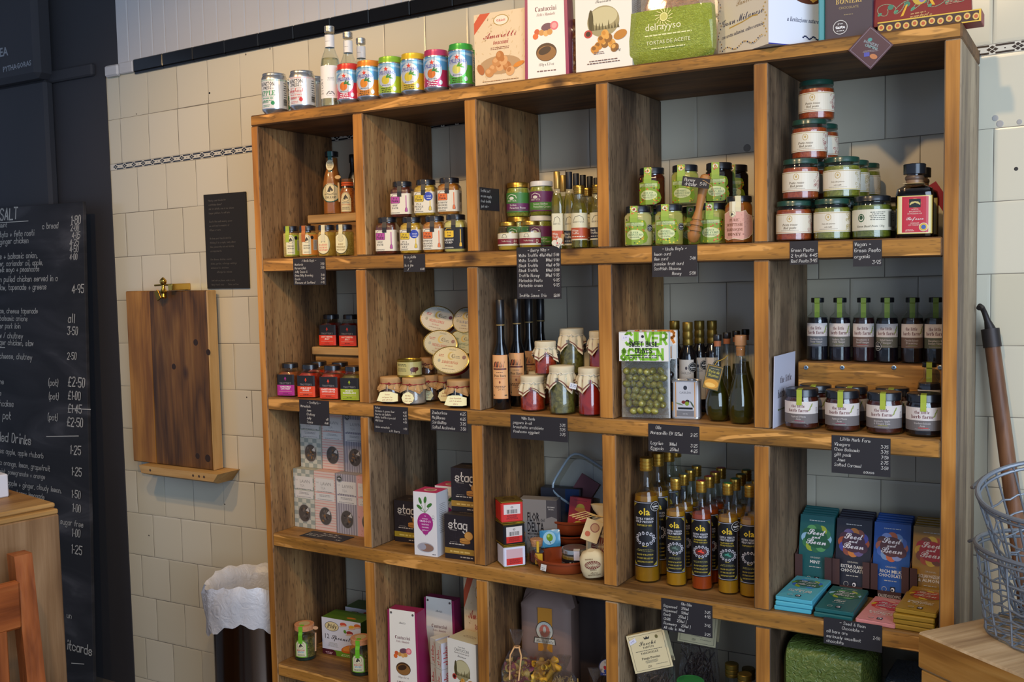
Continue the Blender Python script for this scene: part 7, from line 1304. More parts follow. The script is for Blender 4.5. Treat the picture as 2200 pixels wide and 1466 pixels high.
# salt boxes
def flor(c, w, h): c.R(-w / 2, 0, w / 2, h, '85807c'); c.R(w * .22, h * .72, w * .5, h, '4c484a'); c.P([(w * .22, h * .66), (w * .36, h * .70), (w * .5, h * .66), (w * .5, h * .73), (w * .22, h * .73)], '4c484a'); c.T('ESCAMAS', w * .35, h * .86, h * .022, 'c9c4bc', 'b', w=w * .2); c.T('DE SAL', w * .35, h * .82, h * .022, 'c9c4bc', 'b', w=w * .14); [c.T(t, -w * .28, h * y, h * k, '1d1a1c', 'b', al='l', w=w * s_) for t, y, k, s_ in (('FLOR', .60, .16, .32), ('DELTA', .41, .17, .44), ('MEDITERRANEA', .35, .035, .44))]; c.T('del', w * .12, h * .60, h * .06, '1d1a1c', '', w=w * .1); c.T('NEGRA', -w * .28, h * .21, h * .12, '4a4646', '', al='l', w=w * .36)
carton('salt_box', 'grey sea-salt box with tall black lettering behind the paprika tins', 'salt box', (.862, .165, Z3 + .0004), 14, .108, .045, .152, '85807c', flor, lambda c, w, h: c.R(0, 0, w, h, '6a6668'), group='sea-salt boxes')
carton('salt_box', 'dark grey and blue sea-salt box at the very back near the tiles', 'salt box', (.882, .262, Z3 + .0004), 10, .118, .040, .166, '3a3a42', lambda c, w, h: (c.R(-w / 2, 0, w / 2, h, '3a3a42'), c.R(w * .12, h * .6, w * .46, h, '1f3a66')), None, group='sea-salt boxes')
# terracotta dishes
TERR = ink('8a3d1e', .3, 0, .35)
def dish(x, y, z, r, lb, h=.034):
    mb = MB(); mb.loft([(0, r * .80), (.004, r * .86), (h * .5, r * .94), (h * .80, r * .97), (h * .85, r * 1.01), (h * .97, r * 1.02), (h, r * .99), (h * .9, r * .93), (h * .35, r * .86), (.005, r * .78)], TERR, n=64); o = mb.build('terracotta_dish', None, (x, y, z)); return tag(o, lb, 'dish', 'terracotta dishes')
dx, dy = .985, .086; dish(dx, dy, Z3 + .0004, .079, 'terracotta dish in front holding the cork jar and tapas jar, with a price sticker'); 
for i, lb in enumerate(('terracotta dish at the bottom of the stack behind the filled dish', 'terracotta dish in the middle of the stack behind the filled dish', 'terracotta dish on top of the stack, holding the red tin')): dish(X(1228, .25, Z3 + .05), .25, Z3 + .0004 + .027 * i, .074, lb, .04 if i == 2 else .026)
mb = MB(); mb.box(-.0095, -.0006, -.008, .0095, 0, .008, ink('d0cec8', .4)); c = Cv(); c.G(0, -.002, .012, .0022, '8a8a8c', 2); c.flat(mb, Tm((0, -.0006, 0))); o = mb.build('price_sticker', None, (dx - .022, dy - .0765, Z3 + .018), (R(-14), 0, R(-14))); tag(o, 'tiny white price sticker on the rim of the front terracotta dish', 'sticker')
def corkjar(x, y, z, r, h, lb, co, rib=False, rz=20):
    t = thing('cork_jar', lb, 'jar', (x, y, z), rz, 'small cork-stoppered jars'); mb = MB(); mb.loft([(0, r * .94), (.003, r), (h * .60, r), (h * .68, r * .76), (h * .74, r * .78), (h * .82, r * .8)], CLEAR, n=36, c1=False); mb.build('glass', t); mb = MB(); mb.loft([(.003, r * .9), (h * .44, r * .93)], co, n=30); mb.build('contents', t); mb = MB(); mb.loft([(h * .70, r * .70), (h * .98, r * .84), (h, r * .8)], food('a8744a', 'bd8a60', 200, '7a4a2c', .8), n=28); mb.build('cork', t)
    if rib: mb = MB(); mb.box(r * .15, -r * .99, h * .5, r * .45, -r * .9, h * .98, ink('c9a01f', .5)); mb.box(-r * .05, -r * 1.10, -.002 + h * .03, r * .9, -r * 1.02, h * .46, ink('c49a1c', .5)); mb.build('yellow_label', t)
corkjar(X(1157, .09, Z3 + .04), .080, Z3 + .007, .021, .062, 'small cork-stoppered jar of dark red saffron with a yellow label, in the front dish', food('3a1010', '5a1a14', 240), True); corkjar(X(1126, .15, Z3 + .04), .125, Z3 + .0005, .021, .066, 'small cork-stoppered jar of mixed peppercorns, behind the paprika tins', food('2a2220', '6a4a2a', 200, 'b5803a'))
jx = X(1208, .095, Z3 + .03); t = jar_at(dx + .026, .092, Z3 + .0066, .034, .050, 'low glass jar with a silver lid and a long price sticker, in the front dish', food('7a5a1c', '9a7a2c', 90), lidm=ink('b5b3ab', .22, .85), lid_w=1.0, lid_h=.012, sh=.006, fill=.7, lab=lambda c, w, h: (c.R(-w / 2, 0, w / 2, h, '141214'), c.T('Sofrito', 0, h * .5, h * .28, 'd3d0c8', 'S', w=w * .3), c.G(-w * .3, h * .5, w * .2, h * .08, '8a8884', 3), c.T('Casero', w * .22, h * .4, h * .2, 'd3d0c8', 'S', w=w * .2)), lz=(.06, .5), lw=.13, rz=24)
mb = MB(); mb.box(-.007, -.026, .0502, .009, -.004, .0508, ink('d5cfc8', .4), Tm((.006, -.014, 0))); mb.box(.0, -.0392, .026, .015, -.0386, .0505, ink('d5cfd6', .4)); mb.build('price_sticker', t)
mb = MB(); mb.loft([(0, .027, wide(.06, 5)), (.01, .029, wide(.2, 5)), (.036, .029, wide(.16, 5)), (.046, .028, wide(.05, 5))], ink('4a9fd0', .3, 0, .4), n=28); c = Cv(); c.E(0, .024, .018, .018, '9fd0e8', 22); c.E(.001, .026, .009, .0105, '6f9a24', 18, .3); c.E(-.002, .03, .0035, .004, 'b5d05a', 12); c.S([(0, .016), (.002, .010)], .0016, '1d2a1a'); c.flat(mb, Tm((0, -.0062, 0)), .3); o = mb.build('snack_sachet', None, (X(1178, .135, Z3 + .06), .148, Z3 + .03), (R(-14), R(-8), R(14))); tag(o, 'bright blue sachet with a green olive, propped behind the front dish', 'sachet')
# red tin and clear pack behind
def redtin(c, w, h): c.R(-w / 2, 0, w / 2, h, '9a1f22'); c.R(-w * .47, h * .02, w * .47, h * .98, 'a8222a'); c.E(w * .03, h * .68, w * .2, h * .13, 'b5a82c', 20); c.E(w * .03, h * .62, w * .26, h * .07, 'd0832c', 20); c.T('La Chinata', w * .05, h * .36, h * .12, 'd9c45a', 'S', w=w * .8); c.E(w * .02, h * .12, w * .34, h * .10, 'b5a8a8', 20); c.E(w * .02, h * .2, w * .18, h * .05, 'c9c44a', 16); c.G(0, h * .9, w * .6, h * .02, '5a1014')
carton('spice_tin', 'red tin with yellow lettering standing in the topmost terracotta dish', 'tin', (X(1238, .215, .95), .222, Z3 + .068), 12, .060, .035, .086, '9a1f22', redtin, lambda c, w, h: c.R(0, 0, w, h, '7a181c'), rot=(R(-8), R(5), R(14)))
cp = thing('clear_gift_pack', 'clear rounded plastic tray pack leaning behind the stacked terracotta dishes', 'gift pack', (X(1238, .295, Z3 + .17), .290, Z3 + .118), 0, None, (R(-15), R(30), R(8))); mb = MB(); kk = rect(1.25, 5); T = Tm((0, 0, .062), (pi / 2, 0, 0))
mb.loft([(.0, .058, kk), (.012, .062, kk), (.022, .066, kk)], glass('eef4f6'), n=48, T=T, c1=False); mb.build('clear_tray', cp); mb = MB(); mb.tube([(.068 * kk(q) * math.sin(q), -.022, .062 - .068 * kk(q) * math.cos(q)) for q in [2 * pi * i / 48 for i in range(48)]], .0035, ink('b5c6cf', .12, 0, .5), n=8, closed=True); mb.build('rim', cp); mb = MB(); mb.box(-.03, -.012, .03, .03, -.004, .085, ink('7a3a42', .5)); mb.build('red_card', cp)
# cloth sacks and black bag beside the divider
def sack(c, w, h): c.E(0, h * .52, w * .33, h * .2, '7a3a2c', 24); [c.S([(.004 * math.cos(q), h * .52), (w * .3 * math.cos(q), h * .52 + h * .18 * math.sin(q))], .0012, 'd3bf97', False) for q in [pi * i / 9 for i in range(18)]]; c.L += 1; c.T('BOMBA', -w * .1, h * .78, h * .06, '6a4a34', 'B', w=w * .5); c.T('BOMBA', 0, h * .26, h * .05, '6a4a34', 'B', w=w * .4); c.T('Arroz', 0, h * .13, h * .08, '4a3424', 'S', w=w * .5); c.G(0, h * .06, w * .6, h * .022, '4a3424', 2)
cloth_m = ink('cfba8f', .85)
def cloth_bag(loc, rot, w, h, lb, neck=True):
    t = thing('rice_sack', lb, 'cloth sack', loc, 0, 'cloth rice sacks', rot=rot); k = wide(.6, 3); mb = MB(); mb.loft([(0, w * .42, k), (.006, w * .48, k), (h * .25, w * .52, k), (h * .6, w * .5, k), (h * .76, w * .36, k), (h * .82, w * .15, circ)] + ([(h * .84, w * .13, circ), (h * .92, w * .28, wide(.5, 2)), (h, w * .36, wide(.4, 2))] if neck else []), cloth_m, n=44); c = Cv(); sack(c, w * .9, h * .7); c.wrap(mb, k, w * .505, .008, .85, gap=.0012); mb.build('sack_body', t)
    if neck: mb = MB(); mb.tube([(w * .15 * math.sin(q), -w * .15 * math.cos(q), h * .83) for q in [2 * pi * i / 20 for i in range(20)]], .002, ink('c9a868', .7), n=6, closed=True); [mb.tube([(0, -w * .16, h * .83), (-.02 - .006 * i, -w * .3, h * (.86 + .02 * i)), (-.055 - .008 * i, -w * .4, h * (.80 + .02 * i))], .0012, ink('c9a868', .7), n=5) for i in range(4)]; mb.build('raffia', t); mb = MB(); mb.box(-.022, -.001, -.055, .022, 0, 0, ink('cdb583', .6)); c = Cv(); c.E(.005, -.018, .012, .012, '8a4a34', 18); c.E(.005, -.018, .0095, .0095, 'b58a5c', 18); c.E(-.008, -.038, .007, .007, 'b5562c', 14); c.flat(mb, Tm((0, -.001, 0))); mb.build('hang_tag', t, (-.012, -w * .36, h * .80), (R(-16), R(18), 0))
cloth_bag((1.088, .10, Z3 + .0005), (0, 0, R(16)), .082, .176, 'cream cloth rice sack tied with raffia, cut off by the timber divider'); cloth_bag((1.099, .034, Z3 + .012), (R(14), R(-8), R(22)), .064, .085, 'small cream cloth rice sack lying low in front of the tied one', False)
bg2 = thing('mushroom_bag', 'black and clear bag of dried orange pieces standing tall behind the cloth sack', 'food bag', (1.106, .20, Z3 + .0005), 10); mb = MB(); mb.loft([(0, .026, wide(.7, 5)), (.05, .0275, wide(.9, 5)), (.19, .027, wide(.8, 5)), (.32, .024, wide(.4, 5)), (.36, .024, wide(.1, 5))], ink('121113', .2), n=32); mb.build('black_bag', bg2); mb = MB(); mb.loft([(.20, .021, wide(.3, 4)), (.23, .0235, wide(.6, 4)), (.27, .022, wide(.3, 4))], food('9a5a14', 'c98224', 60, '3a2410'), n=28, T=Tm((-.004, -.014, -.03))); mb.build('dried_pieces', bg2)
# rapeseed oil bottles
olp = [(0, .93), (.015, 1), (.62, 1), (.70, .93), (.76, .60), (.79, .48), (.87, .44), (.93, .44)]
def ola(badge, em, kind, sub):
    def f(c, w, h):
        c.R(-w * .58, 0, w * .5, h, '111014'); 
        for x0, y0, x1, y1 in ((-w * .54, h * .012, w * .46, h * .02), (-w * .54, h * .98, w * .46, h * .988), (w * .45, h * .012, w * .462, h * .988)): c.R(x0, y0, x1, y1, 'b5b5c4')
        for sx, sy in ((1, 0), (1, 1), (-1, 0), (-1, 1)): a, b = (w * .44 if sx > 0 else -w * .52), (h * .03 if sy == 0 else h * .97); q = h * .06 * (1 if sy == 0 else -1); c.P([(a, b), (a - sx * w * .16, b), (a, b + q)], '9a8a2a')
        c.T('ola', -w * .06, h * .80, h * .105, 'd9b82c', 'b', w=w * .62); c.T('EXTRA VIRGIN', -w * .06, h * .725, h * .034, 'cfcdd0', 'B', w=w * .72); c.T('COLD PRESSED', -w * .06, h * .68, h * .034, 'cfcdd0', 'B', w=w * .7); c.T('RAPESEED OIL', -w * .06, h * .63, h * .026, 'c3ac3a', 'B', w=w * .6); 
        if sub: c.T(sub, -w * .06, h * .59, h * .024, 'c3ac3a', 'B', w=w * .66)
        x, y = -w * .02, h * .44; [c.E(x + w * .33 * math.cos(q), y + h * .085 * math.sin(q), w * .07, h * .02, 'b9b7bc', 10, q) for q in [2 * pi * i / 14 for i in range(14)]]; [c.E(x + w * .33 * math.cos(q), y + h * .085 * math.sin(q), w * .035, h * .009, '23222a', 8, q) for q in [2 * pi * i / 14 for i in range(14)]]; c.E(x, y, w * .24, h * .058, em, 22)
        if kind: [c.E(x + a * w, y + b * h, w * .07, h * .014, kind, 10, r) for a, b, r in ((-.07, .01, .3), (.07, -.008, -.4), (0, .015, 1.2))]
        c.G(-w * .04, h * .32, w * .16, h * .013, 'b5a03a'); c.G(-w * .04, h * .27, w * .66, h * .011, '8a8244', 2); [c.T(t, -w * .04, h * yy, h * .024, 'b5a03a', 'B', w=w * .6) for t, yy in (('HAND CRAFTED', .185), ('IN THE HEART OF', .13), ('ABERDEENSHIRE', .075))]
        if badge: c.badge(w * .36, h * .93, .0135, '121114')
    return f
AMB = oil('d99c24', .55); AMR = oil('c8521a', .55); AMD = oil('c48a1e', .55); gOl = 'rapeseed oil bottles with gold caps'; goldc = ink('c39a42', .28, .85)
xo2, ro2, ho2 = size(1454, 50, 1027.5, 1263, .09, Z3); xl, rl2, hl2 = size(1389, 60, 981, 1253.5, .085, Z3)
def ol(x, y, r, h, lb, liq, bd, em, kd, sub, topc): t = bottle_at(x, y, Z3 + .0003, r, h, lb, olp, liq=liq, fill=.70, capm=goldc, capz=.895, capr=.52, cap_rib=3, lab=ola(bd, em, kd, sub), lz=(.13, .66), lw=r * 2.1, rz=18, group=gOl); topc and (lambda m_: (m_.loft([(h + .0001, r * .42), (h + .0004, r * .40)], ink(topc, .4), n=24), m_.build('cap_disc', t)))(MB()); return t
ol(X(1389, .085, Z3 + .1), .088, rl2 * .9, hl2, 'tallest rapeseed oil bottle in front, with a round award sticker, beside the divider panel', AMD, True, '15141a', None, '', None)
for i, (u, y, lb) in enumerate(((1414, .155, 'tall rapeseed oil bottle, second of the tall ones'), (1437, .222, 'tall rapeseed oil bottle, third of the tall ones'), (1452, .288, 'tall rapeseed oil bottle, backmost of the tall ones'))): ol(X(u, y, Z3 + .2), y, rl2 * .86, hl2, lb, AMD, False, '15141a', None, '', None)
rowsO = [(1454, AMB, '33403a', '5a7064', 'INFUSED WITH ROSEMARY', '6a7a72', 'grey-green rosemary emblem', False), (1509, AMR, '5a1a14', 'd8402a', 'INFUSED WITH CHILLI', 'b52a3a', 'red chilli emblem', False), (1566, AMB, '1d3a34', '3f8a74', 'INFUSED WITH BASIL', '2f7a4a', 'green basil emblem', True), (1613, AMB, '15141a', None, '', None, 'plain black label', False)]
for k_, (u, lq, em, kd, sub, tc, nm, bd) in enumerate(rowsO):
    x0 = X(u, .092, Z3 + .08); ol(x0, .088, ro2 * .87, ho2, 'short rapeseed oil bottle with a %s, in the front row' % nm, lq, bd, em, kd, sub, tc)
    for j, wd in enumerate(('second', 'third', 'fourth', 'back')):
        y = .088 + .0565 * (j + 1)
        if y + ro2 > .333: break
        ol(x0 - .004 * j, y, ro2 * .86, ho2, 'short rapeseed oil bottle, %s from the front behind the one with the %s' % (wd, nm), lq, False, em, kd, sub, tc)
# chocolate bars
def seed(base, cols, lines, bot=True, flatb=False):
    def f(c, w, h):
        c.R(-w / 2, 0, w / 2, h, base); cy = h * .68; c.G(0, h * .92, w * .46, h * .012, 'cfc9c0')
        for i in range(12): q = 2 * pi * i / 12; c.E(w * .30 * math.cos(q), cy + h * .13 * math.sin(q), w * .15, w * .15, cols[i % len(cols)], 20)
        c.E(0, cy, w * .33, h * .135, cols[-1], 26)
        for t, dy, k in (('Seed', .045, .085), ('and', -.005, .05), ('Bean', -.085, .085)): c.T(t, 0, cy + dy * h, h * k, '1d1a20' if flatb else 'e6e0e2', 'S', w=w * (.6 if k > .06 else .26)); c.T(t, -.0004, cy + dy * h + .0004, h * k, 'e6e0e2', 'S', w=w * (.6 if k > .06 else .26))
        c.T('ORGANIC', 0, h * .40, h * .022, 'cfc9b8', '', w=w * .3)
        for i, t in enumerate(lines): c.T(t, 0, h * (.33 - .055 * i), h * .042, 'e3ddd3', 'b', w=w * .66)
        c.G(0, h * (.33 - .055 * len(lines)), w * .34, h * .014, 'bdb8ae')
        c.R(w * .0, h * .07, w * .14, h * .15, '1a181c'); c.E(w * .07, h * .11, w * .05, h * .028, 'e6e0e2', 14); c.E(w * .06, h * .105, w * .03, h * .016, '1a181c', 10); c.E(-w * .16, h * .11, w * .07, h * .035, 'bdb8ae', 16); c.E(-w * .16, h * .11, w * .06, h * .029, base, 16)
    return f
FL = {'mint': ('1f5a5a', ['8fb8d0', '3a7a4c', '9aaa34', '2f6a4a', '5a9a5c', '245a3c'], ['MINT'], 'teal mint'), 'dark': ('26242e', ['a8502a', '4a4a9a', '8a4a3a', 'c97a34', '6a5a8a', '4a2c3a'], ['EXTRA DARK', 'CHOCOLATE'], 'near-black extra dark'), 'milk': ('1f4f9a', ['a8604a', '4a6ab8', '7a9ac8', 'c8683a', '8a9ad0', '5a3434'], ['RICH MILK', 'CHOCOLATE'], 'bright blue milk'), 'nut': ('a07a22', ['c9a32a', '8a4a2a', 'b8542a', 'd0b43a', '7a4a2a', 'a82a2c'], ['SICILIAN HAZELNUT', '& ALMOND'], 'golden hazelnut'), 'sea': ('4fa6b8', ['6a9a2c', '3a6ac0', '9ab02c', '4a8a8a', '3a7ac8', '2f5a44'], ['CORNISH SEA', 'SALT & LIME'], 'light blue sea salt'), 'rasp': ('d58a86', ['d0b02c', 'c8342c', 'd8605a', 'e0a08a', 'c83a34', 'c02a2c'], ['RASPBERRY', '& VANILLA'], 'pink raspberry')}
def choc(loc, rz, key, lb, flat=True, rot=None, group=None, w=.083, l=.168, plain=False):
    bs, cl, ln, _ = FL[key]; o = carton('chocolate_bar', lb, 'chocolate bar', loc, rz, w, .0105, l, ink(bs, .32), None if plain else seed(bs, cl, ln, flatb=flat), None, None, group=group, rough=.35, bev=.0022, rot=rot); return o
xs_ = [(1.602, 'mint'), (1.6895, 'dark'), (1.776, 'milk'), (1.8625, 'nut')]; gU = 'upright chocolate bars in display trays'; TR_ = ink('4a2f2c', .7); TRI = ink('8a7a6c', .8)
for x, key in xs_:
    nm = FL[key][3]; yb = .200; tr = thing('display_tray', 'brown card display tray holding the %s chocolate bars' % nm, 'display tray', (x, yb, Z3 + .0004), 0, 'brown card display trays'); h1_, h2_ = .082, .125; d = .092
    mb = MB(); w_ = .0885 / 2; mb.box(-w_, 0, 0, w_, d, .0012, TR_)
    for sx in (-1, 1):
        a = sx * w_; vs = [(a, 0, 0), (a, d, 0), (a, d, h2_), (a, .012, h1_), (a, 0, h1_)]; b2 = [(p[0] - sx * .0012, p[1], p[2]) for p in vs]; mb.add(vs + b2, [(0, 1, 2, 3, 4), (9, 8, 7, 6, 5)] + [(i, (i + 1) % 5, 5 + (i + 1) % 5, 5 + i) for i in range(5)], TR_)
        mb.box(min(a, a - sx * .018), -.0012, 0, max(a, a - sx * .018), 0, h1_, TR_)
    mb.box(-w_, -.0012, 0, w_, 0, .02, TR_); mb.box(-w_, d - .0012, 0, w_, d, h2_, TRI); c = Cv(); c.T('KALEIDOSCOPIC', 0, .005, .0075, 'c9c0b8', 'b', w=.05); c.flat(mb, Tm((0, -.0013, 0))); mb.build('tray', tr)
    for j in range(5): choc((x, yb + .0035 + .0115 * j, Z3 + .004 + .003 * j), 0, key, ('%s chocolate bar upright at the front of its tray' if j == 0 else '%%s chocolate bar upright in its tray, %s from the front' % ['', 'second', 'third', 'fourth', 'fifth'][j]) % nm, False, (R(-12), 0, 0), gU, .081, .172, j > 0)
for key, n, x, y, rz in (('sea', 3, 1.6015, .012, 0), ('mint', 2, 1.6915, .012, 0), ('rasp', 1, 1.779, .012, -3), ('nut', 4, 1.8585, .012, -2)):
    nm = FL[key][3]
    for j in range(n):
        w_ = 'alone' if n == 1 else ['lowest of its flat stack', 'second in its flat stack', 'third in its flat stack', 'on top of its flat stack'][j if j < n - 1 else 3]
        o = carton('chocolate_bar', '%s chocolate bar lying flat in front, %s' % (nm, w_), 'chocolate bar', (x + rnd.uniform(-.002, .002), y + rnd.uniform(-.004, .004), Z3 + .0005 + .0115 * j), 0, .083, .168, .0108, ink(FL[key][0], .32), None, None, (lambda c, w, h, k=key: seed(FL[k][0], FL[k][1], FL[k][2], flatb=True)(c, w * .96, h)) if j == n - 1 else None, group='chocolate bars lying flat in stacks', rough=.35, bev=.0022, rot=(0, 0, R(rz + rnd.uniform(-2, 2))))
# ================================================================== fourth row of compartments
def spicejar(x, y, lb, rz):
    t = thing('spice_jar', lb, 'jar', (x, y, Z4 + .0003), rz, 'cork-topped spice jars with lime green strips'); r, h = .034, .108; mb = MB(); mb.loft([(0, r * .95), (.004, r), (.012, r), (h * .68, r), (h * .76, r * .97), (h * .80, r * .80), (h * .86, r * .80)], CLEAR, n=44, c1=False); mb.build('glass', t); mb = MB(); mb.loft([(.010, r * .94), (h * .62, r * .94)], food('3a3c20', '7a6a34', 170, 'a8845a'), n=40); mb.build('contents', t); mb = MB(); mb.loft([(.001, r * .93), (.009, r * .955)], ink('16302c', .1), n=40); mb.build('glass_base', t)
    mb = MB(); mb.loft([(h * .84, r * .84), (h * .85, r * .90), (h * .99, r * .90), (h, r * .86)], food('b5764a', 'c98d60', 200, '8a5030', .8), n=36); mb.loft([(h * 1.0, r * .5), (h * 1.004, r * .5)], ink('b9a878', .6), n=24); mb.build('cork_lid', t)
    mb = MB(); c = Cv(); w = .040; c.P([(-w / 2, 0), (w / 2, 0), (w / 2, .040), (w * .3, .052), (w * .16, .056), (-w * .16, .056), (-w * .3, .052), (-w / 2, .040)], '5f9a1e'); c.R(-w * .42, .003, w * .42, .038, 'd0cba8'); c.E(0, .038, w * .42, .0145, 'd0cba8'); horse(c, 0, .038, .0125); c.T('MOROCCAN', 0, .0205, .0048, 'c84a5a', 'b', w=w * .6); c.T('SPICES', 0, .0145, .0048, '4a9ac0', 'b', w=w * .5); c.G(0, .009, w * .7, .0016, '6a6450', 2); c.wrap(mb, circ, r, .012); mb.build('label', t); seal(t, r, r * .90, h, h * .84, h * .76, .026, .013, '66b01a')
    mb = MB(); mb.tube([(r * 1.05, -.004, h * .22), (r * 1.12, -.004, h * .75)], .0026, ink('c99a72', .6), n=8); mb.loft([(-.0016, .008), (.0016, .009)], ink('c99a72', .6), rect(.6, 2), n=18, T=Tm((r * 1.13, -.004, h * .9), (pi / 2, R(90), 0))); mb.build('spoon', t)
spicejar(X(655, .075, Z4 + .05), .075, 'cork-topped spice jar with a lime green strip, beside the timber side panel', 20); spicejar(X(776, .066, Z4 + .05), .066, 'cork-topped spice jar with a lime green strip, cut off by the divider', 22)
def pidy(c, w, h):
    c.R(-w / 2, 0, w / 2, h, 'cfcdd2'); c.R(-w / 2, 0, w / 2, h * .15, '5f8a1e'); c.P([(-w / 2, 0), (-w * .14, 0), (-w * .16, h * .11), (-w * .22, h * .15), (-w / 2, h * .15)], '4a1620'); c.G(-w * .33, h * .06, w * .2, h * .02, 'c9a0a8', 2); c.G(w * .16, h * .06, w * .4, h * .02, 'c3d09a', 2)
    c.E(-w * .24, h * .78, w * .18, h * .13, '4a3a24', 22); c.E(-w * .24, h * .78, w * .168, h * .118, 'd8c48f', 22); c.T('Pidy', -w * .24, h * .73, h * .12, '2a1a14', 'I', w=w * .26); c.T('12 Spoonettes', -w * .42, h * .44, h * .13, '3a2e2c', 'S', al='l', w=w * .82); c.E(w * .24, h * .25, w * .26, h * .11, 'c8601c', 22, .25); c.E(w * .24, h * .27, w * .22, h * .075, 'd98a34', 20, .25); c.G(-w * .22, h * .33, w * .3, h * .018, 'a8a49a', 4)
    for x, y, k in ((.06, .88, 'c8503a'), (.28, .84, 'd9a32c'), (.22, .68, '9a3430'), (.42, .9, 'c8642c')): c.E(w * x, h * y, w * .085, h * .055, k, 16); c.E(w * (x - .02), h * (y - .045), w * .09, h * .02, 'd9b08a', 14, .2)
    c.E(w * .1, h * .7, w * .035, h * .05, '5a8a2c', 12, .5)
pt_ = lambda c, w, h: (c.R(-w / 2, 0, w / 2, h, '4a6a1c'), c.E(w * .16, h * .3, w * .12, h * .08, 'c8762c', 14))
carton('spoonette_box', 'white and green box of edible spoons between the two spice jars', 'food box', (.173, .130, Z4 + .0004), 4, .148, .075, .118, 'cfcdd2', pidy, lambda c, w, h: c.R(0, 0, w, h, '2f4a18'), pt_, group='edible spoon boxes'); carton('spoonette_box', 'second green-topped box of edible spoons, behind the first', 'food box', (.178, .238, Z4 + .0004), 4, .148, .075, .118, 'cfcdd2', pidy, None, pt_, group='edible spoon boxes')
gB = 'biscuit packets in the bottom rows'; WC = .40
cookie_pack((.4795, .040, Z4 + .0004), 6, .104, .072, .225, 'white and plum fig biscuit bag in front beside the divider panel, standing low', gB); cookie_pack((.535, .145, Z4 + .0004), 4, .108, .06, .238, 'white and plum fig biscuit bag standing behind the first', gB)
carton('biscuit_box', 'plain bluish-white carton at the very back behind the biscuit bags', 'biscuit box', (.63, .24, Z4 + .0004), 0, .13, .07, .26, 'a3a6b0', None, None, None, group=gB)
def lobo(c, w, h): c.R(-w / 2, 0, w / 2, h, 'c9c1ae'); c.T('el lobo', w * .12, h * .14, w * .4, 'b82a28', 'B', rot=pi / 2, al='l', w=h * .7); c.S([(w * .22 + .006 * math.sin(pi * i / 10), h * (.08 + .08 * i)) for i in range(11)], .0016, 'c03a34'); c.G(-w * .3, h * .5, w * .2, .002, '8a3a34')
def lobos(c, w, h): c.R(0, 0, w, h, 'd0cdd4'); c.T('el lobo', w * .62, h * .12, w * .5, 'b82a38', 'B', rot=pi / 2, al='l', w=h * .72); c.S([(w * .82 + .008 * math.sin(pi * i / 10), h * (.08 + .085 * i)) for i in range(11)], .003, 'a8243a')
for i, (x, y, z, lb) in enumerate(((.571, .060, 0, 'upright nougat bar box below, next to the fig biscuit bag'), (.604, .040, 0, 'upright nougat bar box below, touching the landscape biscuit box'), (.571, .060, 1, 'upright nougat bar box above, next to the fig biscuit bag'), (.604, .040, 1, 'upright nougat bar box above with its red-lettered side showing'))): carton('nougat_bar_box', lb, 'nougat box', (x, y, Z4 + .0004 + z * .0765), -20, .027, .05, .0755, 'c9c1ae', lobo, lobos, group='red-lettered nougat bar boxes')
ttop = lambda c, w, h: (c.R(-w / 2, 0, w / 2, h, 'c3b894'), c.G(0, h * .55, w * .5, .003, '8a7a64', 3), c.P([(-w / 2, 0), (-w * .44, 0), (-w / 2, h * .14)], '6a1f22'), c.P([(w / 2, 0), (w * .44, 0), (w / 2, h * .14)], '6a1f22'))
carton('biscuit_box', 'white chocolate biscuit box with a landscape oval in the low compartment, under the almond box', 'biscuit box', (.694, .022, Z4 + .0004), -8, .104, .075, .178, 'd5cfc2', tuscan, sidetext('b5b0a8', '8a8078'), ttop, group=gB)
carton('biscuit_box', 'cream almond biscuit box standing behind the low landscape box, mostly hidden by the divider', 'biscuit box', (.697, .112, Z4 + .0004), -4, .108, .06, .325, 'd5bd95', amaretti, None, None, group=gB)
# pasta bags
def paperbag(loc, rz, w, d, h, lb, c_, label=None, group=None):
    t = thing('pasta_bag', lb, 'pasta bag', loc, rz, group); m_ = ink(c_, .6); mb = MB(); mb.loft([(0, w * .46, wide(d / w, 7)), (.01, w * .5, wide(d / w, 7)), (h * .5, w * .505, wide(d / w * 1.05, 6)), (h * .82, w * .5, wide(d / w, 7)), (h * .86, w * .52, wide(d / w * .9, 7)), (h * .97, w * .46, wide(d / w * .35, 7)), (h, w * .44, wide(.06, 7))], m_, n=44); mb.build('bag', t)
    if label:
        mb = MB(); c = Cv(); c.R(-w * .13, h * .48, w * .15, h * .86, 'b5761a'); c.E(0, h * .66, w * .17, h * .085, '3a342c', 26); c.E(0, h * .66, w * .16, h * .078, 'b9b4a4', 26); c.E(0, h * .66, w * .10, h * .055, 'b5604c', 20); [c.S([(0, h * .64), (w * .1 * math.cos(q), h * .66 + h * .055 * math.sin(q))], .002, 'b5604c', False) for q in [pi * i / 8 for i in range(9)]]; c.L += 1; c.E(0, h * .67, w * .03, h * .03, 'b9b4a4', 12); c.P([(-w * .22, h * .545), (-w * .12, h * .575), (w * .12, h * .575), (w * .22, h * .545), (w * .2, h * .60), (-w * .2, h * .60)], '3a342c'); c.P([(-w * .20, h * .55), (w * .20, h * .55), (w * .19, h * .592), (-w * .19, h * .592)], 'b9b4a4'); c.T('Rustichella', 0, h * .558, h * .026, '3a342c', 'S', w=w * .34); c.T('Pasta di Semola di Grano Duro', 0, h * .40, h * .032, '9a3a34', 'S', w=w * .74); c.G(0, h * .33, w * .4, h * .014, '4a3a34', 1); c.G(0, h * .27, w * .66, h * .014, '4a3a34'); c.flat(mb, Tm((0, -d / 2 - .0035, 0), (0, 0, 0)), .6); mb.build('printed_label', t)
    return t
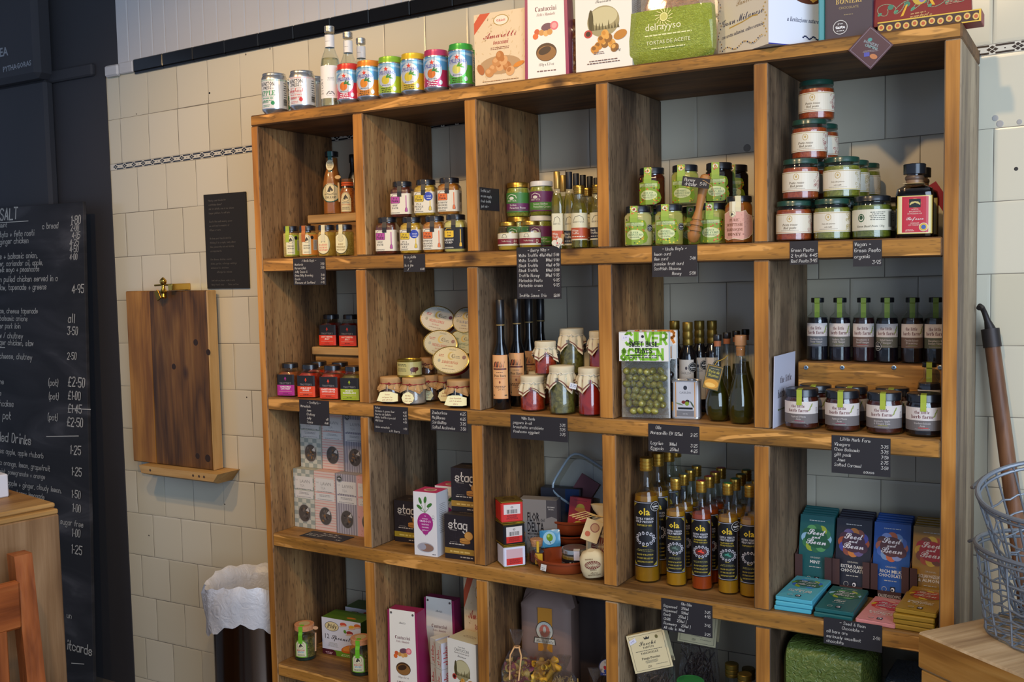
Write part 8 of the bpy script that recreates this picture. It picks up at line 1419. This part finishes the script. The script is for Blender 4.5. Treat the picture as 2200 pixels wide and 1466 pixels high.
paperbag((.895, .165, Z4 + .0004), 8, .148, .085, .318, 'large mauve-brown paper pasta bag with an orange band', '7d655a', True, 'paper pasta bags'); paperbag((.985, .262, Z4 + .0004), 4, .11, .07, .315, 'darker paper pasta bag in the shadow behind the large one', '4a3c38', None, 'paper pasta bags')
def clearbag(x, y, r, h, lb, mat, n, kind, tie=None, band=None, badge=None, rz=14):
    t = thing('pasta_pack', lb, 'pasta bag', (x, y, Z4 + .0004), rz, 'clear bags of pasta'); mb = MB(); mb.loft([(0, r * .9, wide(.8, 5)), (.012, r, wide(.85, 4)), (h * .55, r * .98, wide(.85, 4)), (h * .72, r * .6, circ), (h * .78, r * .14, circ), (h * .80, r * .13, circ), (h * .9, r * .34, wide(.4, 2)), (h, r * .5, wide(.25, 2))], cello('f4f2ee'), n=40, c1=False); mb.build('clear_bag', t)
    mb = MB(); g = random.Random(int(x * 1e4))
    for i in range(n):
        cl = mat[i % len(mat)]; a = g.uniform(0, 2 * pi); q = r * .80 * math.sqrt(g.uniform(.15, 1)); z = g.uniform(.027, h * .60); p = (q * math.sin(a), -q * math.cos(a) * .82, z); T = Tm(p, (g.uniform(0, 3), g.uniform(0, 3), g.uniform(0, 3)))
        if kind == 'tube': mb.loft([(-.02, .0075), (.02, .0075)], ink(cl, .5), n=10, T=T, c0=False, c1=False)
        elif kind == 'bell': mb.loft([(-.009, .003), (0, .005), (.006, .009), (.009, .0125)], ink(cl, .5), lambda tt: 1 + .12 * math.sin(7 * tt), n=14, T=T, c0=False, c1=False)
        else: mb.tube([(-.02, 0, 0), (-.008, .006, .004), (.008, -.004, -.003), (.02, .003, .004)], .0012, ink(cl, .5), n=4, T=T)
    o = mb.build('pasta_filling', t); o['kind'] = 'stuff'
    if tie: mb = MB(); [mb.tube([(sx, -r * .18, h * .79), (sx * 2.2, -r * .5, h * .72), (sx * 1.8, -r * .95, h * .45)], .0022, ink(tie, .7), n=6) for sx in (-.006, .008)]; mb.tube([(r * .17 * math.sin(q), -r * .17 * math.cos(q), h * .79) for q in [2 * pi * i / 16 for i in range(16)]], .0022, ink(tie, .7), n=6, closed=True); mb.build('tie', t)
    if band: mb = MB(); c = Cv(); c.R(-r * 1.5, 0, r * 1.5, h * .30, 'cdbf9f'); c.T(band, 0, h * .22, h * .045, '4a3a2c', 'S', w=r * 1.4); c.G(0, h * .14, r * 1.2, .003, '4a3a2c', 3); c.wrap(mb, wide(.86, 4), r, .01, gap=.002); mb.build('paper_band', t)
    if badge:
        mb = MB(); c = Cv(); b = r * .62; zc = h * badge; c.E(0, zc + b * .1, b * 1.08, b * .98, '3a4a8a', 26); c.E(0, zc + b * .14, b * 1.0, b * .88, 'c9c8cc', 26); c.T('Gentile', 0, zc + b * .55, b * .26, '4a4a54', 'S', w=b * 1.0); [c.E(dx * b, zc + dy * b, b * .17, b * .22, k, 14, rt) for dx, dy, k, rt in ((-.4, .1, 'b82a34', .5), (-.1, .0, '2f4aa8', 0), (.25, .1, 'b83a2c', -.4), (.1, -.35, 'd0b02c', .2), (-.35, -.3, '2f4aa8', .6), (.45, -.15, '2a2a34', .3), (.0, .28, '4a3a34', 0))]; c.P([(-b * .9, zc - b * .75), (b * .9, zc - b * .75), (b * 1.0, zc - b * .45), (-b * 1.0, zc - b * .45)], '3a4a9a'); c.G(0, zc - b * .65, b * 1.2, b * .08, 'c9c8cc'); c.flat(mb, Tm((0, -r * .98, 0), (R(-3), 0, 0)), .4); mb.build('crest_label', t)
    return t
clearbag(.850, .058, .042, .225, 'clear bag of purple, green and yellow bell pasta tied with pale ribbon, in front', ['8a3a4c', 'c9a54a', '8a8a4c', '9a4a58', 'd0b25a'], 150, 'bell', 'd0a06a', 'Campanelle Tricolore')
clearbag(.924, .082, .032, .225, 'clear bag of big yellow pasta tubes, between the ribbon-tied bag and a crested bag', ['c9982a', 'd5a93a', 'b8861f'], 90, 'tube')
clearbag(.998, .048, .040, .185, 'clear bag of curly yellow pasta with a round crest label, in front on the board', ['c9a558', 'd5b56c', 'b8924a'], 240, 'curl', badge=.42)
clearbag(1.085, .052, .040, .165, 'clear bag of curly pasta with a round crest label, cut off by the divider', ['c9a558', 'd5b56c', 'b8924a'], 160, 'curl', badge=.52)
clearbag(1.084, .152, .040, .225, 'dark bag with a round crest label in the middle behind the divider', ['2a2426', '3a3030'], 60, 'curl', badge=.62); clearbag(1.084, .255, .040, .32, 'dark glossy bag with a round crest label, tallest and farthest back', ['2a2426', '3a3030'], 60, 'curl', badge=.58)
# tagliatelle bags with folded cards
def sacchi(c, w, h):
    c.R(-w / 2, 0, w / 2, h, 'cdbd92'); [c.R(*q, '4a463a') for q in ((-w * .45, h * .04, w * .45, h * .048), (-w * .45, h * .945, w * .45, h * .953), (-w * .45, h * .04, -w * .442, h * .953), (w * .442, h * .04, w * .45, h * .953))]; c.P([(-w * .05, h * .82), (-w * .07, h * .89), (-w * .02, h * .855), (w * .01, h * .90), (w * .04, h * .855), (w * .09, h * .89), (w * .07, h * .82)], '23201c'); c.E(w * .27, h * .84, w * .04, h * .05, '6a6030', 12); c.T('Sacchi', 0, h * .67, h * .12, '3a352a', 'S', w=w * .56); c.T('TARTUFI', 0, h * .59, h * .05, '3a352a', 'B', w=w * .46); c.G(0, h * .53, w * .7, h * .018, '4a463a'); c.T('TAGLIATELLE', 0, h * .45, h * .05, '3a352a', 'B', w=w * .74); c.T('Fungo Porcino', 0, h * .31, h * .06, '2a261e', 'B', w=w * .48); c.G(0, h * .26, w * .34, h * .014, '6a6452', 3); c.T('250', -w * .08, h * .09, h * .06, '3a352a', 'B', w=w * .1); c.G(w * .24, h * .14, w * .3, h * .014, '6a6452')
def tagbag(x, y, rz, tilt, lb, hb=.26, price=False):
    t = thing('tagliatelle_bag', lb, 'pasta bag', (x, y, Z4 + .0004), rz, 'tagliatelle bags with folded cream cards'); r = .052; mb = MB(); mb.loft([(0, r * .9, wide(.6, 5)), (.012, r, wide(.66, 4)), (hb * .55, r * .96, wide(.6, 4)), (hb * .8, r * .9, wide(.2, 4)), (hb * .92, r * .85, wide(.03, 4))], cello('f0eeee'), n=36, c1=False); mb.build('clear_bag', t)
    mb = MB(); g = random.Random(3)
    for i in range(120): a = g.uniform(0, 6.3); q = r * .72 * g.random() ** .5; T = Tm((q * math.sin(a), -q * math.cos(a) * .62, g.uniform(.034, hb * .66)), (g.uniform(-.6, .6), g.uniform(-.6, .6), a)); mb.tube([(-.006, 0, -.028), (.004, .003, -.01), (-.004, -.002, .01), (.005, .002, .028)], .0018, ink(('3a2e28', '4a3c34', '2c2320')[i % 3], .5), n=4, T=T)
    o = mb.build('pasta_filling', t); o['kind'] = 'stuff'; w, h = .098, .092; mb = MB(); mb.box(-w / 2, -.0004, 0, w / 2, .0004, h, ink('cdbd92', .5)); c = Cv(); sacchi(c, w * .995, h); c.flat(mb, Tm((0, -.0004, 0)))
    if price: c = Cv(); c.P([(-w * .44, h * .74), (-w * .26, h * .80), (-w * .28, h * .91), (-w * .46, h * .85)], 'cfcdd8'); c.T('4.95', -w * .36, h * .80, h * .05, '5a5a9a', 'i', rot=.3); c.flat(mb, Tm((0, -.0018, 0)))
    mb.box(-w / 2, .0, h - .001, w / 2, .036, h, ink('cdbd92', .5)); mb.box(-w / 2, .0355, h * .1, w / 2, .0362, h, ink('bfae84', .5)); mb.build('header_card', t, (0, -.028, hb * .80), (R(-12), R(tilt), 0)); return t
tagbag(1.250, .060, 14, -17, 'tagliatelle bag whose tilted cream card with a small price sticker hangs in front', .25, True); tagbag(1.315, .19, 6, 3, 'tagliatelle bag standing straight behind, its cream card half under the price card', .29)
for u, y, v, lb in ((1572, .14, 1424, 'bronze-capped bottle alone in the low compartment, tallest of the three caps'), (1608, .20, 1434, 'bronze-capped bottle farther back by the divider in the low compartment'), (1600, .085, 1446, 'bronze-capped bottle nearest the board edge in the low compartment')):
    x = X(u, y, .65); zt = by(u, v, y)[1]; bottle_at(x, y, Z4 + .0003, .030, zt - Z4 - .003, lb, db, liq=oil('6a6a1a', .7), fill=.68, capm=bronze, capz=.85, capr=.56, cap_rib=2, group='bronze-capped bottles in the low compartment')
mb = MB(); gx = X(1488, .10, .55); jar_at(gx, .085, Z4 + .0003, .036, by(1488, 1463, .085)[1] - Z4, 'jar with a green lid just showing between the tagliatelle and the bottles', food('6a5a2a', '8a7a3a', 60), lid='2f7a3c', lid_w=.97)
# sealed green and grey bags
def softbag(x, y, z, w, d, h, rz, lb, c1, c2, name='sealed_bag', rot=None):
    m_, nt, b = newmat('soft_' + c1); n1 = node(nt, 'ShaderNodeTexNoise', {'Scale': 11, 'Detail': 3, 'Distortion': 1.5}).outputs[0]; nt.links.new(ramp(nt, n1, [(.3, c1), (.7, c2)]), b.inputs['Base Color']); b.inputs['Roughness'].default_value = .32; bp = node(nt, 'ShaderNodeBump', {'Strength': .7, 'Distance': .012, 'Height': n1}); nt.links.new(bp.outputs[0], b.inputs['Normal'])
    t = thing(name, lb, 'bag', (x, y, z), rz, 'soft sealed bags', rot=rot); mb = MB(); mb.loft([(-w * .54, h * .42, rect(d / h * .9, 3)), (-w * .5, h * .46, rect(d / h, 5)), (-w * .47, h * .5, rect(d / h, 6)), (0, h * .52, rect(d / h, 5)), (w * .47, h * .5, rect(d / h, 6)), (w * .51, h * .44, rect(d / h * .8, 5)), (w * .56, h * .40, rect(d / h * .25, 4))], m_, n=48, T=Tm((0, 0, h / 2 + .004), (pi / 2, 0, pi / 2))); mb.build('bag', t); return t
softbag(1.668, .12, Z4 + .0005, .175, .18, .158, -4, 'dark olive green sealed bag below, carrying another', '5a6a2c', '6a7a38'); softbag(1.670, .12, Z4 + .168, .180, .17, .15, -5, 'olive green sealed bag lying on top, beneath the chocolate price card', '56662a', '66763a')
softbag(1.835, .16, Z4 + .0005, .10, .2, .125, 0, 'blue-grey sealed bag at the bottom beside the green bags', '6a727c', '7a828c'); softbag(1.835, .16, Z4 + .133, .10, .2, .12, 0, 'blue-grey sealed bag lying on the other grey one', '6a727c', '7c848e')
